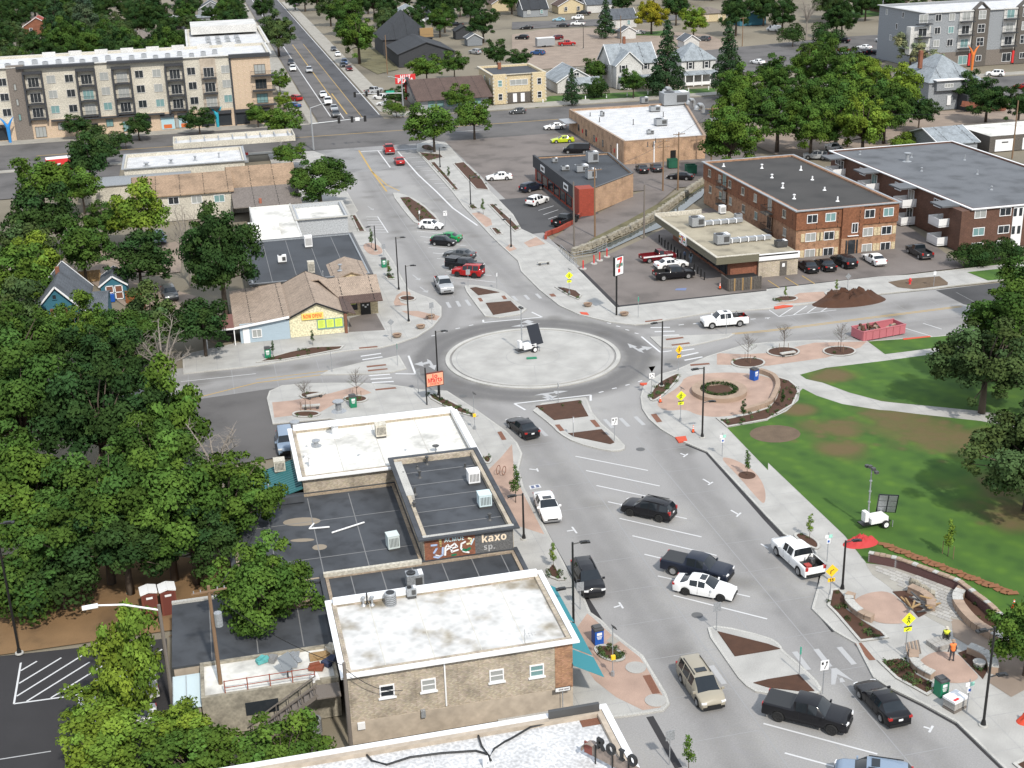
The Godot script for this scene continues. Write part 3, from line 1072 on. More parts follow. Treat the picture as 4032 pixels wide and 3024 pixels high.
func materials():
	noise_tex("fine",256,0.08,0.72,1.0,4)
	noise_tex("blotch",512,0.012,0.86,1.0,5)
	noise_tex("patch",512,0.01,0.45,1.0,6,FastNoiseLite.TYPE_SIMPLEX_SMOOTH,false,0.36)
	noise_tex("stain",512,0.008,0.72,1.0,6,FastNoiseLite.TYPE_SIMPLEX_SMOOTH,false,0.45)
	(T.patch as NoiseTexture2D).color_ramp.set_color(0,Color(0.5,0.44,0.34))
	noise_tex("cell",256,0.05,0.8,1.0,2,FastNoiseLite.TYPE_CELLULAR)
	noise_tex("grit2",256,0.12,0.88,1.0,4)
	noise_tex("grit",256,0.25,0.7,1.0,3)
	var im:=Image.create(256,256,false,Image.FORMAT_RGB8)
	im.fill(Color(0.82,0.8,0.78))
	var rng:=RandomNumberGenerator.new()
	rng.seed=4
	for r in 16:
		for c in 8:
			var v:=rng.randf_range(0.84,1.0)
			im.fill_rect(Rect2i((c*32+(16 if r%2 else 0))%256,r*16,30,14),Color(v,v*rng.randf_range(0.97,1.0),v*rng.randf_range(0.95,1.0)))
	T["brickwork"]=ImageTexture.create_from_image(im)
	im=Image.create(256,256,false,Image.FORMAT_RGB8)
	for r in 16:
		for c in 32:
			var v:=rng.randf_range(0.86,1.0)
			im.fill_rect(Rect2i((c*16+(r%3)*5)%256,r*16,15,15),Color(v,v,v))
			im.fill_rect(Rect2i((c*16+(r%3)*5)%256,r*16+14,15,2),Color(v*0.82,v*0.82,v*0.82))
	T["shingle"]=ImageTexture.create_from_image(im)
	mat("wht",G(0.72),0.6)
	mat("road_paint",G(0.78),0.8,"grit",0.6)
	mat("road_paint_worn",G(0.52),0.85,"grit",0.6)
	mat("yellow_paint",C(0.62,0.4,0.1),0.85,"grit",0.6)
	mat("kerb",C(0.64,0.625,0.58),0.9,"fine",0.4,"blotch",0.05)
	mat("pavement",C(0.6,0.585,0.55),0.92,"grit",0.25,"blotch",0.045,0.3)
	mat("pavement_old",C(0.5,0.47,0.41),0.92,"grit",0.25,"blotch",0.06)
	mat("joint",G(0.27),0.95)
	mat("pink",C(0.6,0.42,0.33),0.92,"grit",0.25,"blotch",0.07)
	mat("rust",C(0.23,0.1,0.06),0.9,"fine",0.5)
	mat("mulch",C(0.11,0.05,0.028),1.0,"grit",0.5,"blotch",0.15,3.0)
	mat("soil",C(0.2,0.14,0.09),1.0,"grit",0.4,"blotch",0.1,2.0)
	mat("dirt",C(0.36,0.26,0.18),1.0,"grit",0.3,"stain",0.03,1.5)
	mat("tan_dirt",C(0.31,0.185,0.085),1.0,"grit",0.3,"stain",0.06,1.5)
	mat("gravel",C(0.42,0.33,0.26),1.0,"grit",0.4,"blotch",0.03,1.5)
	mat("asphalt",C(0.1,0.098,0.1),0.9,"grit",0.4,"stain",0.02)
	mat("asphalt_old",C(0.17,0.16,0.155),0.92,"grit",0.3,"stain",0.025)
	mat("asphalt_warm",C(0.25,0.215,0.195),0.92,"grit",0.3,"stain",0.03)
	mat("asphalt_new",C(0.045,0.042,0.044),0.85,"grit",0.4,"blotch",0.03)
	mat("lawn",C(0.06,0.135,0.018),1.0,"grit",0.35,"stain",0.025,2.0)
	mat("dry_grass",C(0.2,0.18,0.09),1.0,"grit",0.35,"stain",0.05,2.0)
	mat("rough_ground",C(0.3,0.26,0.19),1.0,"grit",0.2,"stain",0.006)
	mat("leaf",G(1.0),0.75)
	mat("bark",C(0.13,0.1,0.075),1.0,"grit",0.6)
	mat("dead_wood",C(0.34,0.3,0.26),1.0,"grit",0.6)
	mat("pole_wood",C(0.27,0.17,0.1),1.0,"grit",0.5)
	mat("grey_wood",C(0.22,0.19,0.165),1.0,"grit",0.5)
	mat("galv",C(0.45,0.47,0.49),0.45,"fine",0.3)
	M.galv.metallic=0.35
	mat("dark_metal",G(0.06),0.5)
	mat("blk",G(0.012),0.4)
	mat("chrome",G(0.6),0.15)
	M.chrome.metallic=1.0
	mat("tyre",G(0.012),0.85)
	mat("rim",G(0.42),0.3)
	M.rim.metallic=0.6
	mat("rim_dark",G(0.02),0.35)
	mat("headlight",G(0.7),0.15)
	mat("taillight",C(0.35,0.015,0.012),0.2)
	mat("car_glass",C(0.012,0.016,0.02),0.06)
	mat("glass",C(0.025,0.03,0.035),0.08)
	mat("glass_teal",C(0.16,0.27,0.27),0.12)
	mat("glass_blind",C(0.3,0.31,0.3),0.25)
	mat("orange",C(0.75,0.09,0.02),0.6)
	mat("tan_stone",C(0.52,0.38,0.28),0.9,"grit",0.4,"blotch",0.1)
	mat("light_brick",C(0.6,0.48,0.36),0.95,"brickwork",0.7)
	mat("roof_white",C(0.82,0.82,0.82),0.7,"fine",0.15,"blotch",0.06)
	mat("roof_dirty",C(0.88,0.87,0.84),0.75,"cell",0.09,"patch",0.035)
	mat("roof_cream",C(0.84,0.82,0.76),0.75,"blotch",0.2,"stain",0.04)
	mat("roof_black",C(0.066,0.072,0.082),0.75,"stain",0.12,"stain",0.031)
	mat("roof_grey",C(0.13,0.14,0.155),0.8,"grit",0.15,"stain",0.03)
	mat("roof_brownblack",C(0.07,0.065,0.06),0.85,"grit",0.2,"stain",0.03)
	mat("roof_tan",C(0.42,0.29,0.19),0.95,"shingle",0.25,"stain",0.05)
	mat("roof_tan2",C(0.45,0.35,0.27),0.95,"shingle",0.25,"blotch",0.05)
	mat("roof_brown",C(0.13,0.085,0.07),0.95,"shingle",0.25,"blotch",0.05)
	mat("roof_slate",C(0.13,0.145,0.165),0.95,"shingle",0.25,"stain",0.08)
	mat("roof_pale",C(0.36,0.4,0.43),0.95,"shingle",0.2,"stain",0.1)
	mat("roof_darkgrey",C(0.045,0.05,0.058),0.95,"shingle",0.25,"blotch",0.06)
	mat("seam",G(0.17),0.8)
	mat("tan_brick",C(0.42,0.345,0.26),0.95,"brickwork",0.7,"stain",0.07)
	mat("stone_wall",C(0.54,0.48,0.385),0.95,"brickwork",0.7,"stain",0.1)
	mat("buff_brick",C(0.56,0.38,0.25),0.95,"brickwork",0.7,"stain",0.1)
	mat("red_brick",C(0.3,0.125,0.075),0.95,"brickwork",0.7,"blotch",0.1)
	mat("dark_brick",C(0.16,0.085,0.06),0.95,"brickwork",0.7,"blotch",0.1)
	mat("orange_brick",C(0.46,0.27,0.165),0.95,"brickwork",0.7,"stain",0.2)
	mat("brown_shake",C(0.29,0.12,0.06),0.95,"shingle",0.3,"blotch",0.1)
	mat("red_paint",C(0.32,0.055,0.03),0.8,"brickwork",0.7)
	mat("beige_render",C(0.53,0.45,0.36),0.95,"blotch",0.2,"blotch",0.05)
	mat("cream_render",C(0.76,0.71,0.6),0.9,"fine",0.15,"blotch",0.03)
	mat("wren",C(0.8,0.79,0.76),0.9,"fine",0.15,"blotch",0.03)
	mat("yellow_render",C(0.84,0.78,0.53),0.9,"fine",0.15)
	mat("cream_yellow",C(0.7,0.58,0.37),0.9,"fine",0.15)
	mat("blue_siding",C(0.34,0.42,0.48),0.8)
	mat("teal_siding",C(0.03,0.13,0.18),0.8)
	mat("grey_siding",C(0.25,0.27,0.29),0.85,"fine",0.15)
	mat("mid_grey",C(0.32,0.34,0.36),0.85,"fine",0.15)
	mat("char",C(0.05,0.053,0.06),0.85,"fine",0.15)
	mat("umber",C(0.13,0.115,0.1),0.85,"fine",0.15)
	mat("taupe",C(0.22,0.19,0.165),0.85,"fine",0.15)
	mat("teal_roof",C(0.03,0.13,0.14),0.5)
	mat("awning",C(0.03,0.2,0.235),0.8)
	mat("olive_metal",C(0.135,0.125,0.085),0.6)
	mat("fence_wood",C(0.4,0.26,0.12),0.95,"fine",0.4)
	mat("fence_orange",C(0.36,0.13,0.04),0.95,"fine",0.4)
	mat("limestone",C(0.42,0.38,0.3),0.95,"cell",0.3,"stain",0.15)
	mat("bin_green",C(0.01,0.18,0.09),0.5)
	mat("bin_blue",C(0.01,0.08,0.36),0.5)
	mat("street_green",C(0.02,0.3,0.2),0.5)
	mat("sign_yellow",C(0.72,0.78,0.02),0.5)
	mat("sign_amber",C(0.85,0.5,0.02),0.5)
	mat("sign_red",C(0.55,0.03,0.03),0.5)
	mat("flag_a",C(0.52,0.5,0.46),0.95,"fine",0.4)
	mat("flag_b",C(0.44,0.42,0.39),0.95,"fine",0.4)
	mat("water",C(0.05,0.062,0.06),0.06)
	M.leaf.vertex_color_use_as_albedo=true
	M.leaf.backlight_enabled=true
	M.leaf.backlight=Color(0.09,0.13,0.04)
	M.leaf.metallic_specular=0.12
	M.leaf.roughness=1.0
	for k in [["leaf",0.047,0.09,0.02],["leaf_bright",0.066,0.118,0.022],["leaf_dark",0.029,0.058,0.018],["leaf_yellow",0.2,0.19,0.02],["leaf_olive",0.055,0.085,0.03],["leaf_blue",0.055,0.085,0.05],["leaf_pale",0.2,0.22,0.12],["leaf_lime",0.115,0.175,0.026],["leaf_conifer",0.03,0.06,0.026]]:
		var m:StandardMaterial3D=M.leaf.duplicate()
		m.resource_name=k[0]
		m.albedo_color=Color(k[1]/0.22,k[2]/0.3,k[3]/0.13).linear_to_srgb()
		M[k[0]]=m
var road:MeshInstance3D
func sheet(called:String,m:Material,poly:PackedVector2Array,y:float,label:="") -> MeshInstance3D:
	var s:=st()
	flat(s,poly,y)
	var o:=fin(s,m,called)
	setting(o,label)
	return o
func rect(x0:float,z0:float,x1:float,z1:float) -> PackedVector2Array:
	return P([V(x0,z0),V(x1,z0),V(x1,z1),V(x0,z1)])
func ground():
	sheet("ground",M.rough_ground,rect(-1500,-2600,1800,500),-0.12)
	var n:=2048
	var span:=200.0
	var im:=Image.create(n,n,false,Image.FORMAT_RGBA8)
	im.fill(Color(0.585,0.58,0.57))
	var brushes:={}
	for b in [["tyre",9,Color(0.36,0.355,0.35),0.035],["lane",26,Color(0.42,0.415,0.41),0.028],["pale",34,Color(0.69,0.68,0.66),0.22],["stain",13,Color(0.4,0.39,0.37),0.12]]:
		var r:int=b[1]
		var d:=Image.create(r*2,r*2,false,Image.FORMAT_RGBA8)
		for i in r*2:
			for j in r*2:
				var q:=Vector2(i-r+0.5,j-r+0.5).length()/r
				var c:Color=b[2]
				c.a=b[3]*maxf(0.0,1.0-q*q)
				d.set_pixel(i,j,c)
		brushes[b[0]]=d
	var rng:=RandomNumberGenerator.new()
	rng.seed=21
	var dab:=func(kind:String,p:Vector2):
		var d:Image=brushes[kind]
		var c:=Vector2i(((p+V(100,100+12))/span*n).round())-d.get_size()/2
		im.blend_rect(d,Rect2i(Vector2i.ZERO,d.get_size()),c)
	for i in 900:
		dab.call("pale" if i%2 else "lane",V(rng.randf_range(-60,70),rng.randf_range(-110,90)))
	var lanes:=[
		[V(5.4,90),V(5.2,60),V(5.4,40),V(6.8,28),V(9.5,18),V(12.2,10)],[V(-5.8,90),V(-5.8,60),V(-6,34),V(-6.4,24),V(-9,16),V(-12,8)],
		[V(4.2,-136),V(4,-80),V(4.4,-50),V(5.2,-30),V(7.8,-19),V(11.8,-9)],[V(-5,-136),V(-5.4,-80),V(-5.4,-50),V(-5,-26),V(-7,-18),V(-11,-10)],
		[V(66,-4.4),V(42,-4.2),V(28,-4.6),V(18,-6.8),V(12,-10)],[V(66,3.2),V(40,3.4),V(26,4.4),V(18,7.5),V(11,12)],
		[V(-60,1.6),V(-34,0),V(-24,1.5),V(-16,5.5),V(-10,11)],[V(-60,-5),V(-34,-4.8),V(-24,-5),V(-16,-7),V(-10,-12)]]
	var ring:=[]
	for i in 49:
		ring.append(V(cos(TAU*i/48),sin(TAU*i/48))*12.6)
	lanes.append(ring)
	lanes.append(ring)
	lanes.append(ring)
	for l in lanes:
		for i in l.size()-1:
			var a:Vector2=l[i]
			var b:Vector2=l[i+1]
			var steps:=int(a.distance_to(b)/0.45)+1
			for k in steps:
				var p:Vector2=a.lerp(b,float(k)/steps)
				var o:=(b-a).normalized().orthogonal()
				dab.call("lane",p+o*rng.randf_range(-0.6,0.6))
				for w in [-0.85,0.85]:
					dab.call("tyre",p+o*(w+rng.randf_range(-0.3,0.3)))
	for i in 260:
		var p:=V(rng.randf_range(-9,9),rng.randf_range(-120,88)) if i%2 else V(rng.randf_range(-40,60),rng.randf_range(-7,7))
		for k in 5:
			dab.call("stain" if i%3==0 else "tyre",p+V(rng.randfn()*0.7,rng.randfn()*0.4))
	im.generate_mipmaps()
	var m:=mat("road_concrete",C(0.5,0.5,0.495),0.88)
	m.albedo_color=Color.WHITE
	m.albedo_texture=ImageTexture.create_from_image(im)
	m.detail_enabled=true
	m.detail_blend_mode=BaseMaterial3D.BLEND_MODE_MUL
	m.detail_uv_layer=BaseMaterial3D.DETAIL_UV_2
	m.detail_albedo=T.grit2
	m.uv2_triplanar=true
	m.uv2_world_triplanar=true
	m.uv2_scale=Vector3.ONE*0.22
	var s:=st()
	for q in [rect(-48,-9,66,9),rect(-20,-24,24,-9),rect(-20,9,24,24),rect(-14,24,14,88),rect(-16,-112,16,-24)]:
		var ix:=Geometry2D.triangulate_polygon(q)
		for i in range(0,ix.size(),3):
			var t:=[q[ix[i]],q[ix[i+1]],q[ix[i+2]]]
			if (t[1]-t[0]).cross(t[2]-t[0])<0.0:
				t=[t[0],t[2],t[1]]
			for p in t:
				s.set_uv((p+V(100,112))/span)
				s.add_vertex(v3(p,0.0))
	road=fin(s,m,"road")
	setting(road,"worn grey concrete roadway of the roundabout and its four streets")
	sheet("road",mat("road_plain",C(0.36,0.355,0.35),0.9,"grit",0.3,"stain",0.03),rect(-16,-138,16,-112),0.0,"concrete roadway short of the traffic lights")
	sheet("road",M.asphalt_old,rect(-260,-170,330,-137),0.004,"grey asphalt main road crossing behind the fuel canopy")
	sheet("road",M.asphalt_old,rect(-8.2,-760,7.2,-169),0.01,"straight asphalt street running away beyond the traffic lights")
	sheet("road",mat("asphalt_lane",C(0.1,0.1,0.108),0.9,"grit",0.3,"stain",0.03),rect(2.6,-760,6.8,-172),0.016,"darker resurfaced lane of the far street")
	sheet("road",M.asphalt,P([V(57.95,-8.61),V(58.17,-2.15),V(64,6.5),V(130,6.5),V(130,-9),V(66,-9)]),0.006,"older dark asphalt where the new concrete street ends")
	sheet("road",M.asphalt_old,rect(-110,-7.5,-59,4),0.006,"old asphalt street under the trees")
	sheet("road",M.asphalt_old,P([V(85.1,-364.1),V(79,-339.1),V(117.6,-335.5),V(190,-350),V(190,-360),V(124.4,-356.6)]),0.004,"back street behind the white houses")
	sheet("parking_lot",M.asphalt_warm,rect(15.5,-137,47,-78),0.01,"brownish worn asphalt parking lot beside the black shop")
	sheet("parking_lot",M.asphalt,P([V(10,-80),V(28,-80),V(28,-57),V(12,-55)]),0.016,"dark asphalt bays in front of the black shop")
	sheet("parking_lot",M.asphalt_warm,P([V(15.19,-34.3),V(14.77,-14.76),V(36.67,-15.1),V(36.92,-15.68),V(53.57,-16.35),V(67.36,-17.06),V(69.43,-28.73),V(72,-43.4),V(46,-62),V(28.8,-45.8),V(23.6,-41.3)]),0.01,"patched grey lot of the corner store and brick apartments")
	sheet("parking_lot",M.asphalt_warm,rect(42,-112,72,-78),0.013,"worn yard behind the tan warehouse")
	sheet("parking_lot",M.asphalt_old,P([V(101.7,-249.3),V(142.7,-258.8),V(172.4,-266),V(193.4,-266.1),V(167.9,-217.5),V(151.3,-203.7),V(117.7,-199.3),V(106.3,-214.4)]),0.01,"asphalt car park with white bays below the grey apartment block")
	sheet("parking_lot",M.asphalt_old,rect(-130,-140,-52,-112),0.012,"asphalt forecourt by the food trailer")
	sheet("gravel_lot",M.gravel,P([V(75.2,-323.1),V(88.6,-334.1),V(115.3,-328.3),V(136.6,-291.6),V(132.8,-252.4),V(109.8,-223.1),V(79.1,-237.4),V(53.6,-233.5)]),0.006,"sandy gravel lot behind the white houses")
	sheet("gravel_lot",M.gravel,P([V(-48.2,-50.9),V(-40.6,-51.5),V(-40.1,-70),V(-46.1,-68.3),V(-52.3,-69.8),V(-56.9,-59.6),V(-47.76,-35.77),V(-41.63,-31.1),V(-38.48,-38.17)]),0.006,"gravel drive behind the blue house")
	sheet("dirt_yard",M.tan_dirt,P([V(-70,51),V(-41,51),V(-42.16,51.91),V(-37.8,51.7),V(-31.33,45.34),V(-38.82,39.86),V(-70,30)]),0.004,"bare orange dirt yard above the striped lot")
	sheet("parking_lot",M.asphalt_new,P([V(-75,49.6),V(-75,80),V(-35,80),V(-41.9,62.13),V(-42.25,52.14)]),0.01,"new black asphalt lot with white hatching")
	sheet("gravel_lot",M.gravel,rect(75,-130,150,-95),0.006,"sandy yard under the big trees")
	sheet("alley",M.asphalt_old,P([V(-31.36,4.21),V(-31.25,11.65),V(-25.4,11.98),V(-29.19,21.39),V(-31.87,20.57),V(-46,22),V(-40,2),V(-30,1)]),0.02,"concrete apron beside the white roofed restaurant")
	sheet("lawn",M.dry_grass,P([V(16.9,-309.3),V(27.8,-303.9),V(23.6,-252.5),V(16.4,-245.5),V(14.2,-267.7)]),0.01)
	sheet("lawn",M.lawn,P([V(45.2,-176.4),V(52.4,-186.8),V(95.4,-182.4),V(92.9,-175.3),V(66.8,-176.6),V(44.5,-171.2)]),0.02,"front lawns of the white houses")
	sheet("lawn",M.lawn,P([V(113.8,-301.4),V(123.2,-294.8),V(126.6,-310.2),V(117.6,-309)]),0.02)
	sheet("lawn",M.lawn,P([V(219.3,-353),V(225.7,-334),V(217,-319.6),V(203.6,-315.5),V(202.9,-320.5)]),0.02)
	sheet("lawn",M.lawn,P([V(68.14,-18.65),V(77.88,-19.11),V(75.84,-16.01),V(67.21,-16.8)]),0.03,"grass strip below the evergreen hedge")
	sheet("lawn",M.lawn,P([V(66.14,-14.44),V(76.67,-14.48),V(73.42,-9.61),V(66.63,-10.06)]),0.14,"green verge beside the far sidewalk")
	for r in [[-240,-185,-10.5,-169],[10,-178,60,-171.5],[60,-176,300,-171.5],[-240,-139.5,-20,-137]]:
		var s2:=st()
		prism(s2,rect(r[0],r[1],r[2],r[3]),-0.1,0.1)
		setting(fin(s2,M.pavement_old,"pavement"),"pale pavement along the main road")
	for r in [[-14,-500,-8.6,-170],[7.6,-500,12,-180]]:
		var s2:=st()
		prism(s2,rect(r[0],r[1],r[2],r[3]),-0.1,0.1)
		setting(fin(s2,M.pavement_old,"pavement"),"pavement beside the far street")
func mark(poly:PackedVector2Array,m:Material=null,y:=0.012,called:="marking"):
	var s:=st()
	flat(s,poly,y)
	fin(s,m if m else M.road_paint,called,road)
func line(a:Vector2,b:Vector2,w:=0.12,m:Material=null,y:=0.012):
	var o:=(b-a).normalized().orthogonal()*w/2
	mark(P([a+o,b+o,b-o,a-o]),m,y)
func lines(q:Array,w:=0.12,m:Material=null,y:=0.012):
	for i in range(0,q.size(),4):
		line(V(q[i],q[i+1]),V(q[i+2],q[i+3]),w,m,y)
func dashes(a:Vector2,b:Vector2,n:int,fill:=0.5,w:=0.12,m:Material=null):
	for i in n:
		line(a.lerp(b,(i+0.5-fill/2)/n),a.lerp(b,(i+0.5+fill/2)/n),w,m)
func path(pts:Array,w:=0.12,m:Material=null):
	for i in pts.size()-1:
		line(pts[i],pts[i+1],w,m)
func arrow(at:Vector2,turn:float,shape:int):
	var p:=PackedVector2Array()
	match shape:
		0:p=P([V(-1.6,-0.1),V(0.6,-0.1),V(0.6,-0.45),V(1.6,0),V(0.6,0.45),V(0.6,0.1),V(-1.6,0.1)])
		1:p=P([V(-2,0.1),V(-1.2,-0.2),V(0.4,-0.25),V(0.4,-0.6),V(2,-0.1),V(0.4,0.4),V(0.4,0.1),V(-0.4,0.1),V(-0.1,0.9),V(0.5,0.9),V(-0.7,1.9),V(-1.3,0.8),V(-0.8,0.85),V(-1.1,0.2)])
	var q:=PackedVector2Array()
	for v in p:
		q.append(v.rotated(turn)+at)
	mark(q,M.road_paint_worn)
func streets():
	lines([-3.06,28.94,2.65,34.13,-3.02,32.41,2.57,37.68,-3.03,35.88,2.66,41.2,-3.02,39.45,2.64,44.67,-3.03,42.91,2.64,48.24,-2.98,46.36,2.66,51.69,-3.05,49.8,2.65,55.14,-3.2,53.57,2.65,58.72,-3.04,56.84,2.6,62.16,-3.04,74.39,2.68,79.42,-3,77.71,2.5,82.51],0.15)
	lines([6.99,31.29,7.31,31.88,7.66,31.58,6.95,32.2,6.97,37.43,7.29,38.53,7.61,38.31,6.97,38.75,6.99,44.2,7.32,45.25,7.65,44.94,6.98,45.55,7,50.84,7.24,51.62,7.32,51.58,7.16,51.66,-8.16,30.49,-7.46,30.92,-7.43,30.57,-7.5,31.3,-8.17,43.92,-7.49,43.89,-7.53,43.27,-7.46,44.54,-8.13,57.28,-7.5,57.13,-7.51,56.66,-7.48,57.61,7.02,77.59,7.35,77.95,7.66,77.67,7.05,78.24],0.16)
	lines([2.45,20.79,2.56,23.25,4.11,20.98,4.25,23.39,5.74,21.06,5.88,23.48,-4.8,20.91,-4.5,23.27,-5.7,-24.36,-5.75,-21.83,-4.34,-24.45,-4.42,-21.91,-3.04,-24.56,-3.04,-21.88,3.35,-24.17,3.46,-21.96,5.05,-24.16,5.11,-21.95,6.68,-24.17,6.75,-21.94,6.06,67.24,6.06,69.61,4.32,67.02,4.26,69.41,2.67,66.91,2.62,69.35,1.22,66.9,1.16,69.33,0.05,66.88,-0.11,69.38,-3.85,66.94,-3.81,69.37,-2.42,66.93,-2.38,69.41,-1.34,66.92,-1.41,69.39,-0.08,66.92,-0.13,69.3],0.42,M.road_paint_worn)
	lines([-19.7,-6.54,-17.2,-6.81,-19.66,-5.26,-17.22,-5.57,-19.66,0.34,-17.23,0.6,-19.62,1.53,-17.22,1.82,-19.64,2.67,-17.17,3.07,16.76,-5.85,19.09,-5.18,16.71,-4.18,19.14,-3.62,17.16,-2.55,19.18,-2.08,17.46,3.37,19.14,3.19,16.79,5.19,19.12,4.59,16.63,6.58,19.04,6.12],0.32)
	path([V(-4.89,15.83),V(-5.59,13.71),V(3.04,13.76),V(2.55,15.39)],0.24)
	path([V(-2.67,-15.46),V(-2.85,-14.39),V(4.86,-14.13),V(4.1,-16.6)],0.24)
	path([V(-16.59,0.61),V(-14.38,1.43),V(-14.14,-4.97)],0.24)
	path([V(14.57,-2.94),V(14.89,3.1),V(16.35,3.02)],0.24)
	lines([4.09,13.37,4.68,13.19,5.83,12.71,6.42,12.57,7.57,12.15,8.09,12.02,9.27,11.53,9.82,11.32,12.13,-9.37,12.51,-8.86,12.86,-7.79,13.26,-7.37,13.55,-6.14,13.88,-5.66,14.22,-4.52,14.55,-4.05,-10.22,-11.24,-9.68,-11.39,-8.5,-12.17,-7.94,-12.36,-6.77,-13.02,-6.18,-13.21,-4.89,-13.75,-4.29,-13.89,-12.39,7.63,-12.12,8.27,-11.66,9.25,-11.39,9.87,20.43,-5.69,21.15,-5.74,22.31,-5.55,23,-5.61,29.83,-5.01,30.52,-4.98,31.74,-4.87,32.44,-4.84],0.2)
	arrow(V(2.11,-11.79),PI,1)
	arrow(V(12.58,0.85),-PI*0.55,1)
	arrow(V(-0.95,11.96),0.0,1)
	arrow(V(-12.11,-1.18),PI*0.5,1)
	path([V(-39.75,1.62),V(-32.45,-1.3),V(-24.45,-1.69)],0.16,M.yellow_paint)
	path([V(-32.38,-2.44),V(-27.98,-2.62),V(-24.07,-2.77)],0.12,M.yellow_paint)
	path([V(25.09,-0.34),V(30.01,0.03),V(42.81,-0.59),V(57.47,-1.26)],0.14,M.yellow_paint)
	path([V(25.53,-0.65),V(30.19,-0.38),V(43.03,-1.01),V(57.53,-1.64)],0.14,M.yellow_paint)
	path([V(-40.88,-4.36),V(-32.27,-4.38)],0.12)
	path([V(31.96,-4.41),V(32.21,-4.97)],0.12)
	path([V(33.59,-7.75),V(33.65,-4.83),V(41.7,-5.07)],0.12)
	lines([33.65,-4.83,36.87,-7.68,35.7,-4.95,38.88,-7.79,37.7,-5.13,40.82,-7.92,39.49,-4.99,41.26,-6.48],0.14)
	line(V(46.12,3.44),V(47.98,8.02),0.14)
	line(V(49.4,3.1),V(50.39,5.76),0.14)
	line(V(0.3,-132.5),V(0.2,-114.1),0.26)
	line(V(-3.3,-132.4),V(8.4,-131.1),0.5)
	path([V(4.1,-129.5),V(4.3,-105.5),V(5,-90.2),V(5.4,-76.6),V(6.9,-63.4)],0.3)
	path([V(-3.5,-133.7),V(-3.8,-111.9),V(-3.6,-93.4)],0.3,M.yellow_paint)
	path([V(-3.8,-111.9),V(-2.8,-98.6),V(-1.3,-93)],0.22,M.yellow_paint)
	lines([4.4,-126.78,7.26,-127.2,4.63,-122.09,7.54,-122.25,4.85,-117.54,7.81,-117.46,5.06,-113.13,8.07,-112.81,5.27,-108.84,8.33,-108.31,5.47,-104.69,8.57,-103.95,5.67,-100.65,8.81,-99.72,5.86,-96.72,9.05,-95.61,6.05,-92.91,9.27,-91.63,-9.81,-75.57,-7.91,-75.06,-9.93,-73.76,-7.9,-73.16,-10.06,-71.98,-7.9,-71.29,-10.18,-70.23,-7.9,-69.46,-10.3,-68.5,-7.89,-67.65,-10.41,-66.8,-7.89,-65.86,-10.53,-65.12,-7.88,-64.11],0.14)
	line(V(-7.9,-75.1),V(-7.8,-63.8),0.16)
	lines([-3.18,-63.22,0.98,-60.05,-3.23,-59.64,2.45,-55.18,-3.24,-56.15,2.49,-51.76,-3.14,-52.8,0.2,-50.3,-3.05,-49.34,-0.08,-47.08,-3.03,-46.07,-0.01,-43.9,-3,-42.45,-0.07,-40.16,-2.98,-38.94,2.78,-34.69,-2.88,-35.52,2.6,-31.27],0.15)
	arrow(V(-7.71,-37.16),1.4,0)
	arrow(V(-7.71,-30.97),1.4,0)
	arrow(V(-8.2,-81.5),1.4,0)
	path([V(-0.4,-180),V(-0.4,-214)],0.3,M.yellow_paint)
	path([V(2.6,-174),V(2.6,-330)],0.3,M.yellow_paint)
	path([V(-1.2,-205),V(-1.2,-330)],0.22,M.yellow_paint)
	path([V(6.9,-176),V(6.9,-560)],0.25)
	path([V(-4.6,-178),V(-4.6,-560)],0.25)
	path([V(-1.9,-174),V(-1.9,-196)],0.25)
	for i in 3:
		line(V(-220+i*150,-153.5),V(-90+i*150,-153.5),0.3,M.yellow_paint)
	for i in 10:
		line(V(20+i*22,-147),V(26+i*22,-147),0.2)
	for z in range(-100,88,5):
		if absf(z)>24:
			line(V(-10,z),V(9.5,z),0.06,M.joint,0.008)
	for x in [-3.4,0.6,4.2]:
		line(V(x,26),V(x,88),0.08,M.joint,0.008)
		line(V(x-1,-108),V(x-1,-26),0.08,M.joint,0.008)
	for x in range(-55,64,5):
		if absf(x)>21:
			line(V(x,-7),V(x,7),0.06,M.joint,0.008)
	line(V(-58,-3),V(-24,-3),0.08,M.joint,0.008)
	line(V(24,2),V(62,2),0.08,M.joint,0.008)
	line(V(8.45,29.32),V(9.72,31.89),0.75,M.asphalt_new,0.01)
	line(V(9.72,31.89),V(9.41,46.85),0.75,M.asphalt_new,0.01)
	line(V(9.41,46.85),V(9.42,50.21),0.75,M.asphalt_new,0.01)
	line(V(9.63,57.32),V(6.94,61.97),0.75,M.asphalt_new,0.01)
	line(V(6.94,61.97),V(6.83,65.23),0.75,M.asphalt_new,0.01)
	line(V(6.68,71.61),V(7.14,72.92),0.75,M.asphalt_new,0.01)
	line(V(7.14,72.92),V(8.37,75.31),0.75,M.asphalt_new,0.01)
	line(V(8.37,75.31),V(9.45,77.9),0.75,M.asphalt_new,0.01)
	line(V(9.45,77.9),V(9.74,82.98),0.75,M.asphalt_new,0.01)
	line(V(-10.08,34.46),V(-10.28,51.5),0.75,M.asphalt_new,0.01)
	line(V(-10.28,51.5),V(-9.98,55.23),0.75,M.asphalt_new,0.01)
	line(V(-9.98,55.23),V(-9.9,59.04),0.75,M.asphalt_new,0.01)
	line(V(-10.12,71.58),V(-10.15,77.31),0.5,M.asphalt_new,0.01)
	line(V(15.38,-33.73),V(15.21,-14.88),1.1,M.asphalt_new,0.02)
	line(V(15.33,-15.25),V(36.81,-15.44),0.9,M.asphalt_new,0.02)
	line(V(37.18,-16.27),V(53.7,-16.42),0.9,M.asphalt_new,0.02)
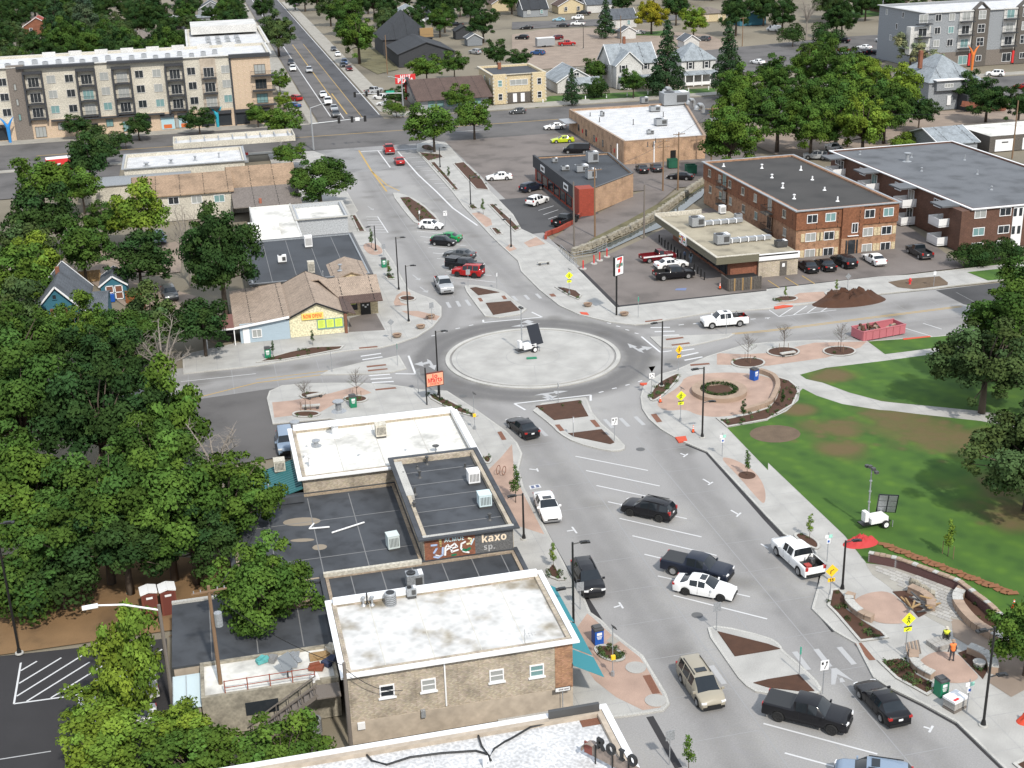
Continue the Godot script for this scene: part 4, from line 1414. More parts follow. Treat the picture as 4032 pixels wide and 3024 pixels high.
	for q in [[V(7.77,27.66),V(8.88,27.7),V(8.63,28.84),V(7.69,28.91)],[V(9.24,12.23),V(10.04,12.48),V(9.69,13.12),V(9.17,12.65)],[V(34.55,-8.46),V(35.98,-8.75),V(37.08,-8.13),V(34.39,-7.74)],[V(9.97,-14.3),V(10.83,-13.76),V(10.75,-12.69),V(9.92,-13.31)],[V(44.05,7.76),V(47.59,7.89),V(47.44,8.29),V(43.87,8.23)]]:
		var s:=st()
		prism(s,PackedVector2Array(q),0.01,0.16)
		tag(fin(s,plain(C(0.5,0.07,0.03),0.8),"drain_cover_mat"),["orange mat over the drain by the striped cone","red mat at the kerb below the yield sign","flat red mat at the kerb beside the mulch heap","red mat at the kerb near the concrete bowl","long red mat along the kerb by the dumpster"][used.get("drain_cover_mat",0)],"mat","red mats at the drains")
	line(V(18.9,-69.9),V(22.2,-72.2),0.13,M.road_paint,0.03)
	line(V(18.9,-66.7),V(22.2,-69.2),0.13,M.road_paint,0.03)
	line(V(18.9,-63.6),V(20.8,-65),0.13,M.road_paint,0.03)
	line(V(38.78,-19.9),V(38.82,-16.16),0.13,M.yellow_paint,0.03)
	line(V(41.6,-20.41),V(41.66,-16.22),0.13,M.yellow_paint,0.03)
	line(V(44.14,-20.44),V(44.12,-16.19),0.13,M.yellow_paint,0.03)
	for i in 13:
		line(V(70+i*3.0,-215),V(71.5+i*3.0,-221),0.14,M.road_paint,0.02)
		line(V(70+i*3.0,-235),V(71.5+i*3.0,-229),0.14,M.road_paint,0.02)
	path([V(-52.82,52.58),V(-52.75,58),V(-45.78,58.21)],0.14)
	lines([-52.71,53.72,-51.66,52.72,-52.66,55.43,-49.92,52.73,-52.65,57.08,-48.37,52.8,-51.9,57.95,-47.81,53.93,-50.25,57.98,-46.82,54.69,-48.28,57.8,-46.4,55.83,-46.67,54.33,-43.35,52.83,-42.92,54.03,-42.58,53.63],0.14,M.road_paint,0.022)
	path([V(-53.11,64.44),V(-49.73,64.45)],0.1,M.road_paint_worn)
	mark(P([V(-9.13,34.1),V(-8.1,34.01),V(-8.08,34.8),V(-9.17,34.92)]),M.road_paint)
	mark(P([V(-8.99,34.19),V(-8.2,34.11),V(-8.22,34.68),V(-9.02,34.78)]),plain(C(0.1,0.12,0.2)),0.016)
	mark(P([V(-8.69,34.12),V(-8.52,34.12),V(-8.53,34.67),V(-8.71,34.69)]),M.road_paint,0.02)
	mark(P([V(25.01,-19.69),V(25.51,-20.36),V(26.94,-20.16),V(26.38,-19.11)]),plain(C(0.13,0.17,0.3)),0.03)
	for q in [V(3.56,29.21),V(-10.48,9.87),V(-2.32,60.17)]:
		mark(circle(q,0.45,14),plain(G(0.1)),0.014)
	mark(P([V(4.26,69.64),V(4.63,69.67),V(5.06,71.55),V(4.34,70.42),V(3.62,71.53),V(3.33,71.48)]),M.road_paint_worn)
	mark(P([V(4.27,70.93),V(4.46,70.91),V(4.45,71.42),V(4.03,71.41)]),M.road_paint_worn)
var slab_count:=0
func pave(label:String,poly:PackedVector2Array,top:=0.12,kerb:=true,grid:=2.4,m:Material=null,called:="pavement") -> Node3D:
	var s:=st()
	prism(s,poly,-0.1,top)
	var o:=fin(s,m if m else M.pavement,called)
	setting(o,label)
	if kerb:
		s=st()
		rim(s,poly,0.2,-0.05,top+0.012)
		fin(s,M.kerb,"kerb",o)
	if grid>0.0:
		s=st()
		var lo:=poly[0]
		var hi:=poly[0]
		for p in poly:
			lo=lo.min(p)
			hi=hi.max(p)
		for ax in 2:
			var a:float=lo[ax]+grid*0.6
			while a<hi[ax]:
				var q:=P([V(a,lo.y-1),V(a,hi.y+1)]) if ax==0 else P([V(lo.x-1,a),V(hi.x+1,a)])
				for seg in Geometry2D.intersect_polyline_with_polygon(q,poly):
					if seg.size()>=2:
						var w:=(seg[1]-seg[0]).normalized().orthogonal()*0.018
						flat(s,P([seg[0]+w,seg[1]+w,seg[1]-w,seg[0]-w]),top+0.004)
				a+=grid*[1.0,1.35,0.8,1.1][int(absf(a*7))%4]
		stuff(fin(s,M.joint,"joint",o))
	return o
func inlay(parent:Node3D,poly:PackedVector2Array,m:Material,y:=0.126,called:="pink_concrete"):
	var s:=st()
	flat(s,poly,y)
	fin(s,m,called,parent)
var tuft:ArrayMesh
func bed(label:String,poly:PackedVector2Array,plants:=0,kerb:=true,base:=0.12,greens:Material=null) -> Node3D:
	var t:=thing("planting_bed",label,"planting bed",Vector3.ZERO)
	var c:=Vector2.ZERO
	for p in poly:
		c+=p/poly.size()
	t.position=v3(c,base)
	var q:=PackedVector2Array()
	for p in poly:
		q.append(p-c)
	var s:=st()
	prism(s,q,-0.15,0.05)
	fin(s,M.mulch,"mulch",t)
	if kerb:
		s=st()
		rim(s,q,-0.22,-0.12,0.1)
		fin(s,M.kerb,"kerb",t)
	if plants>0:
		var rng:=RandomNumberGenerator.new()
		rng.seed=hash(label)
		var cl:=[]
		var lo:=q[0]
		var hi:=q[0]
		for p in q:
			lo=lo.min(p)
			hi=hi.max(p)
		while cl.size()<plants:
			var p:=V(rng.randf_range(lo.x,hi.x),rng.randf_range(lo.y,hi.y))
			if Geometry2D.is_point_in_polygon(p,q):
				var r:=rng.randf_range(0.16,0.34)
				cl.append([v3(p,0.12),K(r,r*0.8,r)])
		stuff(put(leaves("bed"+label,hash(label)%999,cl,50.0,0.12,C(0.22,0.3,0.13),0.4,0.6),greens if greens else M.leaf_olive,"ground_cover",t))
	return t
func pavements():
	var o:=pave("round concrete centre of the roundabout",circle(V(0,0),9.65,72),0.1,false,0.0,M.pavement,"roundabout_island")
	var s:=st()
	rim(s,circle(V(0,0),9.9,72),0.5,-0.05,0.115)
	fin(s,M.kerb,"kerb",o)
	for r in [9.05,3.15]:
		s=st()
		rim(s,circle(V(0,0),r,64),0.05,0.09,0.106)
		fin(s,M.joint,"joint",o)
	for i in 8:
		s=st()
		var a:=TAU*i/8+0.2
		var d:=V(cos(a),sin(a))
		var w:=d.orthogonal()*0.02
		flat(s,P([d*3.2+w,d*9+w,d*9-w,d*3.2-w]),0.105)
		fin(s,M.joint,"joint",o)
	o=pave("pavement in front of the yellow market",P([V(-40.41,-13.41),V(-40.33,-6.94),V(-32.12,-6.97),V(-21.42,-9.04),V(-17.21,-8.77),V(-15.07,-9.63),V(-12.17,-11.41),V(-9.5,-14.78),V(-7.78,-18.39),V(-7.05,-22.26),V(-7.38,-25.57),V(-8.89,-28.83),V(-9.91,-31.43),V(-9.94,-37.92),V(-9.8,-45.8),V(-10.1,-55.8),V(-10.5,-63.7),V(-11.3,-65),V(-11.4,-78.7),V(-10.8,-80),V(-10.8,-130),V(-13,-136),V(-22,-136),V(-22,-20),V(-36,-15)]))
	inlay(o,smooth(P([V(-12.8,-57.5),V(-11.2,-58.4),V(-10.2,-55.1),V(-10.4,-51),V(-12.3,-50.6),V(-12.9,-53.9)])),M.pink)
	inlay(o,P([V(-12.66,-26.25),V(-11.8,-29.24),V(-10.66,-30.83),V(-9.78,-30.25),V(-9.89,-28.61),V(-11.66,-27.55),V(-11.76,-25.95),V(-10.92,-24.34),V(-12.74,-24.68)]),M.pink)
	inlay(o,P([V(-12.28,-22.17),V(-10.15,-21.47),V(-7.78,-18.39),V(-8.34,-16.59),V(-9.86,-17.83),V(-11.46,-20.11)]),M.pink)
	inlay(o,P([V(-19.56,-9.44),V(-17.34,-9.34),V(-17.25,-8.69),V(-19.54,-8.86)]),M.rust,0.128,"ramp_mat")
	inlay(o,P([V(-19.26,-21.17),V(-17.08,-22.48),V(-15.62,-21.99),V(-15.49,-15.06),V(-20.05,-15.7)]),M.asphalt_warm,0.128,"ramp")
	bed("triangular mulch bed below the yellow wall",P([V(-32.08,-7.78),V(-30.48,-9.16),V(-27.89,-10.47),V(-25.14,-11.33),V(-21.17,-10.58),V(-21.74,-9.35),V(-25.13,-8.5),V(-28.66,-7.73)]),14)
	bed("long mulch bed between the leafy tree and the grey building",P([V(-12.2,-76.9),V(-11.3,-77),V(-11.2,-65.1),V(-12.4,-65.4)]),6)
	bed("round mulch ring around the pale post and lamp",smooth(P([V(-11.66,-28.37),V(-10.35,-28.76),V(-9.34,-27.59),V(-9.68,-26.07),V(-10.97,-25.96),V(-11.82,-27.05)])),0)
	bed("small grassy bed at the foot of the young kerb tree",P([V(-12.01,-38.62),V(-11.31,-39.92),V(-10.8,-38.82),V(-10.88,-36.73),V(-11.94,-37.39)]),8,true,0.12,M.leaf)
	o=pave("pavement round the white roofed restaurant",P([V(-31.36,4.21),V(-30.97,2.14),V(-29.58,0.9),V(-27.38,1.1),V(-24.29,1.74),V(-20.99,2.86),V(-18.49,3.91),V(-16.12,5.64),V(-14.77,6.95),V(-12.1,8.16),V(-10.08,14.72),V(-8.39,21.13),V(-8.04,24.32),V(-8.18,26.94),V(-9.37,30.26),V(-9.91,34.51),V(-10.24,51.51),V(-10.16,55.18),V(-10.33,57.68),V(-9.82,59.07),V(-9.51,61.04),V(-8.38,64.47),V(-8.38,66.8),V(-8.37,69.47),V(-8.55,70.56),V(-9.12,71.1),V(-10.45,71.07),V(-11.92,71),V(-13.03,70.86),V(-13.97,70.97),V(-16,75),V(-20,75),V(-20,16),V(-25.4,11.98),V(-31.25,11.65)]))
	inlay(o,P([V(-31.08,5.66),V(-28.81,5.73),V(-24.63,4.88),V(-21.34,3.5),V(-20.12,6.11),V(-24.19,7.89),V(-26.19,10.04),V(-31.15,10.19)]),M.pink)
	inlay(o,P([V(-19.58,5.07),V(-17.3,5.15),V(-17.24,5.66),V(-19.58,5.55)]),M.rust,0.13,"ramp_mat")
	inlay(o,P([V(-9.17,21.05),V(-8.72,20.96),V(-8.7,23.2),V(-9.19,23.21)]),M.rust,0.13,"ramp_mat")
	inlay(o,P([V(-8.44,24.49),V(-10.17,27.2),V(-12.19,29.95),V(-11.93,33.77),V(-12.52,41.44),V(-10.27,44.15),V(-10.08,35.87),V(-9.95,31.72)]),M.pink)
	inlay(o,P([V(-11.73,59.46),V(-10.44,57.74),V(-10.24,58.33),V(-9.56,61.19),V(-8.49,64.68),V(-8.46,66.78),V(-8.5,69.58),V(-8.74,70.51),V(-9.15,70.95),V(-10.39,70.91),V(-11.68,68.97),V(-12.5,66.68),V(-12.78,63.84)]),M.pink)
	inlay(o,P([V(-9.07,66.98),V(-8.49,67),V(-8.58,69.34),V(-9.13,69.33)]),M.rust,0.13,"ramp_mat")
	inlay(o,P([V(-10.2,61.92),V(-9.58,61.27),V(-9.24,62.2),V(-9.8,62.53)]),M.pavement_old,0.13,"grey_panel")
	bed("oval mulch ring with a bench beside the leafless sapling",smooth(P([V(-28.1,4.15),V(-27.07,3.45),V(-25.21,4.25),V(-25.02,4.94),V(-26,5.72),V(-27.79,5.7)])),3)
	bed("oval mulch ring under the second bare sapling",smooth(P([V(-29.39,9.73),V(-28.59,9.06),V(-26.65,9.66),V(-26.07,10.76),V(-27.07,11.39),V(-28.87,10.9)])),2)
	bed("oval mulch ring beside the green litter bin",smooth(P([V(-23.58,7.01),V(-22.71,6.14),V(-21.1,6.64),V(-20.57,7.96),V(-21.51,8.8),V(-22.98,8.34)])),3)
	bed("narrow flower bed at the foot of the restaurant sign",P([V(-14.29,8.31),V(-13.61,8.53),V(-11.98,11.54),V(-10.14,16.22),V(-10.56,16.42),V(-11.9,15),V(-13.35,11.98),V(-14.13,9.98)]),26)
	bed("small planter at the restaurant corner door",smooth(P([V(-12.04,26.63),V(-11.26,26.29),V(-11.06,27.5),V(-11.66,28.59),V(-12.22,28)])),5)
	bed("kerbside mulch bed beside the black parked wagon",P([V(-11.8,50.27),V(-11.18,49.44),V(-10.71,49.37),V(-10.74,51.46),V(-10.7,52.36),V(-11.26,52.29),V(-11.84,51.53)]),8)
	bed("large oval planter behind the pole on the pink corner",smooth(P([V(-11.53,62.61),V(-10.79,62.25),V(-10,62.59),V(-9.5,63.83),V(-9.52,64.7),V(-10.39,64.92),V(-11.28,64.12)])),22)
	for q in [[V(-9.21,65.88),0.75],[V(-9.19,70.1),0.75],[V(-12.14,63.74),0.35]]:
		s=st()
		post(s,v3(q[0],0.12),0.05,q[1],q[1],18)
		setting(fin(s,M.pavement,"footing"))
	o=pave("pavement of the corner store and the street north",P([V(8,-127.9),V(8,-116.1),V(7.9,-89.6),V(7.5,-77.1),V(7.7,-56.2),V(7.9,-49.5),V(8.3,-40.5),V(7.44,-35.07),V(7.69,-25.51),V(8.39,-17.92),V(9.81,-13.49),V(12.62,-9.46),V(15.19,-7.41),V(16.72,-7.39),V(19.76,-8.08),V(25.79,-9.07),V(33.65,-8.24),V(34.69,-8.41),V(41.68,-8.68),V(44.17,-9.7),V(49.05,-9.42),V(55.02,-9.49),V(57.92,-9.45),V(60.48,-9.71),V(70.14,-10.03),V(120,-11),V(120,-17),V(61.97,-15.86),V(58.14,-15.68),V(53.59,-16.22),V(36.92,-15.68),V(36.62,-15.01),V(14.84,-14.48),V(15.11,-34.01),V(15.4,-43.4),V(14.7,-49.3),V(13.7,-55.1),V(12.9,-58.5),V(13.9,-68.3),V(14.1,-92.3),V(15.2,-134.4),V(12.5,-138.9),V(9.4,-135.4)]))
	inlay(o,P([V(11.4,-50.1),V(14.1,-52.8),V(14.4,-48.3),V(11.5,-47.2)]),M.pink)
	inlay(o,P([V(7.6,-71.4),V(9,-71.8),V(9.8,-66.4),V(9.2,-62.6),V(7.9,-61.5)]),M.pink)
	inlay(o,P([V(7.9,-48.1),V(9.4,-50.4),V(9.5,-46.9),V(8.1,-45.9)]),M.pink)
	inlay(o,P([V(34.92,-9.11),V(40.21,-12.92),V(43.52,-12.47),V(42.69,-9.4),V(41.58,-8.82)]),M.pink)
	inlay(o,P([V(8.2,-23.1),V(8.86,-23.16),V(8.89,-21.77),V(8.2,-21.89)]),M.rust,0.13,"ramp_mat")
	inlay(o,P([V(16.85,-8.21),V(19.2,-8.27),V(19,-7.7),V(16.68,-7.73)]),M.rust,0.13,"ramp_mat")
	bed("teardrop mulch bed around the yellow crossing sign",P([V(9.71,-25.97),V(10.97,-25.43),V(12.22,-23.42),V(12.3,-21.18),V(11.24,-19.36),V(10.44,-21.8)]),4)
	bed("grassy wedge bed at the north corner",P([V(7.9,-126.7),V(12,-122.6),V(12,-119.4),V(8.1,-116.7)]),16,true,0.12,M.leaf_olive)
	bed("long mulch strip beside the hatched bays",P([V(8.3,-115.4),V(9.5,-115.6),V(9.2,-89.6),V(8.2,-89)]),8)
	bed("dark bed under the round corner tree",smooth(P([V(9.5,-133.3),V(11.7,-134.4),V(12.2,-127.6),V(10.3,-126.4),V(9.1,-129.5)])),6)
	bed("mulch bed beside the yellow newspaper box",P([V(12.5,-112.6),V(15,-113.5),V(15,-96.1),V(14.3,-87.2),V(12.1,-89)]),10)
	bed("small square bed at the foot of the lamp by the driveway",P([V(8.2,-77.3),V(9.3,-77.7),V(9.5,-74.2),V(8,-73.7)]),5)
	bed("dark strip bed between the pavement and the shop bays",P([V(11.6,-76.8),V(12.7,-76.6),V(13,-64.5),V(13,-58.5),V(11.6,-57.1),V(11.6,-65.4)]),10)
	bed("small triangular bed before the driveway",P([V(8.4,-60.7),V(9.5,-60.5),V(9.6,-56.2),V(8.3,-56.1)]),3)
	bed("oval mulch ring with staked sapling near the store",smooth(P([V(35.58,-11.51),V(37.35,-12.52),V(39.16,-11.75),V(39.01,-10.36),V(37.39,-9.69),V(35.88,-10.35)])),5)
	bed("oval mulch ring with staked sapling behind the mulch heap",smooth(P([V(43.25,-11.91),V(45.1,-12.93),V(46.72,-12.11),V(46.18,-10.38),V(44.29,-9.93),V(43.11,-10.6)])),0)
	inlay(o,P([V(53.65,-13.71),V(57.31,-14.2),V(61.56,-13.93),V(61.1,-10.91),V(60.42,-9.89),V(55.27,-9.62),V(53.67,-11.05)]),M.soil,0.135,"bare_soil")
	var isl:=pave("south splitter island with mulch panels",smooth(P([V(-4.27,15.17),V(2.02,14.51),V(2.03,15.4),V(1.31,19.95),V(2.22,27.77),V(1.77,28.96),V(0.36,28.68),V(-2.05,25.86),V(-2.98,23.11),V(-3.18,20.67)]),1),0.12,true,0.0)
	inlay(isl,P([V(-3.01,20.95),V(-2.51,20.98),V(-2.44,22.72),V(-2.94,22.75)]),M.rust,0.13,"ramp_mat")
	inlay(isl,P([V(0.81,20.84),V(1.35,20.88),V(1.38,22.82),V(0.89,22.8)]),M.rust,0.13,"ramp_mat")
	bed("mulch wedge of the south island nearer the circle",P([V(-3.62,15.37),V(1.37,15.19),V(0.98,19.78),V(-2.74,19.74)]),3,false)
	bed("mulch wedge of the south island past the crossing",P([V(-2.31,23.57),V(1.28,23.55),V(1.52,27.1),V(1,27.39),V(-1.91,24.53)]),0,false)
	isl=pave("north splitter island with two mulch panels",smooth(P([V(-2.08,-30.4),V(-1.02,-30.74),V(2.35,-27.31),V(2.79,-22.18),V(3.73,-16.37),V(-1.93,-15.47),V(-2.05,-20.6)]),1),0.12,true,0.0)
	bed("mulch panel of the north island by the parked red wagon",P([V(-1.49,-29.28),V(-0.63,-29.45),V(1.97,-26.03),V(-1.11,-25.67)]),0,false)
	bed("mulch panel of the north island nearest the circle",P([V(-0.89,-21.91),V(2.49,-21.74),V(2.75,-17.46),V(-1.05,-16.68)]),0,false)
	inlay(isl,P([V(-1.46,-24.41),V(-0.98,-24.42),V(-1.02,-22.8),V(-1.49,-22.8)]),M.rust,0.13,"ramp_mat")
	inlay(isl,P([V(1.83,-24.41),V(2.32,-24.41),V(2.26,-22.79),V(1.77,-22.74)]),M.rust,0.13,"ramp_mat")
	isl=pave("long median of the north street",smooth(P([V(-2.9,-91.2),V(-1.7,-90.8),V(0.5,-83.8),V(1.6,-69.4),V(0.5,-65.7),V(-2.4,-66.7),V(-2.8,-76)]),1),0.12,true,0.0)
	bed("green and brown bed of the long north median",P([V(-2.1,-87.1),V(-0.6,-87),V(0.7,-78.7),V(1.2,-69.5),V(-1.2,-70),V(-1.9,-68.6),V(-2.1,-76.7)]),24,false,0.12,M.leaf)
	isl=pave("west splitter island with rust coloured ramps",P([V(-24.67,-1.56),V(-23.83,-2.49),V(-19.54,-4.06),V(-17.21,-4.39),V(-15.45,-4.96),V(-15.31,-0.58),V(-17.11,0.05),V(-19.56,-0.34)]),0.1,true,0.0)
	inlay(isl,P([V(-19.51,-2.73),V(-17.25,-2.66),V(-17.21,-2.2),V(-19.52,-2.17)]),M.rust,0.108,"ramp_mat")
	inlay(isl,P([V(-19.56,-1.33),V(-17.27,-1.2),V(-17.26,-0.8),V(-19.56,-0.85)]),M.rust,0.108,"ramp_mat")
	isl=pave("east splitter island with rust coloured ramps",P([V(15.66,-2.04),V(16.47,-1.87),V(19.41,-1.28),V(25.31,-0.13),V(24.4,0.62),V(19.39,1.96),V(16.73,1.98),V(15.67,1.64)]),0.1,true,0.0)
	inlay(isl,P([V(16.99,-1.02),V(19.25,-1.06),V(19.21,-0.53),V(16.94,-0.46)]),M.rust,0.108,"ramp_mat")
	inlay(isl,P([V(16.94,1.17),V(19.28,1.05),V(19.24,1.57),V(16.93,1.61)]),M.rust,0.108,"ramp_mat")
	isl=pave("southernmost splitter island with crossing bars",smooth(P([V(-2.35,62.42),V(-1.36,62.28),V(1.51,64.79),V(1.83,65.95),V(1.66,66.54),V(2.14,69.03),V(2.39,71.5),V(1.87,72.23),V(0.86,71.79),V(-1.81,71.11),V(-2.42,69.7),V(-2.4,66.89)]),1),0.1,true,0.0)
	bed("mulch wedge beside the sign near the white saloon",P([V(-1.76,62.93),V(1.16,65.59),V(1.76,66.41),V(0.79,66.42),V(-1.81,66.43)]),0,false,0.1)
	bed("mulch wedge behind the black crew cab truck",P([V(-1.86,69.93),V(-0.7,69.81),V(1.64,69.83),V(1.81,71.99),V(1.01,71.84),V(-1.1,70.73)]),0,false,0.1)
	o=pave("pavement and plazas of the park corner",P([V(10.63,11.96),V(12.41,10.42),V(14.48,9.71),V(19.67,6.53),V(25.01,4.22),V(28.19,4.16),V(34.3,5.26),V(39.72,7.46),V(48.07,8.4),V(110,7.5),V(110,95),V(9.8,95),V(9.76,82.81),V(9.48,77.84),V(8.35,75.19),V(7.1,72.84),V(6.72,71.55),V(7.58,67.27),V(6.83,65.23),V(6.64,61.88),V(9.63,57.32),V(10.97,53.25),V(9.7,49.84),V(9.65,46.29),V(9.74,31.84),V(8.54,29.26),V(7.87,27.39),V(7.3,25.19),V(7.02,22.38),V(7.25,19.45),V(8.14,16.26),V(9.45,13.41)]),0.12,true,2.6)
	inlay(o,smooth(P([V(8.75,18.89),V(10.24,16.92),V(13.11,14.57),V(14.96,11.42),V(20.34,11.97),V(23.62,14.56),V(23.92,17.61),V(22.2,21.72),V(19.81,23.2),V(18.13,23.69),V(14.01,24.22),V(11.95,22.92),V(11.41,20.92),V(9.21,20.91)]),2),M.pink)
	inlay(o,P([V(21.01,5.71),V(23.82,7.03),V(26.7,7.54),V(33.42,5.85),V(39.46,7.37),V(37.85,9.01),V(32.4,11.03),V(24.97,11.48),V(19.56,9.35)]),M.pink)
	inlay(o,P([V(16.62,8.33),V(18.89,8.53),V(18.86,9.04),V(16.55,8.87)]),M.rust,0.13,"ramp_mat")
	inlay(o,P([V(7.39,21.24),V(8.01,21.2),V(7.89,23.46),V(7.29,23.5)]),M.rust,0.13,"ramp_mat")
	inlay(o,smooth(P([V(10.2,33.42),V(11.28,34.03),V(12.25,37.1),V(11.76,40.92),V(10.22,44.44),V(10.09,42.93),V(10.29,37.85)]),2),M.pink)
	inlay(o,P([V(7.29,67.3),V(7.8,67.3),V(7.72,69.66),V(7.25,69.59)]),M.rust,0.13,"ramp_mat")
	bed("long mulch bed between the yield sign and the black lamp",smooth(P([V(8.53,17.44),V(9.26,15.54),V(10.78,13.09),V(12.72,11.48),V(14.47,10.49),V(14.28,11.59),V(12.62,14.04),V(10.47,16.63),V(8.94,17.98)]),1),26)
	bed("crescent mulch bed behind the curved seat wall",P([V(13.5,24.23),V(14.45,24.75),V(17.13,24.2),V(19.81,23.2),V(21.65,20.85),V(23.27,18.14),V(24.06,15.45),V(23.76,14.22),V(24.35,14.79),V(25.34,16.62),V(25.34,18.43),V(24.84,20.08),V(22.7,23.26),V(20.38,24.89),V(18.47,26.26),V(13.66,26.84)]),30)
	bed("round mulch disc at the foot of the lone park street tree",circle(V(11.12,38.1),0.8,20),0,false)
	bed("mulch bed beside the white crew cab truck",smooth(P([V(9.9,50.57),V(10.83,49.96),V(11.31,50.54),V(11.79,52),V(11.39,53.16),V(10.7,53.38)])),2)
	for q in [["second mulch ring counting from the bench, near the dumpster",V(34.84,9.53)],["mulch ring behind the concrete bench with a bare tree",V(28.54,7.71)],["mulch ring by the bare tree next to the blue and yellow bin",V(23.19,9.91)]]:
		bed(q[0],circle(q[1],2.0,22,1.7),2)
	var t:=thing("round_planter","round raised stone planter full of greenery in the pink plaza","planter",v3(V(16.52,17.64),0.12))
	s=st()
	lathe(s,Vector3.ZERO,[Vector2(3.0,0),Vector2(3.0,0.5),Vector2(2.1,0.5),Vector2(2.1,0.35),Vector2(0.001,0.35)],40)
	fin(s,M.tan_stone,"wall",t)
	ob(K(0,0.36,0),K(2.6,0.06,2.6),M.mulch,"soil",t)
	var cl:=[]
	for i in 26:
		var a:=TAU*i/26
		cl.append([K(cos(a)*1.75,0.45,sin(a)*1.75),K(0.36,0.28,0.36)])
	stuff(put(leaves("ringbush",5,cl,60.0,0.12,C(0.22,0.3,0.13),0.4,0.6),M.leaf_dark,"shrubs",t))
	seatwall("curved tan seat wall round the pink plaza",[V(16.65,23.79),V(20.14,22.46),V(21.73,20.52),V(23.35,17.8),V(23.93,15.42),V(23.57,13.96),V(23.17,13.26)],0.5,0.5,M.tan_stone,0.12)
func seatwall(label:String,pts:Array,wide:float,high:float,m:Material,base:=0.12,called:="seat_wall",capm:Material=null,caps:=[]) -> Node3D:
	var t:=thing(called,label,"wall",v3(pts[0],base))
	var cur:=Curve2D.new()
	for i in pts.size():
		var d:Vector2=(pts[mini(i+1,pts.size()-1)]-pts[maxi(i-1,0)])/6.0
		cur.add_point(pts[i]-pts[0],-d,d)
	var n:=int(cur.get_baked_length()/0.6)+1
	for i in n:
		var a:=cur.sample_baked(cur.get_baked_length()*i/n,true)
		var b:=cur.sample_baked(cur.get_baked_length()*(i+0.985)/n,true)
		var s:=st()
		bar(s,v3(a,high/2),v3(b,high/2),wide,high)
		fin(s,m,"stone",t)
		if capm:
			s=st()
			bar(s,v3(a,high+0.04),v3(b,high+0.04),wide+0.08,0.08)
			fin(s,capm if caps.is_empty() or i in caps else m,"cap_stone",t)
	return t
func park():
	var im:=Image.create(1024,1024,false,Image.FORMAT_RGBA8)
	im.fill(Color(0.275,0.42,0.125))
	var rg:=RandomNumberGenerator.new()
	rg.seed=3
	var brush:=[]
	for c in [[7,Color(0.39,0.53,0.14),0.34],[7,Color(0.18,0.32,0.1),0.34],[16,Color(0.44,0.38,0.24),0.3],[6,Color(0.44,0.37,0.24),0.6]]:
		var d:=Image.create(c[0]*2,c[0]*2,false,Image.FORMAT_RGBA8)
		for i in c[0]*2:
			for j in c[0]*2:
				var k:Color=c[1]
				k.a=c[2]*maxf(0.0,1.0-Vector2(i-c[0]+0.5,j-c[0]+0.5).length()/c[0])
				d.set_pixel(i,j,k)
		brush.append(d)
	var dab:=func(b:int,p:Vector2):
		im.blend_rect(brush[b],Rect2i(Vector2i.ZERO,brush[b].get_size()),Vector2i((p*1024.0/110.0).round())-brush[b].get_size()/2)
	for r in 60:
		var p:=V(-30+r*2.3,0)
		for k in 260:
			p+=V(0.13,0.43)
			if rg.randf()<0.8:
				dab.call(r%2,p+V(rg.randfn(),rg.randfn())*0.35)
	for q in [[V(23.94,30.49),2.6],[V(31.06,28.54),3.4],[V(31.34,32.78),4.5],[V(34.42,37.36),4.2],[V(22.38,35.13),1.6],[V(32.59,47.19),4.0],[V(30.19,52.54),3.0],[V(30.47,16.73),1.8],[V(22.61,24.58),1.0],[V(33.32,34.92),4.0]]:
		for k in 70:
			dab.call(2+k%2,q[0]-V(0,-10)+V(rg.randfn()*q[1]*0.55,rg.randfn()*q[1]*0.4))
	M.lawn.albedo_texture=ImageTexture.create_from_image(im)
	M.lawn.albedo_color=Color.WHITE
	M.lawn.uv1_triplanar=false
	M.lawn.uv1_scale=Vector3.ONE
	M.lawn.heightmap_enabled=false
	M.lawn.detail_albedo=T.grit
	M.lawn.uv2_scale=Vector3.ONE*0.5
	sheet("lawn",M.lawn,P([V(13.66,26.94),V(18.41,26.4),V(18.49,26.2),V(21.26,24.66),V(23.75,22.21),V(25.08,19.8),V(25.67,19.19),V(26.18,21.57),V(27.68,24.54),V(28.96,25.72),V(30.58,27.2),V(31.63,27.73),V(33.69,29.29),V(35.78,30.73),V(38.94,32.93),V(41.86,36.03),V(110,30),V(110,95),V(60,95),V(18.87,72.26),V(18.79,69.91),V(18.96,66.15),V(18.63,62.43),V(16.9,59.44),V(15.78,57.75),V(13.81,56.57),V(14.32,51.66),V(14.17,36.03),V(13.47,37.61)]),0.135,"mown park lawn with the solar light trailer")
	sheet("lawn",M.lawn,P([V(27.17,15.23),V(30.91,14.09),V(38.18,14.02),V(45.76,13.67),V(56.38,13.94),V(110,17),V(110,26),V(43.58,33.41),V(40.01,30.34),V(37.12,28.44),V(33.07,25.82),V(32,25.04),V(29.9,21.75),V(28.49,18.21),V(27.27,16.66)]),0.135,"park lawn above the curving path")
	sheet("lawn",M.lawn,P([V(39.61,7.42),V(48.53,8.42),V(59.62,9.01),V(110,9.5),V(110,14),V(57.32,12.51),V(46.67,11.86),V(39.39,12.04)]),0.135,"grass strip beside the dumpster")
	var rng:=RandomNumberGenerator.new()
	rng.seed=9
	setting(sheet("bare_soil",M.soil,circle(V(17.67,29.79),2.6,18,2.2),0.14),"round bare patch in the lawn by the crescent bed")
	var pts:=[V(14.09,56.34),V(15.76,57.78),V(16.88,59.48),V(18.61,62.46),V(18.94,66.18),V(18.75,69.98),V(18.34,73.04)]
	var t:=thing("brick_wall","curved dark brick wall with pale cap stones around the unfinished plaza","wall",v3(pts[0],0.12))
	var cur:=Curve2D.new()
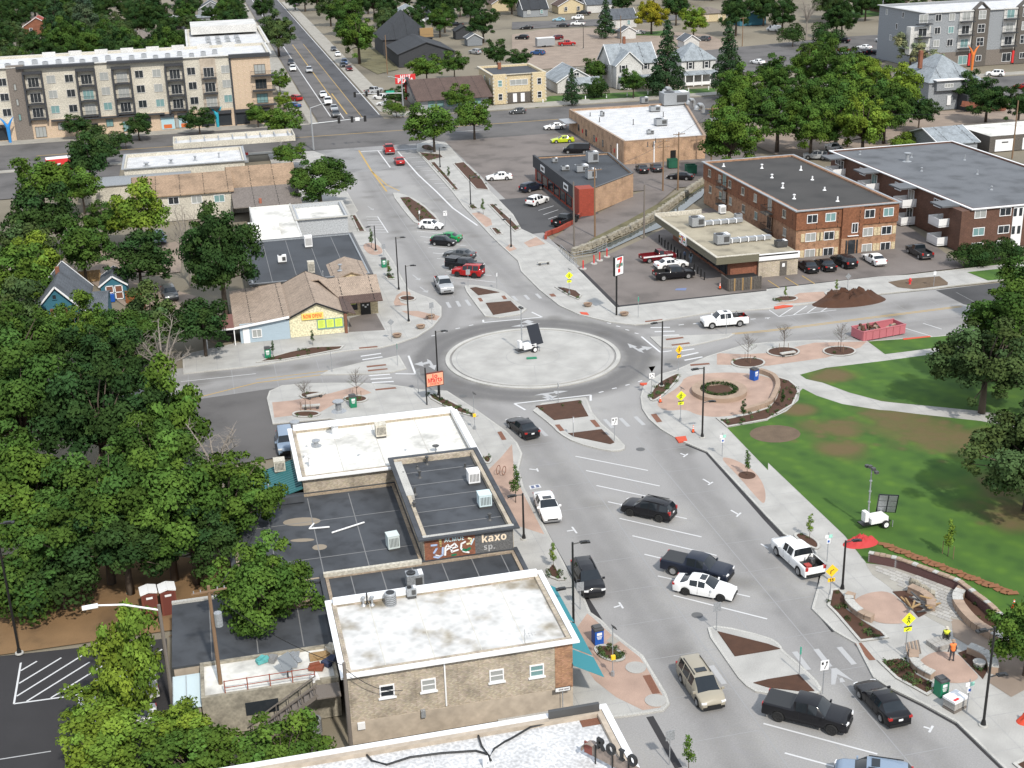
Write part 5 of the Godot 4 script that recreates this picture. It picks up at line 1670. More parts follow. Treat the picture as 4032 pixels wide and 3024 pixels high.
	for i in pts.size():
		var d:Vector2=(pts[mini(i+1,pts.size()-1)]-pts[maxi(i-1,0)])/6.0
		cur.add_point(pts[i]-pts[0],-d,d)
	var l:=cur.get_baked_length()
	var n:=int(l/0.5)
	var s:=st()
	for i in n:
		bar(s,v3(cur.sample_baked(l*i/n),0.4),v3(cur.sample_baked(l*(i+1.0)/n),0.4),0.26,0.8)
	fin(s,M.joint,"core",t)
	var bricks:=st()
	for row in 9:
		var m:=int(l/0.24)
		for i in m:
			var f:=(i+(0.5 if row%2 else 0.0))/m
			var a:=cur.sample_baked(l*f)
			var b:=cur.sample_baked(l*minf(f+0.93/m,1.0))
			bar(bricks,v3(a,0.05+row*0.088),v3(b,0.05+row*0.088),0.3,0.076)
	stuff(fin(bricks,mat("plum_brick",C(0.13,0.065,0.06),0.95,"blotch",1.3),"brick",t))
	for i in int(l/0.45):
		var k:=int(l/0.45)
		s=st()
		bar(s,v3(cur.sample_baked(l*i/k),0.86),v3(cur.sample_baked(l*(i+0.9)/k),0.86),0.42,0.09+0.03*(i%3))
		fin(s,M.tan_stone if i%4 else M.kerb,"cap_stone",t)
	var o:=pave("half laid flagstone plaza",P([V(13.72,56.54),V(15.68,57.92),V(16.81,59.61),V(18.54,62.59),V(17.34,64.26),V(16.67,66.36),V(15.49,66.71),V(15.06,67.6),V(14.34,65.69),V(13.77,63.23),V(13.71,60.43),V(13.36,58.41)]),0.135,false,0.0,M.pavement_old,"plaza")
	flagstones(o)
	var o2:=sheet("plaza",M.gravel,P([V(15.84,66.12),V(16.58,66.68),V(16.6,68.38),V(17.35,70.23),V(18.34,73.04),V(15.68,75.85),V(14.36,76.33),V(13.85,74.31),V(15.34,73.1),V(15.76,72.15),V(15.09,69.91),V(14.63,68.47)]),0.14,"levelled sand bed waiting for paving")
	inlay(o,smooth(P([V(9.84,61.72),V(11.67,60.87),V(13.44,61.11),V(13.52,63.33),V(13.34,65.57),V(11.85,65.83),V(10.02,65.13),V(9.7,62.77)]),2),M.pink,0.142)
	inlay(o,smooth(P([V(11.02,70.33),V(12.45,69.79),V(13.8,70.49),V(13.63,72.31),V(13.62,73.96),V(11.4,73.91),V(10.53,72.93),V(10.25,71.04)]),2),M.pink,0.142)
	bed("mulch bed with rocks beside the yellow curve sign",P([V(9.09,59.66),V(9.87,59.7),V(9.83,61.17),V(9.11,62.77),V(9.6,65.01),V(10.05,66.33),V(10.04,67.32),V(7.7,67.22),V(7.79,63.1),V(7.73,61.84)]),14)
	bed("mulch bed below the pallet and curved seat",P([V(7.74,69.78),V(9.39,69.78),V(10.01,70.66),V(9.74,72.11),V(10.24,73.44),V(9.73,74.31),V(8.94,74.69),V(7.9,72.18)]),26)
	bed("dark mulch bed inside the great curved wall",P([V(18.13,63.95),V(19.12,63.13),V(19.43,63.78),V(19.55,66.15),V(19.45,69.2),V(18.85,69.68),V(17.59,68.33),V(17.16,66.67)]),4,false)
	bed("triangular mulch bed with the white bucket planter",P([V(13.8,70.49),V(14.69,70.27),V(15.22,71.53),V(14.72,72.92),V(13.7,73.9)]),4,false)
	bed("mulch pit full of timber offcuts",P([V(13.57,61.33),V(14.74,61.49),V(15.4,63.33),V(14.86,64.79),V(13.59,65.3),V(13.68,63.92)]),0,false)
	bed("dark bed at the lower kerb edge",P([V(10.28,82.77),V(11.33,82.46),V(13,86),V(11,88)]),6,true)
	seatwall("low curved seat wall beside the rocky mulch bed",[V(10.05,61.33),V(9.43,61.97),V(9.3,63.18),V(9.5,64.29),V(9.92,64.96)],0.6,0.5,M.tan_stone,0.13,"seat_wall",M.kerb,[1,2,3,4])
	seatwall("low curved seat wall below the wooden pallet",[V(10.58,69.97),V(9.98,70.96),V(9.93,72.09),V(10.34,72.95)],0.6,0.5,M.tan_stone,0.13,"seat_wall",M.kerb,[2,3,4,5])
	seatwall("curved stone seat with rubble stacked behind it",[V(14.82,61.7),V(15.32,62.77),V(15.34,63.86),V(14.9,64.8)],0.6,0.55,M.tan_stone,0.13,"seat_wall",M.tan_stone)
	seatwall("long curved seat wall in front of the dark mulch bed",[V(18.69,63.01),V(17.61,63.98),V(17.04,65.42),V(16.86,67.95),V(17.52,69.96),V(18.51,71.37)],0.7,0.55,M.tan_stone,0.13,"seat_wall",M.kerb,[1,2,3,12,13,14])
	seatwall("curved seat wall with tools lying on its top",[V(14.6,70.56),V(15.14,71.5),V(15.2,72.45),V(14.71,73.52)],0.65,0.55,M.tan_stone,0.13,"seat_wall",M.kerb)
func flagstones(o:Node3D):
	var rng:=RandomNumberGenerator.new()
	rng.seed=12
	var poly:=P([V(14.03,57.14),V(15.59,58.09),V(16.67,59.86),V(18.19,62.49),V(17.09,64.19),V(16.43,66.12),V(15.5,66.37),V(14.51,65.39),V(14.83,61.33),V(14.41,59.88)])
	var d:Vector2=(poly[3]-poly[2]).normalized()
	var w:=d.orthogonal()
	var n:=0
	for i in range(-30,40):
		var y:=0.0
		for j in range(-20,24):
			var p:Vector2=poly[2]+d*(i*0.62+(0.3 if j%2 else 0.0))+w*j*0.42
			if n<290 and Geometry2D.is_point_in_polygon(p,poly):
				n+=1
				var s:=st()
				box(s,v3(p,0.15),K(0.57,0.05,0.37),Basis(Vector3.UP,-d.angle()))
				fin(s,M.flag_a if rng.randf()<0.5 else M.flag_b,"flagstone",o)
func near_buildings():
	start("brick_building","two storey tan brick building with a stained white roof","building",-30.1,60,-14.9,69.2)
	shell(-30.1,60,-14.9,69.2,5.35,5.55,M.stone_wall,M.roof_dirty,M.wht,0.3)
	part("parapet",M.wht,-30.0,-15.0,5.55,6.0,60.0,60.35)
	part("base_band",M.beige_render,-30.13,-14.87,0,1.75,69.1,69.24)
	part("corner_brick",M.orange_brick,-16.1,-14.86,1.75,5.4,69.1,69.23)
	part("downpipe",M.wht,-23.732,-23.632,1.9,5.4,69.2,69.32)
	win("S",69.20,-27.58,3.78,1.00,0.95,"hs")
	win("S",69.20,-24.81,3.73,1.00,0.95,"hs")
	win("S",69.20,-20.17,3.61,1.00,0.95,"hs")
	win("S",69.20,-17.39,3.50,1.00,0.95,"hs")
	part("vent_hood",M.galv,-25.446,-25.146,1.4,1.9,69.2,69.5)
	part("meter_box",M.wht,-29.7,-29.2,1.2,1.7,69.2,69.4)
	for q in [[57.0,62.2],[62.5,66.8],[67.1,69.6]]:
		roofslab("awning",M.awning,K(-14.9,3.7,q[0]),K(-14.9,3.7,q[1]),K(-12.75,2.4,q[1]),K(-12.75,2.4,q[0]),0.04)
	for x in [-27.5,-24.2,-21,-18]:
		part("seam",plain(C(0.5,0.48,0.42)),x,x+0.05,5.34,5.365,60.4,69)
	condenser("grey round air conditioner on the stained white roof",v3(V(-25.98,60.99),5.35),0.42,0.95)
	vent("first thin grey flue on the stained white roof",v3(V(-27.88,60.6),5.35),0.6)
	vent("tall black flue between two short ones on the white roof",v3(V(-27.59,60.44),5.35),0.9,0.05,false,M.blk)
	vent("mushroom capped flue beside the black flue",v3(V(-27.27,60.7),5.35),0.6)
	rooftop_unit("grey roof box with hoses behind the round air conditioner",v3(V(-24.38,60.45),5.35),K(0.7,0.6,0.5))
	var an:=thing("roof_antenna","thin tv antenna at the front edge of the stained white roof","antenna",v3(V(-18.07,68.84),5.4))
	var s:=st()
	post(s,Vector3.ZERO,1.2,0.02,0.02,5)
	for k in 4:
		tube(s,[K(0.1+k*0.2,0.75,-0.3+0.05*k),K(0.1+k*0.2,0.75,0.3-0.05*k)],0.012,0.012,4)
	tube(s,[K(0,0.75,0),K(0.8,0.75,0)],0.015,0.015,4)
	fin(s,M.galv,"mast",an)
	var ow:=sign_post("one_way_sign","ONE WAY arrow sign by the tan brick wall",V(-15.72,69.66),2.0,0.0)
	plate(ow,1.9,1.1,0.36,M.blk)
	plate(ow,1.9,1.02,0.28,M.wht,"face",0.06)
	s=st()
	for q in [[V(-0.52,0),V(-0.3,0.17),V(-0.3,0.07),V(0.45,0.07),V(0.45,-0.07),V(-0.3,-0.07),V(-0.3,-0.17)]]:
		for i in range(1,q.size()-1):
			tri(s,K(q[0].x,1.9+q[0].y,0.075),K(q[i].x,1.9+q[i].y,0.075),K(q[i+1].x,1.9+q[i+1].y,0.075))
	fin(s,M.wht,"arrow",ow)
	words("ONE WAY",M.blk,ow,K(0.08,1.9,0.08),0.12)
	start("shop_building","low shop with a seamed black roof below the graffiti wall","building",-30,51.9,-14.8,59.9)
	shell(-29.9,51.95,-14.85,59.9,3.2,3.35,M.tan_brick,M.roof_black,M.roof_black)
	seams(-29.6,-15.1,52.2,59.6,3.2,2.4,"z",M.seam)
	part("parapet",M.cream_render,-30,-22.3,3.35,3.7,51.9,52.2)
	rooftop_unit("wide grey roof air conditioner on the low black roof",v3(V(-23.38,55.31),3.2),K(1.3,1.0,1.0))
	start("brick_building","taller black roofed building with a graffiti mural on its end wall","building",-22,36.3,-14.75,51.6)
	shell(-22,36.3,-14.75,51.7,4.95,5.4,M.stone_wall,M.roof_black,M.roof_black,0.3)
	part("graffiti_wall",M.red_brick,-21.95,-17.9,3.3,5.3,51.7,51.76)
	part("painted_wall",mat("wallgrey",G(0.2),0.95,"fine",0.3,"cell",0.4),-17.9,-14.8,3.3,5.3,51.7,51.76)
	part("coping_band",M.kerb,-22.05,-14.7,5.3,5.45,51.5,51.8)
	mural(K(-21.95,3.35,51.78))
	seams(-21.6,-15.1,36.8,51.3,4.95,2.6,"x",M.seam)
	part("peeling_render",M.kerb,-22.06,-21.4,4.9,5.44,37,44)
	cooler("white louvred roof cooler at the far side of the graffiti building",v3(V(-15.96,42.18),4.95),1.0,1.0,M.wht)
	cooler("pale blue roof cooler with a rusty front on the graffiti building",v3(V(-16.01,46.8),4.95),1.05,1.0,plain(C(0.5,0.6,0.62)))
	vent("tallest vent against the black north parapet",v3(V(-19.14,37.24),4.95),0.7,0.09,true,M.dark_metal)
	vent("white capped vent near the peeling edge",v3(V(-21.58,39.26),4.95),0.5,0.09,false,M.dark_metal)
	vent("short grey vent beside the white capped one",v3(V(-20.24,39.79),4.95),0.6,0.09,true,M.dark_metal)
	vent("black pipe vent midway along the black roof",v3(V(-21.19,42.97),4.95),0.7,0.09,false,M.dark_metal)
	vent("rusty flue on the black roof",v3(V(-21.78,46.18),4.95),0.8,0.09,true,M.dark_metal)
	vent("small vent close to the louvred cooler",v3(V(-16.05,39.07),4.95),0.5,0.09,false,M.dark_metal)
	vent("slim vent behind the mural",v3(V(-16.15,49.38),4.95),0.5,0.09,true,M.dark_metal)
	vent("squat vent by the north parapet of the black roof",v3(V(-20.11,37.84),4.95),0.3,0.09,false,M.dark_metal)
	start("restaurant_building","restaurant with a broad white flat roof and tan stone walls","building",-30.1,25.2,-14.4,36.1)
	shell(-30.1,25.2,-14.4,36.2,4.45,4.7,M.stone_wall,M.roof_cream,M.wht,0.3)
	part("parapet",M.wht,-30,-14.5,4.7,5.25,25.15,25.5)
	part("parapet",M.wht,-14.75,-14.35,4.7,5.2,25.5,36)
	win("S",36.20,-27.24,2.29,1.15,1.00,"v")
	win("S",36.20,-24.15,2.25,1.15,1.00,"v")
	win("S",36.20,-22.84,2.24,1.15,1.00,"v")
	for x in [-26.4,-22.6,-18.4]:
		part("seam",plain(C(0.42,0.4,0.36)),x,x+0.06,4.44,4.465,25.6,36)
	roofslab("canopy_roof",M.roof_brown,K(-25,3.6,24.9),K(-17.2,3.6,24.9),K(-17.2,2.9,22.6),K(-25,2.9,22.6))
	part("sign_bracket",M.blk,-14.35,-13.7,3.0,3.8,33.2,33.5)
	part("flue",M.cream_render,-30.5,-30.1,2.5,4.6,27,33)
	cooler("beige louvred cooler on the white restaurant roof",v3(V(-22.05,28.63),4.45),1.0,1.1,M.cream_render)
	vent("fat white exhaust fan on the restaurant roof",v3(V(-26.2,27.1),4.45),1.2,0.32,true,M.wht)
	vent("exhaust fan rising behind the brown canopy roof",v3(V(-25.18,21.09),4.45),1.0,0.30,true,M.galv)
	vent("rusty exhaust fan on the restaurant corner",v3(V(-29.78,24.84),4.45),0.9,0.25,true,M.galv)
	vent("leaning white flue over the restaurant wall",v3(V(-29.19,33.82),4.45),1.1,0.12,true,M.wht)
	vent("small black tipped vent in the middle of the white roof",v3(V(-24.51,32.76),4.45),0.4,0.12,true,M.wht)
	vent("white cone vent near the satellite dish",v3(V(-20.22,32.86),4.45),0.4,0.10,true,M.wht)
	vent("metal turbine vent on the white roof",v3(V(-28.2,29.04),4.45),0.5,0.20,true,M.galv)
	vent("low white vent close to the turbine",v3(V(-28.92,29.23),4.45),0.3,0.12,true,M.wht)
	vent("thin flue at the stained corner",v3(V(-29.46,31.64),4.45),0.4,0.08,true,M.wht)
	var dish:=thing("satellite_dish","small dark satellite dish on the white restaurant roof","satellite dish",v3(V(-17.72,33.76),4.45),0.6)
	s=st()
	post(s,Vector3.ZERO,0.5,0.03)
	lathe(s,K(0,0.5,0),[Vector2(0.001,0),Vector2(0.2,0.05),Vector2(0.34,0.16)],12)
	fin(s,M.dark_metal,"reflector",dish)
	start("shop_building","low rear wing with a dusty black roof and white pipes on it","building",-36,38.4,-22.1,51.8)
	shell(-36.5,36.4,-22.1,51.85,3.0,3.15,M.tan_brick,M.roof_black,M.roof_black,0.25)
	part("parapet",M.roof_black,-36.4,-30.2,3.15,3.75,37.6,37.9)
	seams(-36,-22.4,37,51.6,3.0,3.6,"z",M.seam)
	seams(-36,-22.4,37,51.6,3.0,6.6,"x",M.seam)
	var pv:=[]
	for q in [["bent white pipe lying on the dusty black roof",[V(-29.82,42.22),V(-30.28,43.06),V(-28.61,43.23)]],["straight white pipe lying on the dusty black roof",[V(-28.54,44.34),V(-25.68,43.22)]]]:
		s=st()
		for i in q[1].size()-1:
			tube(s,[v3(q[1][i],3.1),v3(q[1][i+1],3.1)],0.07,0.07,6)
		tag(fin(s,M.wht,"drain_pipe"),q[0],"pipe")
	cooler("pale grey swamp cooler on the dusty black roof",v3(V(-24.01,48.31),3.0),0.95,1.1,plain(C(0.52,0.58,0.57)),0.1)
	for q in [[V(-30.77,41.4),1.6,0.8],[V(-29.76,46.41),0.6,0.5],[V(-31.02,44.78),1.0,0.3]]:
		s=st()
		flat(s,circle(q[0],q[1],16,q[2],0.2),3.008)
		fin(s,plain(C(0.24,0.2,0.15)),"dust_patch",B).position=-B.position
	start("lean_to","teal metal lean-to roof on the restaurant flank","shed",-34.4,29.5,-30.2,37.5)
	part("wall",M.stone_wall,-34.2,-30.15,0,2.3,30,37.2)
	roofslab("roof",M.teal_roof,K(-30.15,3.6,29.3),K(-30.15,3.6,36.0),K(-34.6,2.6,36.6),K(-34.6,2.6,29.9),0.1)
	for i in 14:
		s=st()
		bar(s,K(-30.2,3.62,29.5+i*0.48)-B.position,K(-34.55,2.64,30.05+i*0.48)-B.position,0.05,0.06)
		fin(s,M.teal_roof,"roof_rib",B)
	cooler("cream cooler standing on the teal metal roof",v3(V(-31.8,30.81),3.1),1.0,1.0,M.cream_render)
	vent("small orange footed flue through the teal roof",v3(V(-33.11,35.59),2.85),1.2,0.05)
	start("shop_building","long low black roof at the rear with a torn parapet","building",-41.5,55.4,-30.2,62.5)
	part("wall",M.beige_render,-41.4,-30.2,0,2.85,52.5,61.1)
	part("roof",M.roof_black,-41.5,-30.15,2.85,3.0,52.3,61.2)
	seams(-41,-30.4,52.4,61.0,3.0,3.2,"z",M.seam)
	part("parapet",M.tan_stone,-35.5,-31.2,3.0,3.5,55.2,55.6)
	part("parapet",M.kerb,-41.5,-37,3.0,3.2,52.2,52.5)
	start("annex_building","flat white roofed annex cluttered with junk","building",-39.5,61.4,-30.3,65.6)
	shell(-39.6,61.3,-30.4,65.7,2.9,3.1,M.limestone,M.roof_cream,null,0.25)
	part("window",M.glass,-36.8,-34.6,1.2,2.2,65.68,65.74)
	start("lean_to","pale blue glazed lean-to at the end of the annex","shed",-41.5,61.9,-39.7,65.3)
	part("wall",M.limestone,-41.4,-39.7,0,2.3,61.9,65.2)
	roofslab("roof",plain(C(0.5,0.6,0.63),0.3),K(-41.5,2.5,61.6),K(-39.65,2.5,61.6),K(-39.65,2.3,65.4),K(-41.5,2.3,65.4),0.06)
	for k in 2:
		s=st()
		box(s,K(-0.9+k*0.9,2.5-0.0,0.0),K(0.04,0.06,3.6),Basis(Vector3.RIGHT,0.05))
		fin(s,M.galv,"glazing_bar",B)
	junk("brown timber frame lying on the junk roof",V(-31.32,62.58),K(1.6,0.15,0.9),M.fence_wood,0)
	junk("dark mattress on the junk roof",V(-30.78,63.56),K(1.1,0.3,0.7),plain(C(0.03,0.04,0.08)),1)
	junk("grey sheet leaning on the junk roof",V(-33.16,62.43),K(2.2,0.08,0.6),M.galv,2)
	junk("white crate on the junk roof",V(-30.49,62.36),K(0.8,0.5,0.6),M.cream_render,3)
	junk("rusty barrow frame on the junk roof",V(-31.79,64.09),K(1.0,0.3,0.5),plain(C(0.2,0.06,0.03)),4)
	junk("teal tarpaulin bundle on the junk roof",V(-35.31,62.12),K(0.9,0.25,0.5),plain(C(0.1,0.35,0.34)),5)
	junk("grey sack on the junk roof",V(-34.59,62.18),K(0.7,0.3,0.4),plain(C(0.2,0.2,0.2)),6)
	junk("white plastic sheet heap by the rusty rails",V(-32,65.34),K(0.7,0.3,0.5),M.wht,7)
	var rails:=thing("roof_railing","rusty red pipe railing round the junk roof","railing",K(-38,2.95,65.5))
	for i in 5:
		s=st()
		post(s,K(i*1.5,0,0),1.1,0.04,0.04,5)
		fin(s,plain(C(0.25,0.06,0.03)),"post",rails)
	for k in 2:
		s=st()
		tube(s,[K(0,0.55+k*0.5,0),K(6.0,0.55+k*0.5,0)],0.03,0.03,5)
		fin(s,plain(C(0.25,0.06,0.03)),"rail",rails)
	var sc:=thing("solar_lamp_post","dark pole carrying a tilted solar panel in the rear yard","solar lamp",v3(V(-33.76,64.57)),0.5)
	s=st()
	post(s,Vector3.ZERO,3.9,0.06,0.05,8)
	fin(s,M.blk,"pole",sc)
	ob(K(0,4.2,0),K(0.9,0.05,1.1),mat("solar",C(0.06,0.08,0.1),0.25),"solar_panel",sc,Basis(K(1,0,0.3).normalized(),0.9))
	ob(K(0.15,2.6,0.1),K(0.3,0.15,0.5),M.blk,"lamp_head",sc)
	var stair:=thing("wooden_stair","grey timber stair climbing to the landing behind the tan building","stair",K(-36.5,0,67.0))
	for i in 11:
		ob(K(i*0.42,0.2+i*0.27,0),K(0.4,0.05,1.0),M.grey_wood,"tread",stair)
	for k in [-0.5,0.5]:
		s=st()
		bar(s,K(-0.2,0.1,k),K(4.5,3.1,k),0.06,0.3)
		bar(s,K(-0.2,1.0,k),K(4.5,4.0,k),0.06,0.08)
		fin(s,M.grey_wood,"stringer",stair)
		for i in 6:
			s=st()
			post(s,K(i*0.85,0.1+i*0.56,k),1.0,0.035,0.035,4)
			fin(s,M.grey_wood,"baluster",stair)
	ob(K(5.2,3.0,0),K(1.6,0.1,1.6),M.grey_wood,"landing",stair)
	condenser("big round air conditioner on the ground by the stair",v3(V(-32.47,67.32),0.1),0.55,1.1)
	start("theater_building","white membrane roofed building with a marquee sign","building",-44,75.3,-14.75,96)
	shell(-44,75.4,-14.75,96,3.75,4.05,M.beige_render,M.roof_white,M.wht,0.35)
	part("parapet",M.dark_metal,-18.2,-14.9,4.05,4.6,75.3,75.55)
	part("rust_stain",M.rust,-16.3,-14.95,3.76,3.78,75.8,76.5)
	for x in [-40,-36.5,-33,-29.5,-26,-22.5,-19]:
		part("seam",plain(G(0.6)),x,x+0.05,3.74,3.762,75.7,95)
	s=st()
	var cbl:=[V(-29.96,75.28),V(-29.58,76.38),V(-28.75,77.02),V(-27.28,76.68),V(-25.37,76.8),V(-23.28,77.15),V(-22.72,77.6),V(-22.6,78.33)]
	var cp:=[]
	for q in cbl:
		cp.append(v3(q,3.86))
	tube(s,cp,0.07,0.07,6)
	tag(fin(s,M.blk,"roof_cable"),"black cable snaking over the lower white membrane roof","cable")
	s=st()
	cp=[]
	for q in [V(-22.81,75.16),V(-22.85,76.85),V(-22.59,77.99),V(-22.15,77.29),V(-21.37,76.79),V(-20.86,76.56),V(-19.48,75.78),V(-17.86,75.61),V(-16.25,75.17)]:
		cp.append(v3(q,3.9))
	tube(s,cp,0.07,0.07,6)
	tag(fin(s,M.blk,"roof_cable"),"second black cable running to the marquee corner of the white roof","cable")
	var jb:=thing("junction_box","white electrical box where the roof cables meet","electrical box",v3(V(-23,78.66),3.76))
	ob(K(0,0.35,0),K(0.35,0.6,0.3),M.wht,"cabinet",jb)
	ob(K(0.1,0.35,0.16),K(0.1,0.12,0.04),M.galv,"latch",jb)
	var mq:=thing("marquee_sign","rusty curved marquee sign frame with black channel letters R O I O on top","sign",v3(V(-15.99,80.86),3.8),-PI/3.2)
	s=st()
	for k in 9:
		var a0:=PI-PI*0.5*k/8.0
		var a1:=PI-PI*0.5*(k+1)/8.0
		box(s,K(-1.2+cos((a0+a1)/2)*0.7,0.5+sin((a0+a1)/2)*0.7,0),K(0.05,0.2,0.5),Basis(Vector3.BACK,(a0+a1)/2))
	rbox(s,-1.2,2.6,0.35,1.18,-0.05,0.05)
	fin(s,mat("rusty",C(0.3,0.24,0.2),0.7,"stain",0.6),"frame",mq)
	ob(K(-1.5,0.75,0.03),K(0.6,0.8,0.08),plain(C(0.2,0.06,0.045)),"end_panel",mq)
	for i in 4:
		words("ROIO"[i],M.blk,mq,K(-0.5+i*0.8,1.55,0.1),0.72,Basis(),"letter",0.2)
	s=st()
	for k in [-0.9,0.4,1.6]:
		post(s,K(k,-0.1,0.1),1.4,0.05)
	fin(s,M.blk,"strut",mq)
	start("market_building","yellow gabled corner market with a tan shingle roof","shop",-27.3,-31,-15,-15.6)
	gable(-27.3,-20.3,-30,-15.65,2.85,4.45,"z",M.roof_tan2,M.yellow_render,0.25,0.0,M.blk)
	part("wall",M.cream_yellow,-20.3,-15.3,0,2.7,-29.5,-22.2)
	roofslab("roof",M.roof_tan2,K(-23.5,4.4,-25.8),K(-14.8,4.4,-25.8),K(-14.8,3.0,-30),K(-23.5,3.0,-30))
	roofslab("roof",M.roof_tan2,K(-22.5,4.4,-25.8),K(-14.8,4.4,-25.8),K(-14.9,3.1,-21.4),K(-20.5,3.1,-21.4))
	roofslab("porch_roof",M.roof_brown,K(-20.4,3.15,-21.5),K(-14.9,3.15,-21.5),K(-14.9,2.6,-19.9),K(-20.4,2.6,-19.9))
	roofslab("porch_roof",M.roof_brown,K(-20.4,3.1,-21.4),K(-19.2,2.7,-19.9),K(-19.0,2.6,-15.4),K(-20.6,3.1,-15.4))
	part("window",M.glass,-19.6,-18.0,0.9,2.4,-22.2,-22.1)
	part("poster",plain(C(0.5,0.6,0.12)),-19.5,-18.2,1.7,2.4,-22.1,-22.06)
	part("door",M.blk,-17.6,-16.3,0.1,2.4,-22.2,-22.08)
	for q in [[-17.2,1.9],[-16.7,1.9],[-17.25,1.45],[-16.65,1.45],[-16.95,1.2]]:
		part("door_sticker",M.wht,q[0]-0.12,q[0]+0.12,q[1]-0.1,q[1]+0.1,-22.08,-22.06)
	part("pilaster",M.rust,-20.5,-20.15,0,2.7,-15.64,-15.3)
	part("sill_band",plain(G(0.25)),-27.3,-20.3,0,0.15,-15.66,-15.58)
	part("window",M.glass_teal,-23.9,-20.6,0.85,2.2,-15.64,-15.58)
	for i in 3:
		var x:=-23.35+i*1.08
		part("poster",plain(C(0.55,0.66,0.1)),x-0.46,x+0.46,1.05,2.1,-15.58,-15.55)
		for k in 6:
			part("poster_line",plain(C(0.25,0.3,0.06)),x-0.3,x+0.3-0.06*(k%3),1.92-k*0.14,1.95-k*0.14,-15.55,-15.54)
	var nb:=thing("shop_banner","yellow banner reading NOW OPEN in red under the market gable","banner",K(-24.4,2.75,-15.5))
	ob(Vector3.ZERO,K(2.7,0.85,0.06),plain(C(0.75,0.55,0.13)),"board",nb)
	words("NOW OPEN!",plain(C(0.6,0.06,0.02)),nb,K(0,0.02,0.04),0.5,Basis(),"lettering",0.02,true,2.3)
	start("house_wing","blue grey clapboard wing with a white barge board","house",-34,-31,-27.4,-15.3)
	roofslab("roof",M.roof_tan2,K(-27.2,3.1,-31),K(-27.2,3.1,-15.2),K(-34.1,2.35,-15.1),K(-34.1,2.35,-31))
	part("wall",M.blue_siding,-33.4,-27.35,0,2.3,-30.5,-15.55)
	for i in 17:
		part("siding_board",M.blue_siding,-33.42,-27.33,i*0.155,i*0.155+0.145,-15.56,-15.5+(0.01 if i%2 else 0.0))
	roofslab("bargeboard",M.wht,K(-27.3,3.12,-15.35),K(-27.3,3.12,-15.05),K(-34.2,2.36,-14.95),K(-34.2,2.36,-15.25),0.22)
	win("S",-15.45,-31.4,1.25,1.2,1.1,"v")
	part("door",M.wht,-33.1,-32.3,0,2.0,-15.5,-15.42)
	start("carport","carport with a dark red roof beside the clapboard wing","carport",-37.5,-20,-34.2,-15.2)
	roofslab("roof",plain(C(0.16,0.07,0.055)),K(-34.1,2.5,-20.5),K(-34.1,2.5,-15.0),K(-37.8,2.35,-15.0),K(-37.8,2.35,-20.5),0.14)
	part("fascia",M.wht,-37.8,-34.1,2.2,2.4,-15.05,-14.9)
	for x in [-37.6,-34.2]:
		part("post",M.wht,x,x+0.12,0,2.3,-15.2,-15.05)
	part("back_wall",M.dark_metal,-37.5,-34.2,0,2.2,-20.4,-20.2)
	start("shop_building","flat black roofed shop behind the market","building",-31,-54,-14.9,-31)
	shell(-31,-53.5,-15,-31,2.95,3.1,M.mid_grey,M.roof_grey,M.dark_metal)
	M.roof_grey.albedo_color=C(0.07,0.078,0.09).linear_to_srgb()
	seams(-30.6,-15.3,-53,-31.4,2.95,3.4,"z",M.seam)
	start("shingled_wing","tan shingled wing between the black roof and the market","building",-20.5,-38,-14.9,-30.2)
	gable(-20.2,-15.2,-37.5,-30,3.0,3.9,"z",M.roof_tan2,M.cream_yellow,0.3)
	vent("square metal chimney on the tan shingled wing",v3(V(-18.92,-32.24),3.5),0.8,0.16)
	cooler("tall white swamp cooler on the black shop roof",v3(V(-21.8,-48),2.95),1.1,1.5,M.wht)
	cooler("second white cooler nearer the market roof",v3(V(-22.72,-34.03),2.95),0.9,1.5,M.cream_render)
	rooftop_unit("small white twin fan unit on the black shop roof",v3(V(-26.2,-40.7),2.95),K(1.2,0.9,0.7),0.0,M.wht)
	vent("thin white vent beside the second cooler",v3(V(-21.41,-31.25),2.95),0.9,0.05)
	start("block_building","pale grey rendered box building with a recessed roof","building",-22,-75,-14,-65)
	shell(-22,-75.2,-14,-65,2.6,3.15,mat("pale_render",C(0.47,0.49,0.51),0.9,"fine",0.2),M.roof_cream,M.kerb,0.3)
	start("block_building","low building with a weathered white roof and a dormer","building",-30,-78,-22,-54)
	shell(-29,-78,-22.1,-54,2.9,3.0,M.wren,M.roof_cream,null)
	gable(-29.5,-25.5,-66,-56,3.0,4.0,"x",M.roof_cream,M.wren,0.3,3.0)
	vent("brick red chimney on the weathered white roof",v3(V(-27,-78.3),2.9),1.1,0.25,false,plain(C(0.3,0.1,0.06)))
	start("motel_building","long pale building with a brown shingle roof","building",-48,-101,-26,-83)
	gable(-47.5,-31.5,-100,-84,4.6,6.3,"x",M.roof_tan,M.cream_render,0.5)
	gable(-31.5,-20.5,-101,-86,4.2,6.6,"x",M.roof_tan,M.cream_render,0.5)
	roofslab("roof",mat("roof_taupe",C(0.2,0.17,0.15),0.95,"shingle",0.25),K(-31.5,4.4,-86),K(-20.2,4.4,-86),K(-20.2,3.0,-77),K(-31.5,3.0,-77))
	win("S",-84.00,-37.33,3.36,1.80,1.30,"v")
	win("S",-84.00,-33.58,3.26,1.80,1.30,"v")
	win("S",-84.00,-41.16,3.48,1.80,1.30,"v")
	start("block_building","cream flat roofed store behind the brown roofs","building",-50,-124,-28,-108)
	shell(-50,-123,-28,-109,4.0,4.6,M.cream_render,M.roof_white,M.galv,0.3)
	part("lower_roof",M.mid_grey,-58,-38,3.2,3.35,-109,-101)
	part("wall",M.cream_render,-57.5,-38.2,0,3.2,-108.9,-101.3)
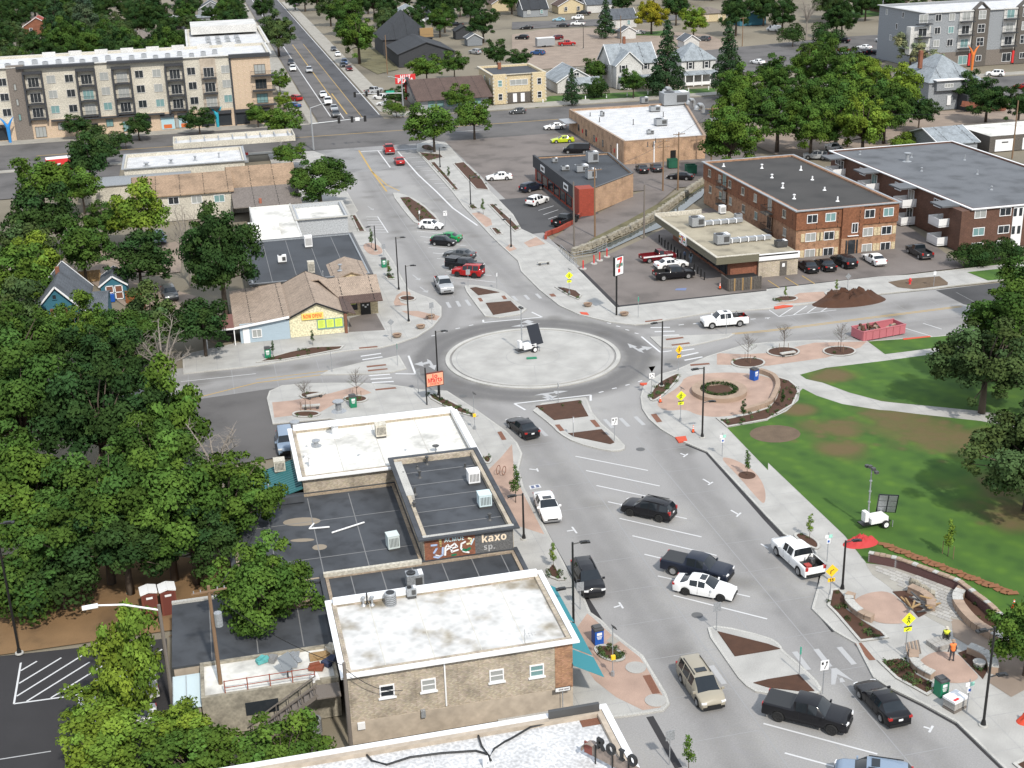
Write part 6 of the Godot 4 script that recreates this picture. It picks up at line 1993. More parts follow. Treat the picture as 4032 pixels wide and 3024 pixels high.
	for i in 4:
		vent(["dark square vent on the cream store","grey box vent on the cream store","duct cluster vent on the cream store","thin pipe vent on the cream store"][i],K(-46+i*4.5,4.0,-113-i),0.6+i*0.1,0.3-i*0.06)
func junk(label:String,at:Vector2,size:Vector3,m:Material,k:int):
	var t:=thing("roof_junk",label,"junk",v3(at,2.95),k*0.7,"junk on the annex roof")
	ob(K(0,size.y/2,0),size,m,"slab",t)
	ob(K(0.1,size.y+0.06,0.1),size*K(0.7,0.4,0.6),m,"piece",t,Basis(Vector3.UP,0.5))
func mural(o:Vector3):
	var t:=thing("graffiti","colourful graffiti lettering over the red brick end wall","mural",o)
	for q in [["ACMOE",C(0.5,0.66,0.68),K(2.4,1.6,0),0.4,1.6,"tag"],["kaxo",C(0.75,0.62,0.47),K(5.6,1.25,0),0.65,2.0,"tag"],["sp.",G(0.36),K(5.2,0.5,0),0.5,0.9,"tag"]]:
		words(q[2+3] if false else q[0],plain(q[1]),t,q[2],q[3],Basis(),"lettering",0.012,true,q[4])
	var strokes:=[
		[C(0.36,0.46,0.66),0.16,[V(0.5,1.3),V(0.95,1.28),V(0.95,0.95),V(0.72,0.62),V(0.72,0.25),V(1.05,0.15),V(1.4,0.35),V(1.45,0.95)]],
		[G(0.72),0.1,[V(0.85,0.75),V(0.85,0.4),V(1.1,0.3)]],
		[G(0.78),0.15,[V(1.6,0.25),V(1.65,0.95),V(1.85,1.15),V(2.0,0.9),V(1.7,0.72)]],
		[G(0.78),0.14,[V(2.0,0.75),V(2.6,0.9),V(2.4,1.2),V(2.1,1.0),V(2.15,0.5),V(2.65,0.6)]],
		[G(0.76),0.15,[V(3.3,1.25),V(2.95,1.1),V(2.9,0.7),V(3.1,0.4),V(3.5,0.25)]],
		[C(0.7,0.62,0.4),0.16,[V(3.35,1.0),V(3.7,1.05),V(3.75,1.4),V(3.55,1.5)]],
		[C(0.01,0.15,0.07),0.22,[V(3.0,0.6),V(3.3,0.45),V(3.6,0.6)]],
		[C(0.01,0.15,0.07),0.18,[V(2.1,0.2),V(2.45,0.22)]],
		[C(0.62,0.5,0.2),0.2,[V(1.25,1.75),V(1.28,1.45),V(1.28,1.2)]],
		[G(0.02),0.06,[V(1.15,1.5),V(1.42,1.5)]],[G(0.02),0.05,[V(1.15,1.2),V(1.42,1.2)]],[C(0.5,0.62,0.68),0.12,[V(3.7,0.9),V(3.95,1.4)]]]
	for i in strokes.size():
		var w:float=strokes[i][1]
		var s:=st()
		for k in strokes[i][2].size()-1:
			var a:Vector2=strokes[i][2][k]
			var b:Vector2=strokes[i][2][k+1]
			bar(s,K(a.x,a.y,i*0.003),K(b.x,b.y,i*0.003),0.004,w)
			lathe_disc(s,K(b.x,b.y,i*0.003+0.001),w/2)
		fin(s,plain(strokes[i][0]),"brush_stroke",t)
func lathe_disc(s:SurfaceTool,c:Vector3,r:float):
	for k in 10:
		var a:=TAU*k/10
		var b:=TAU*(k+1)/10
		tri(s,c,c+K(cos(b),sin(b),0)*r,c+K(cos(a),sin(a),0)*r)
func polyshell(poly:PackedVector2Array,h:float,top:float,wall:Material,roof:Material,cap:Material):
	var q:=PackedVector2Array()
	for p in poly:
		q.append(p-V(B.position.x,B.position.z))
	for i in q.size():
		var s:=st()
		var a:=q[i]
		var b:=q[(i+1)%q.size()]
		bar(s,v3(a,top/2),v3(b,top/2),0.3,top)
		fin(s,wall,"wall",B)
	var s2:=st()
	prism(s2,q,h-0.2,h)
	fin(s2,roof,"roof",B)
	for i in q.size():
		s2=st()
		bar(s2,v3(q[i],top+0.03),v3(q[(i+1)%q.size()],top+0.03+0.004*i),0.42,0.1)
		fin(s2,cap,"coping",B)
func balcony(side:String,face:float,u:float,y:float,w:float,deep:float,rail:Material,slab:Material,solid:=false):
	var t:=Node3D.new()
	t.name="balcony"
	B.add_child(t,true)
	t.position=(K(u,y,face) if side in "SN" else K(face,y,u))-B.position
	t.rotation.y={"S": 0.0,"N": PI,"E": PI/2,"W": -PI/2}[side]
	ob(K(0,0,deep/2),K(w,0.22,deep),slab,"slab",t)
	if solid:
		ob(K(0,0.6,deep-0.04),K(w,1.1,0.08),rail,"parapet",t)
		for k in [-1,1]:
			ob(K(k*(w/2-0.04),0.6,deep/2-0.04),K(0.08,1.1,deep-0.08),rail,"parapet",t)
	else:
		var s:=st()
		box(s,K(0,1.1,deep-0.04),K(w,0.06,0.06))
		for k in [-1,1]:
			box(s,K(k*(w/2-0.04),1.1,deep/2),K(0.06,0.06,deep-0.1))
		for i in int(w/0.22):
			box(s,K(-w/2+0.1+i*0.22,0.6,deep-0.04),K(0.03,0.95,0.03))
		fin(s,rail,"railing",t)
func middle_buildings():
	start("corner_store","corner store with a wide olive fascia and tan gravel roof","shop",31.5,-46.5,44,-21)
	part("wall",M.red_brick,34,43.8,0,2.6,-45,-22)
	part("roof",mat("roof_gravel",C(0.52,0.46,0.34),0.95,"grit",0.3,"stain",0.06),31.7,43.7,3.1,3.3,-46.3,-21.2)
	part("soffit",M.blk,31.8,37.6,2.5,2.6,-46,-21.3)
	part("fascia_board",M.olive_metal,31.5,37.8,2.60,2.76,-21.2,-21.00)
	part("fascia_board",M.olive_metal,31.50,31.7,2.60,2.76,-46.5,-21.2)
	part("fascia_board",M.olive_metal,31.5,37.8,2.77,2.93,-21.2,-20.98)
	part("fascia_board",M.olive_metal,31.48,31.7,2.77,2.93,-46.5,-21.2)
	part("fascia_board",M.olive_metal,31.5,37.8,2.94,3.10,-21.2,-21.00)
	part("fascia_board",M.olive_metal,31.50,31.7,2.94,3.10,-46.5,-21.2)
	part("fascia_board",M.olive_metal,31.5,37.8,3.11,3.27,-21.2,-20.98)
	part("fascia_board",M.olive_metal,31.48,31.7,3.11,3.27,-46.5,-21.2)
	part("fascia_board",M.olive_metal,31.5,37.8,3.28,3.44,-21.2,-21.00)
	part("fascia_board",M.olive_metal,31.50,31.7,3.28,3.44,-46.5,-21.2)
	part("fascia_board",M.olive_metal,31.5,37.8,3.45,3.61,-21.2,-20.98)
	part("fascia_board",M.olive_metal,31.48,31.7,3.45,3.61,-46.5,-21.2)
	part("coping",M.cream_render,31.4,37.9,3.62,3.72,-21.3,-20.95)
	part("coping",M.cream_render,31.4,31.8,3.62,3.72,-46.6,-21.3)
	part("parapet",M.cream_render,31.5,39.2,3.0,3.9,-46.8,-46.5)
	part("coping",M.wht,37.8,44,2.5,3.4,-21.5,-21.2)
	part("brick_panel",M.stone_wall,38,43.9,0,2.5,-21.9,-21.5)
	part("glazing",M.glass,33.95,34.0,0.4,2.4,-42,-23)
	for i in 9:
		part("mullion",M.blk,33.9,33.96,0.3,2.5,-42+i*2.3,-41.9+i*2.3)
	part("door",M.umber,41.2,42.2,0,2.1,-21.5,-21.42)
	part("door_notice",M.wht,41.5,41.9,1.3,1.8,-21.42,-21.4)
	store_sign(K(31.42,3.0,-33.774),-PI/2,2.6,1.35,true)
	for r in 2:
		var z:=-39.0+r*10.5
		rooftop_unit("grey rooftop unit feeding the %s duct row of the store"%["far","near"][r],K(35.5-r*0.2,3.3,z),K(2.0,1.3,1.6))
		for i in 5:
			var d:=thing("roof_duct","%s silver duct box of the %s row on the store roof"%[["first","second","third","fourth","fifth"][i],["far","near"][r]],"duct",K(37.3+i*1.25,3.3,z-0.1),0.0,"silver duct boxes on the store roof")
			ob(K(0,0.45,0),K(1.0,0.5,0.9),M.galv,"duct",d)
			ob(K(-0.58,0.42,0),K(0.16,0.62,1.05),M.wht,"flange",d)
			ob(K(0,0.1,0),K(0.5,0.2,0.5),M.cream_render,"foot",d)
	condenser("dark square condenser behind the far duct row",K(43,3.3,-41),0.5,0.9,"",true)
	rooftop_unit("dark flat hatch box at the east end of the store roof",K(42.6,3.3,-24.5),K(1.6,0.7,1.2),0.0,M.dark_metal)
	cooler("white cooler at the far end of the store roof",K(42,3.3,-45),0.9,1.1,M.wht)
	bollard("black bollard before the store, first along the row from the canal",V(31.3,-43.8),M.blk,1.25,"black bollards in front of the corner store",0.1)
	bollard("black bollard before the store, second along the row from the canal",V(31.1,-42.1),M.blk,1.25,"black bollards in front of the corner store",0.1)
	bollard("black bollard before the store, third along the row from the canal",V(31.1,-40.7),M.blk,1.25,"black bollards in front of the corner store",0.1)
	bollard("black bollard before the store, fourth along the row from the canal",V(31.11,-39.33),M.blk,1.25,"black bollards in front of the corner store",0.1)
	bollard("black bollard before the store, fifth along the row from the canal",V(31.13,-37.96),M.blk,1.25,"black bollards in front of the corner store",0.1)
	bollard("black bollard before the store, sixth along the row from the canal",V(31.13,-36.61),M.blk,1.25,"black bollards in front of the corner store",0.1)
	bollard("black bollard before the store, seventh along the row from the canal",V(31.04,-34.97),M.blk,1.25,"black bollards in front of the corner store",0.1)
	bollard("black bollard before the store, eighth along the row from the canal",V(30.94,-33.37),M.blk,1.25,"black bollards in front of the corner store",0.1)
	bollard("black bollard before the store, ninth along the row from the canal",V(30.76,-27.42),M.blk,1.25,"black bollards in front of the corner store",0.1)
	bollard("black bollard before the store, tenth along the row from the canal",V(30.71,-25.91),M.blk,1.25,"black bollards in front of the corner store",0.1)
	bollard("black bollard before the store, eleventh along the row from the canal",V(30.64,-24.43),M.blk,1.25,"black bollards in front of the corner store",0.1)
	bollard("black bollard before the store, twelfth along the row from the canal",V(30.59,-22.97),M.blk,1.25,"black bollards in front of the corner store",0.1)
	bollard("red bollard beside the canal railing, first one from the street",V(16.09,-33.49),M.sign_red,1.35,"red bollards by the canal",0.1); setting(fin(disc(V(16.09,-33.49),0.5),M.kerb,"footing"))
	bollard("red bollard beside the canal railing, second one from the street",V(18.36,-35.63),M.sign_red,1.35,"red bollards by the canal",0.1); setting(fin(disc(V(18.36,-35.63),0.5),M.kerb,"footing"))
	bollard("red bollard beside the canal railing, third one from the street",V(19.64,-36.94),M.sign_red,1.35,"red bollards by the canal",0.1); setting(fin(disc(V(19.64,-36.94),0.5),M.kerb,"footing"))
	bollard("red bollard beside the canal railing, fourth one from the street",V(21.24,-38.49),M.sign_red,1.35,"red bollards by the canal",0.1); setting(fin(disc(V(21.24,-38.49),0.5),M.kerb,"footing"))
	start("bin_enclosure","dark timber bin enclosure at the store corner","enclosure",31.6,-19.6,36.5,-17)
	part("board",M.umber,31.70,31.90,0,1.75,-16.9,-16.80)
	part("board",M.umber,31.94,32.14,0,1.75,-16.9,-16.77)
	part("board",M.umber,32.18,32.38,0,1.75,-16.9,-16.80)
	part("board",M.fence_wood,32.42,32.62,0,1.75,-16.9,-16.77)
	part("board",M.umber,32.66,32.86,0,1.75,-16.9,-16.80)
	part("board",M.umber,32.90,33.10,0,1.75,-16.9,-16.77)
	part("board",M.umber,33.14,33.34,0,1.75,-16.9,-16.80)
	part("board",M.umber,33.38,33.58,0,1.75,-16.9,-16.77)
	part("board",M.fence_wood,33.62,33.82,0,1.75,-16.9,-16.80)
	part("board",M.umber,33.86,34.06,0,1.75,-16.9,-16.77)
	part("board",M.umber,34.10,34.30,0,1.75,-16.9,-16.80)
	part("board",M.umber,34.34,34.54,0,1.75,-16.9,-16.77)
	part("board",M.umber,34.58,34.78,0,1.75,-16.9,-16.80)
	part("board",M.fence_wood,34.82,35.02,0,1.75,-16.9,-16.77)
	part("board",M.umber,35.06,35.26,0,1.75,-16.9,-16.80)
	part("board",M.umber,35.30,35.50,0,1.75,-16.9,-16.77)
	part("board",M.umber,35.54,35.74,0,1.75,-16.9,-16.80)
	part("board",M.umber,35.78,35.98,0,1.75,-16.9,-16.77)
	part("board",M.umber,36.02,36.22,0,1.75,-16.9,-16.80)
	part("board",M.umber,36.26,36.46,0,1.75,-16.9,-16.77)
	for i in 9:
		part("board",M.umber,31.6,31.7+0.03*(i%2),0,1.75,-19.4+i*0.28,-19.16+i*0.28)
	part("cover",M.blk,31.8,36.4,1.3,1.45,-19.6,-17)
	start("apartment_block","brown shingled and brick apartment block with a dark flat roof","apartment building",47,-66,63,-29)
	shell(47,-65.5,63,-29,6.85,7.1,M.orange_brick,M.roof_brownblack,M.galv,0.3)
	M.roof_brownblack.detail_albedo=T.stain
	part("shingle_skirt",M.brown_shake,46.85,54,4.2,6.9,-29.1,-28.8)
	part("shingle_skirt",M.brown_shake,57.3,63.1,4.2,6.9,-29.1,-28.8)
	part("shingle_skirt",M.brown_shake,46.8,47.1,4.2,6.9,-65.5,-29.1)
	part("entrance_bay",M.brown_shake,54,57.3,2.4,7.0,-29.5,-28.5)
	part("entrance_bay",M.orange_brick,54,57.3,0,2.4,-29.5,-28.5)
	part("door",M.glass,55.1,56.2,0,2.1,-28.5,-28.4)
	for k in [54.7,56.4]:
		part("side_light",M.glass,k,k+0.25,0,2.1,-28.5,-28.42)
	part("stair_rail",M.wht,54.9,56.6,2.7,2.8,-28.5,-28.3)
	win("S",-28.5,56,3.9,1.0,1.5,"v")
	for u in [49.3,52.2,58.4,61.4]:
		for y in [5.75,2.95,0.5]:
			win("S",-28.8 if y>4 else -29.0,u,y,1.65,1.3,"v")
			if y<5:
				for k in [-1.25,1.25]:
					part("shutter",M.cream_yellow,u+k-0.28,u+k+0.28,y-0.6,y+0.6,-29.0,-28.92)
	for z in [-32.8,-43.4,-48.3,-53.7,-58,-62.5]:
		for y in [5.8,3.0]:
			win("W",46.8 if y>4 else 47.0,z,y,1.1,1.2,"vs",M.cream_render)
	for z in [-38,-56]:
		for y in [1.9,4.7]:
			balcony("W",46.8,z,y,2.2,1.1,M.blk,M.umber)
			win("W",46.8,z,y+1.3,1.6,2.0,"v",M.tan_stone)
	vent("first white pipe vent on the dark apartment roof",K(49.0,6.85,-62.0),0.5,0.12,false,M.wht)
	vent("second white pipe vent on the dark apartment roof",K(54.3,6.85,-58.4),0.6,0.12,true,M.wht)
	vent("third white pipe vent on the dark apartment roof",K(59.6,6.85,-54.8),0.7,0.12,false,M.wht)
	vent("fourth white pipe vent on the dark apartment roof",K(52.9,6.85,-51.2),0.5,0.12,true,M.wht)
	vent("fifth white pipe vent on the dark apartment roof",K(58.2,6.85,-47.6),0.6,0.12,false,M.wht)
	vent("sixth white pipe vent on the dark apartment roof",K(51.5,6.85,-44.0),0.7,0.12,true,M.wht)
	vent("seventh white pipe vent on the dark apartment roof",K(56.8,6.85,-40.4),0.5,0.12,false,M.wht)
	vent("eighth white pipe vent on the dark apartment roof",K(50.1,6.85,-36.8),0.6,0.12,true,M.wht)
	vent("ninth white pipe vent on the dark apartment roof",K(55.4,6.85,-33.2),0.7,0.12,false,M.wht)
	start("apartment_block","dark brick apartment block with white box balconies","apartment building",71,-70,96,-24)
	shell(72.5,-69.8,96,-24.5,6.1,6.3,M.dark_brick,mat("roof_mid",C(0.18,0.19,0.205),0.8,"grit",0.15,"stain",0.04),M.wht)
	part("end_wing",M.dark_brick,70.8,72.5,0,6.0,-28,-24.5)
	part("white_strip",M.wht,79.2,80.9,0,6.0,-24.5,-24.42)
	for z in [-27.5,-40,-52,-64]:
		part("roof_edge",M.roof_mid,69.2,72.6,6.02,6.25,z-3.2,z+0.3)
		for y in [0.3,3.1]:
			balcony("W",72.5 if z<-30 else 71.5,z-1.6,y,3.0,2.4,M.wht,M.wht,true)
			win("W",72.48,z-1.8,y+1.3,1.8,2.0,"v")
	for z in [-34,-46,-58,-67]:
		for y in [5.0,2.2]:
			win("W",72.48,z,y,2.0,1.2,"3")
	for u in [73.8,77.9,84,88,92]:
		for y in [5.4,2.75,0.5]:
			win("S",-24.5,u,y,1.9,1.25,"v")
	for y in [1.9,4.6]:
		for u in [79.5,80.4]:
			part("panel_window",M.glass,u-0.25,u+0.25,y,y+1.2,-24.42,-24.38)
	for i in 8:
		vent(["first","second","third","fourth","fifth","sixth","seventh","eighth"][i]+" thin vent on the pale grey apartment roof",K(76+(i*7)%18,6.1,-66+i*5.2),0.5+0.2*(i%3),0.1,i%3==0)
	vent("large rusty capped flue on the pale grey apartment roof",v3(V(80.6,-58),6.1),1.4,0.3)
	start("shop_building","black fronted strip shop with a red brick tower corner","shop",24,-94,39,-63)
	polyshell(P([V(24.6,-93.6),V(38.4,-92.4),V(37,-74),V(27,-65),V(24.6,-65)]),3.9,4.2,M.buff_brick,M.roof_grey,M.dark_metal)
	part("black_fascia",M.char,24.1,24.5,2.4,4.6,-93.8,-66.5)
	part("red_front",M.red_paint,24.3,24.5,0,2.4,-93,-66.5)
	part("tower",M.red_paint,24.2,26.8,0,4.6,-66.2,-63.4)
	for i in 6:
		part("shop_window",M.glass,24.2,24.32,0.5,2.1,-91+i*4,-88.2+i*4)
		part("frame",M.blk,24.15,24.25,0.3,2.3,-91.3+i*4,-91.1+i*4)
	for z in [-86.5,-71]:
		part("sign_panel",M.wht,24.02,24.1,2.9,4.0,z-1.4,z+1.4)
		part("sign_print",M.blk,23.98,24.03,3.2,3.7,z-0.9,z+0.9)
	rooftop_unit("tallest silver air unit on the grey shop roof",v3(V(33.4,-86.4),3.9),K(2,1.8,1.6))
	rooftop_unit("long silver air unit in the middle of the grey shop roof",v3(V(29.4,-79.5),3.9),K(2.2,1.0,1.8))
	rooftop_unit("silver air unit by the red tower",v3(V(29.3,-73.5),3.9),K(1.6,1.5,1.6))
	rooftop_unit("small white box unit near the black fascia",v3(V(27,-88.9),3.9),K(1,0.6,0.8))
	rooftop_unit("low white box unit on the grey shop roof",v3(V(26.9,-81.5),3.9),K(1.4,0.6,0.9))
	start("warehouse","tan brick warehouse with a bright white roof","warehouse",44,-140,71,-100)
	polyshell(P([V(44.3,-139.8),V(70.8,-138.6),V(60.6,-100.2),V(44.2,-100.4)]),4.1,4.5,M.buff_brick,M.roof_white,M.tan_stone)
	win("W",44.1,-132,1.8,1.0,1.4,"h",M.umber)
	win("W",44.1,-126.3,1.7,1.0,1.4,"h",M.umber)
	win("W",44.1,-120.4,1.5,1.0,1.4,"h",M.umber)
	win("W",44.1,-114.3,1.6,1.0,1.4,"h",M.umber)
	win("W",44.1,-108.8,1.5,1.0,1.4,"h",M.umber)
	win("W",44.1,-104,1.5,1.0,1.4,"h",M.umber)
	for z in [-129,-118.8,-106.5]:
		part("red_plaque",M.sign_red,44.0,44.1,1.2,2.0,z-0.3,z+0.3)
	for x in [52.5,60]:
		part("downpipe",M.wht,x-10,x-9.8,0,4.2,-100.2,-100.0)
	part("awning",M.galv,41.5,44.2,2.6,2.7,-139,-133)
	part("dark_door",M.blk,53.5,54.6,0,2.1,-100.15,-100.05)
	rooftop_unit("dark box unit at the far edge of the white warehouse roof",v3(V(62.7,-143.1),4.1),K(1.6,1.2,1.4))
	rooftop_unit("huge silver air handler on the white warehouse roof",v3(V(68.4,-139),4.1),K(6,2.6,3.4))
	rooftop_unit("low grey fan unit beside the silver handler",v3(V(61.4,-132.1),4.1),K(2.2,1,1.6))
	rooftop_unit("squat grey unit in the middle of the white roof",v3(V(57,-115.8),4.1),K(2.4,1.2,1.8))
	rooftop_unit("small fan unit near the warehouse wall",v3(V(49.1,-130.9),4.1),K(0.8,0.8,0.8))
	rooftop_unit("small duct unit in the front part of the white roof",v3(V(51.9,-107.6),4.1),K(1.4,0.6,0.8))
	bentduct("arched silver duct behind the air handler",v3(V(70.8,-150.2),4.0),1.1)
	bentduct("upright bent duct at the roof edge",v3(V(70.7,-134.6),4.0),0.9)
	bentduct("second bent duct by the utility pole",v3(V(69.8,-127),4.0),1.0)
	vent("first slim vent pipe on the white warehouse roof",v3(V(46.7,-132),4.1),0.8,0.09,false,M.dark_metal)
	vent("second slim vent pipe on the white warehouse roof",v3(V(46.5,-124.5),4.1),1.0,0.09,false,M.dark_metal)
	vent("third slim vent pipe on the white warehouse roof",v3(V(60.7,-124.6),4.1),1.2,0.09,false,M.dark_metal)
	vent("fourth slim vent pipe on the white warehouse roof",v3(V(50.1,-99.3),4.1),0.8,0.09,false,M.dark_metal)
	vent("fifth slim vent pipe on the white warehouse roof",v3(V(47.2,-95.5),4.1),1.0,0.09,false,M.dark_metal)
	vent("sixth slim vent pipe on the white warehouse roof",v3(V(52,-118.6),4.1),1.2,0.09,false,M.dark_metal)
	start("fuel_canopy","cream fuel station canopy with trusses on its open top","canopy",-41,-134,-17,-126)
	part("deck",M.roof_white,-40.8,-17.2,4.5,4.7,-133.8,-126.2)
	for q in [[-41,-17,-126.2,-126],[-41,-17,-134,-133.8],[-41,-40.8,-133.8,-126.2],[-17.2,-17,-133.8,-126.2]]:
		part("fascia",M.cream_render,q[0],q[1],4.4,5.5,q[2],q[3])
	for i in 9:
		part("truss",M.galv,-40.5+i*2.8,-40.3+i*2.8,5.0,5.2,-133.8,-126.2)
	for x in [-36,-28,-20]:
		part("column",M.wht,x,x+0.5,0,4.5,-131,-130.5)
	for i in 2:
		var p:=thing("fuel_pump",["white fuel pump with a red top under the canopy end","fuel pump by the middle canopy column"][i],"fuel pump",K(-19-i*8,0,-129.5))
		ob(K(0,0.9,0),K(0.9,1.6,0.6),M.galv,"cabinet",p)
		ob(K(0,1.85,0),K(1.0,0.4,0.7),M.sign_red,"head",p)
	start("house","teal blue gabled house with a grey shingle roof","house",-60,-36,-53,-25)
	gable(-58.6,-52.2,-36.5,-24.8,3.6,7.0,"z",M.roof_slate,M.teal_siding,0.35,0.0,M.wht)
	gable(-53.5,-49.6,-34,-24.5,3.2,4.4,"x",M.roof_slate,M.teal_siding,0.2)
	win("S",-24.75,-55.3,3.1,1.2,2.0,"hs")
	for k in [-1.0,1.0]:
		part("shutter",M.rust,-55.3+k*0.85-0.2,-55.3+k*0.85+0.2,2.1,4.1,-24.8,-24.72)
	win("S",-24.75,-55.6,5.6,0.6,0.7,"",M.teal_siding)
	for i in 16:
		part("siding_board",M.teal_siding,-58.6,-52.2,0.3+i*0.2,0.48+i*0.2,-24.8,-24.77)
	part("chimney",M.red_brick,-55.8,-55.3,6.2,7.6,-32,-31.5)
	start("shed","small blue shed with white trimmed barn doors","shed",-51,-42,-48,-40)
	gable(-51.2,-47.8,-45,-40,2.3,3.5,"z",M.roof_slate,M.teal_siding,0.25,0.0,M.wht)
	for k in 2:
		part("door",M.rust,-50.6+k*1.2,-49.5+k*1.2,0.1,2.1,-40,-39.93)
		for q in [[0,1.1,0.1,0.22],[0,1.1,1.05,1.17],[0,1.1,2.0,2.12],[0,0.14,0.1,2.1],[0.98,1.1,0.1,2.1]]:
			part("door_trim",M.wht,-50.6+k*1.2+q[0],-50.6+k*1.2+q[1],q[2],q[3],-39.93,-39.88)
	part("tarpaulin",M.bin_blue,-50.7,-49.5,0.0,1.0,-39.85,-39.2)
	fence("new cedar board fence behind the blue house",[V(-57,-50.4),V(-51.8,-50.4)],1.7,M.fence_wood)
	fence("orange stained board fence beside the gravel drive",[V(-48,-38),V(-45.3,-35.5),V(-45.3,-31)],1.8,M.fence_orange)
	var cw:=[V(17.3,-41.1),V(22.5,-42),V(30.2,-49),V(34.7,-52.3),V(48.4,-69.9),V(52.8,-78),V(48.7,-74.6),V(39.9,-62.3),V(35.6,-57.2),V(28.2,-49.7),V(20.5,-43)]
	sheet("water",M.water,PackedVector2Array(cw),0.03,"narrow canal of still dark water")
	var rng:=RandomNumberGenerator.new()
	rng.seed=31
	var line_:=[V(16.9,-41.5),V(20.8,-44.3),V(28.7,-51.4),V(36.1,-59.1),V(40.8,-65),V(48.8,-75.5),V(54.6,-82.4)]
	var t:=thing("stone_wall","rough pale stone retaining wall along the canal","wall",v3(line_[0]))
	for i in line_.size()-1:
		var n:=int(line_[i].distance_to(line_[i+1])/0.8)
		for k in n:
			for row in 2:
				var p:Vector2=line_[i].lerp(line_[i+1],(k+0.5*row)/n)-line_[0]
				var s:=st()
				box(s,v3(p,0.25+row*0.45)+K(rng.randf_range(-0.12,0.12),0,rng.randf_range(-0.15,0.15)),K(rng.randf_range(0.55,0.9),0.46,rng.randf_range(0.5,0.8)),Basis(Vector3.UP,rng.randf_range(-0.5,0.9)))
				fin(s,M.limestone,"stone",t)
	sheet("canal_bank",M.dry_grass,P([V(16.8,-41.6),V(22.4,-49.5),V(30.9,-58.1),V(39,-67),V(50.1,-79),V(55.6,-85.1),V(54.2,-80.5),V(40.6,-64.2),V(28.5,-50.7),V(20.6,-43.7)]),0.06,"strip of dry grass on the canal bank")
	sheet("alley",M.asphalt_warm,P([V(15.9,-50.3),V(23.6,-61.5),V(27.1,-63.6),V(38,-75.7),V(45,-80.9),V(48,-79.8),V(39,-67),V(30.9,-58.1),V(22.4,-49.5),V(16.8,-41.6)]),0.05,"patched alley beside the canal")
	var rb:=thing("kerb_wall","low red painted kerb wall at the alley mouth","wall",v3(V(15.2,-50.6)))
	var s:=st()
	var rp:=[V(15.2,-51.3),V(15.9,-53.3),V(18.3,-55.1),V(21.7,-58.9),V(24.3,-63.3)]
	for i in 4:
		bar(s,v3(rp[i]-V(15.2,-50.6),0.35),v3(rp[i+1]-V(15.2,-50.6),0.35),0.35,0.7)
	fin(s,M.red_paint,"wall",rb)
	railing("grey pipe railing above the canal mouth",[V(15.5,-43.7),V(15.4,-38.07),V(15.52,-34.82)],1.0)
	railing("grey railing between the red bollards",[V(15.89,-38.56),V(19.34,-39.35),V(22.4,-42.3)],1.0)
func railing(label:String,pts:Array,h:float):
	var t:=thing("railing",label,"railing",v3(pts[0],0.12))
	for i in pts.size()-1:
		var a:=v3(pts[i]-pts[0])
		var b:=v3(pts[i+1]-pts[0])
		for k in 3:
			var s:=st()
			tube(s,[a+Vector3.UP*(0.2+k*0.4)*h,b+Vector3.UP*(0.2+k*0.4)*h],0.03,0.03,5)
			fin(s,M.galv,"rail",t)
		var n:=maxi(int(a.distance_to(b)/1.2),1)
		for k in n+1:
			var s:=st()
			post(s,a.lerp(b,float(k)/n),h,0.035,0.035,5)
			fin(s,M.galv,"post",t)
func disc(at:Vector2,r:float,y:=0.14) -> SurfaceTool:
	var s:=st()
	prism(s,circle(at,r,16),0.0,y)
	return s
func bentduct(label:String,at:Vector3,r:float):
	var t:=thing("roof_duct",label,"duct",at,0.4)
	var p:=[]
	for i in 9:
		p.append(K(cos(PI*i/8)*r,0.8+sin(PI*i/8)*r,0))
	p.push_front(K(r,0,0))
	var s:=st()
	tube(s,p,0.5*r,0.5*r,10)
	fin(s,M.galv,"duct",t)
func fence(label:String,pts:Array,h:float,m:Material,step:=0.2):
	var t:=thing("board_fence",label,"fence",v3(pts[0]))
	for i in pts.size()-1:
		var a:Vector2=pts[i]-pts[0]
		var b:Vector2=pts[i+1]-pts[0]
		var n:=int(a.distance_to(b)/step)
		for k in n:
			var s:=st()
			bar(s,v3(a.lerp(b,float(k)/n),h/2+0.02*(k%3)),v3(a.lerp(b,(k+0.93)/n),h/2+0.02*(k%3)),0.03,h)
			fin(s,m,"board",t)
func store_sign(at:Vector3,turn:float,w:float,h:float,wide:bool) -> Node3D:
	var t:=thing("store_sign","wide striped sign with a big 7 on the olive fascia" if wide else "tall white pole sign with a red 7, green ELEVEN band and red foot","sign",at,turn)
	ob(Vector3.ZERO,K(w,h,0.3),M.blk if not wide else M.wht,"cabinet",t)
	for f in ([1] if wide else [1,-1]):
		var b:=Basis(Vector3.UP,0.0 if f>0 else PI)
		ob(K(0,0,f*0.155),K(w-0.16,h-0.16,0.02),M.wht,"face",t)
		var z:float=f*0.175
		if wide:
			for q in [[0.28,0.26,M.sign_amber],[0.12,0.16,M.sign_red],[-0.2,0.3,plain(C(0.005,0.12,0.05))]]:
				for k in [-1,1]:
					ob(K(k*w*0.34,q[0],z),K(w*0.26,q[1]*0.8,0.02),q[2],"stripe",t)
		var s:=st()
		var k:=1.0 if not wide else 0.8
		for q in [[V(-0.45,0.75),V(0.5,0.75),V(0.5,0.45),V(-0.45,0.45)],[V(0.2,0.46),V(0.5,0.46),V(0.1,-0.6),V(-0.22,-0.6)]]:
			var c:=[]
			for v in q:
				c.append(b*K(v.x*k,v.y*k+(0.35 if not wide else -0.05),0)+K(0,0,z+f*0.02))
			quad(s,c[0],c[1],c[2],c[3])
		fin(s,M.sign_red,"numeral",t)
		if not wide:
			words("ELEVEN",plain(C(0.005,0.16,0.1)),t,K(0,0.1,z+f*0.04),0.42,b,"lettering",0.02,true,1.15)
			ob(K(-0.05*f,-0.62,z),K(0.42,0.5,0.02),M.sign_red,"foot_mark",t)
	return t
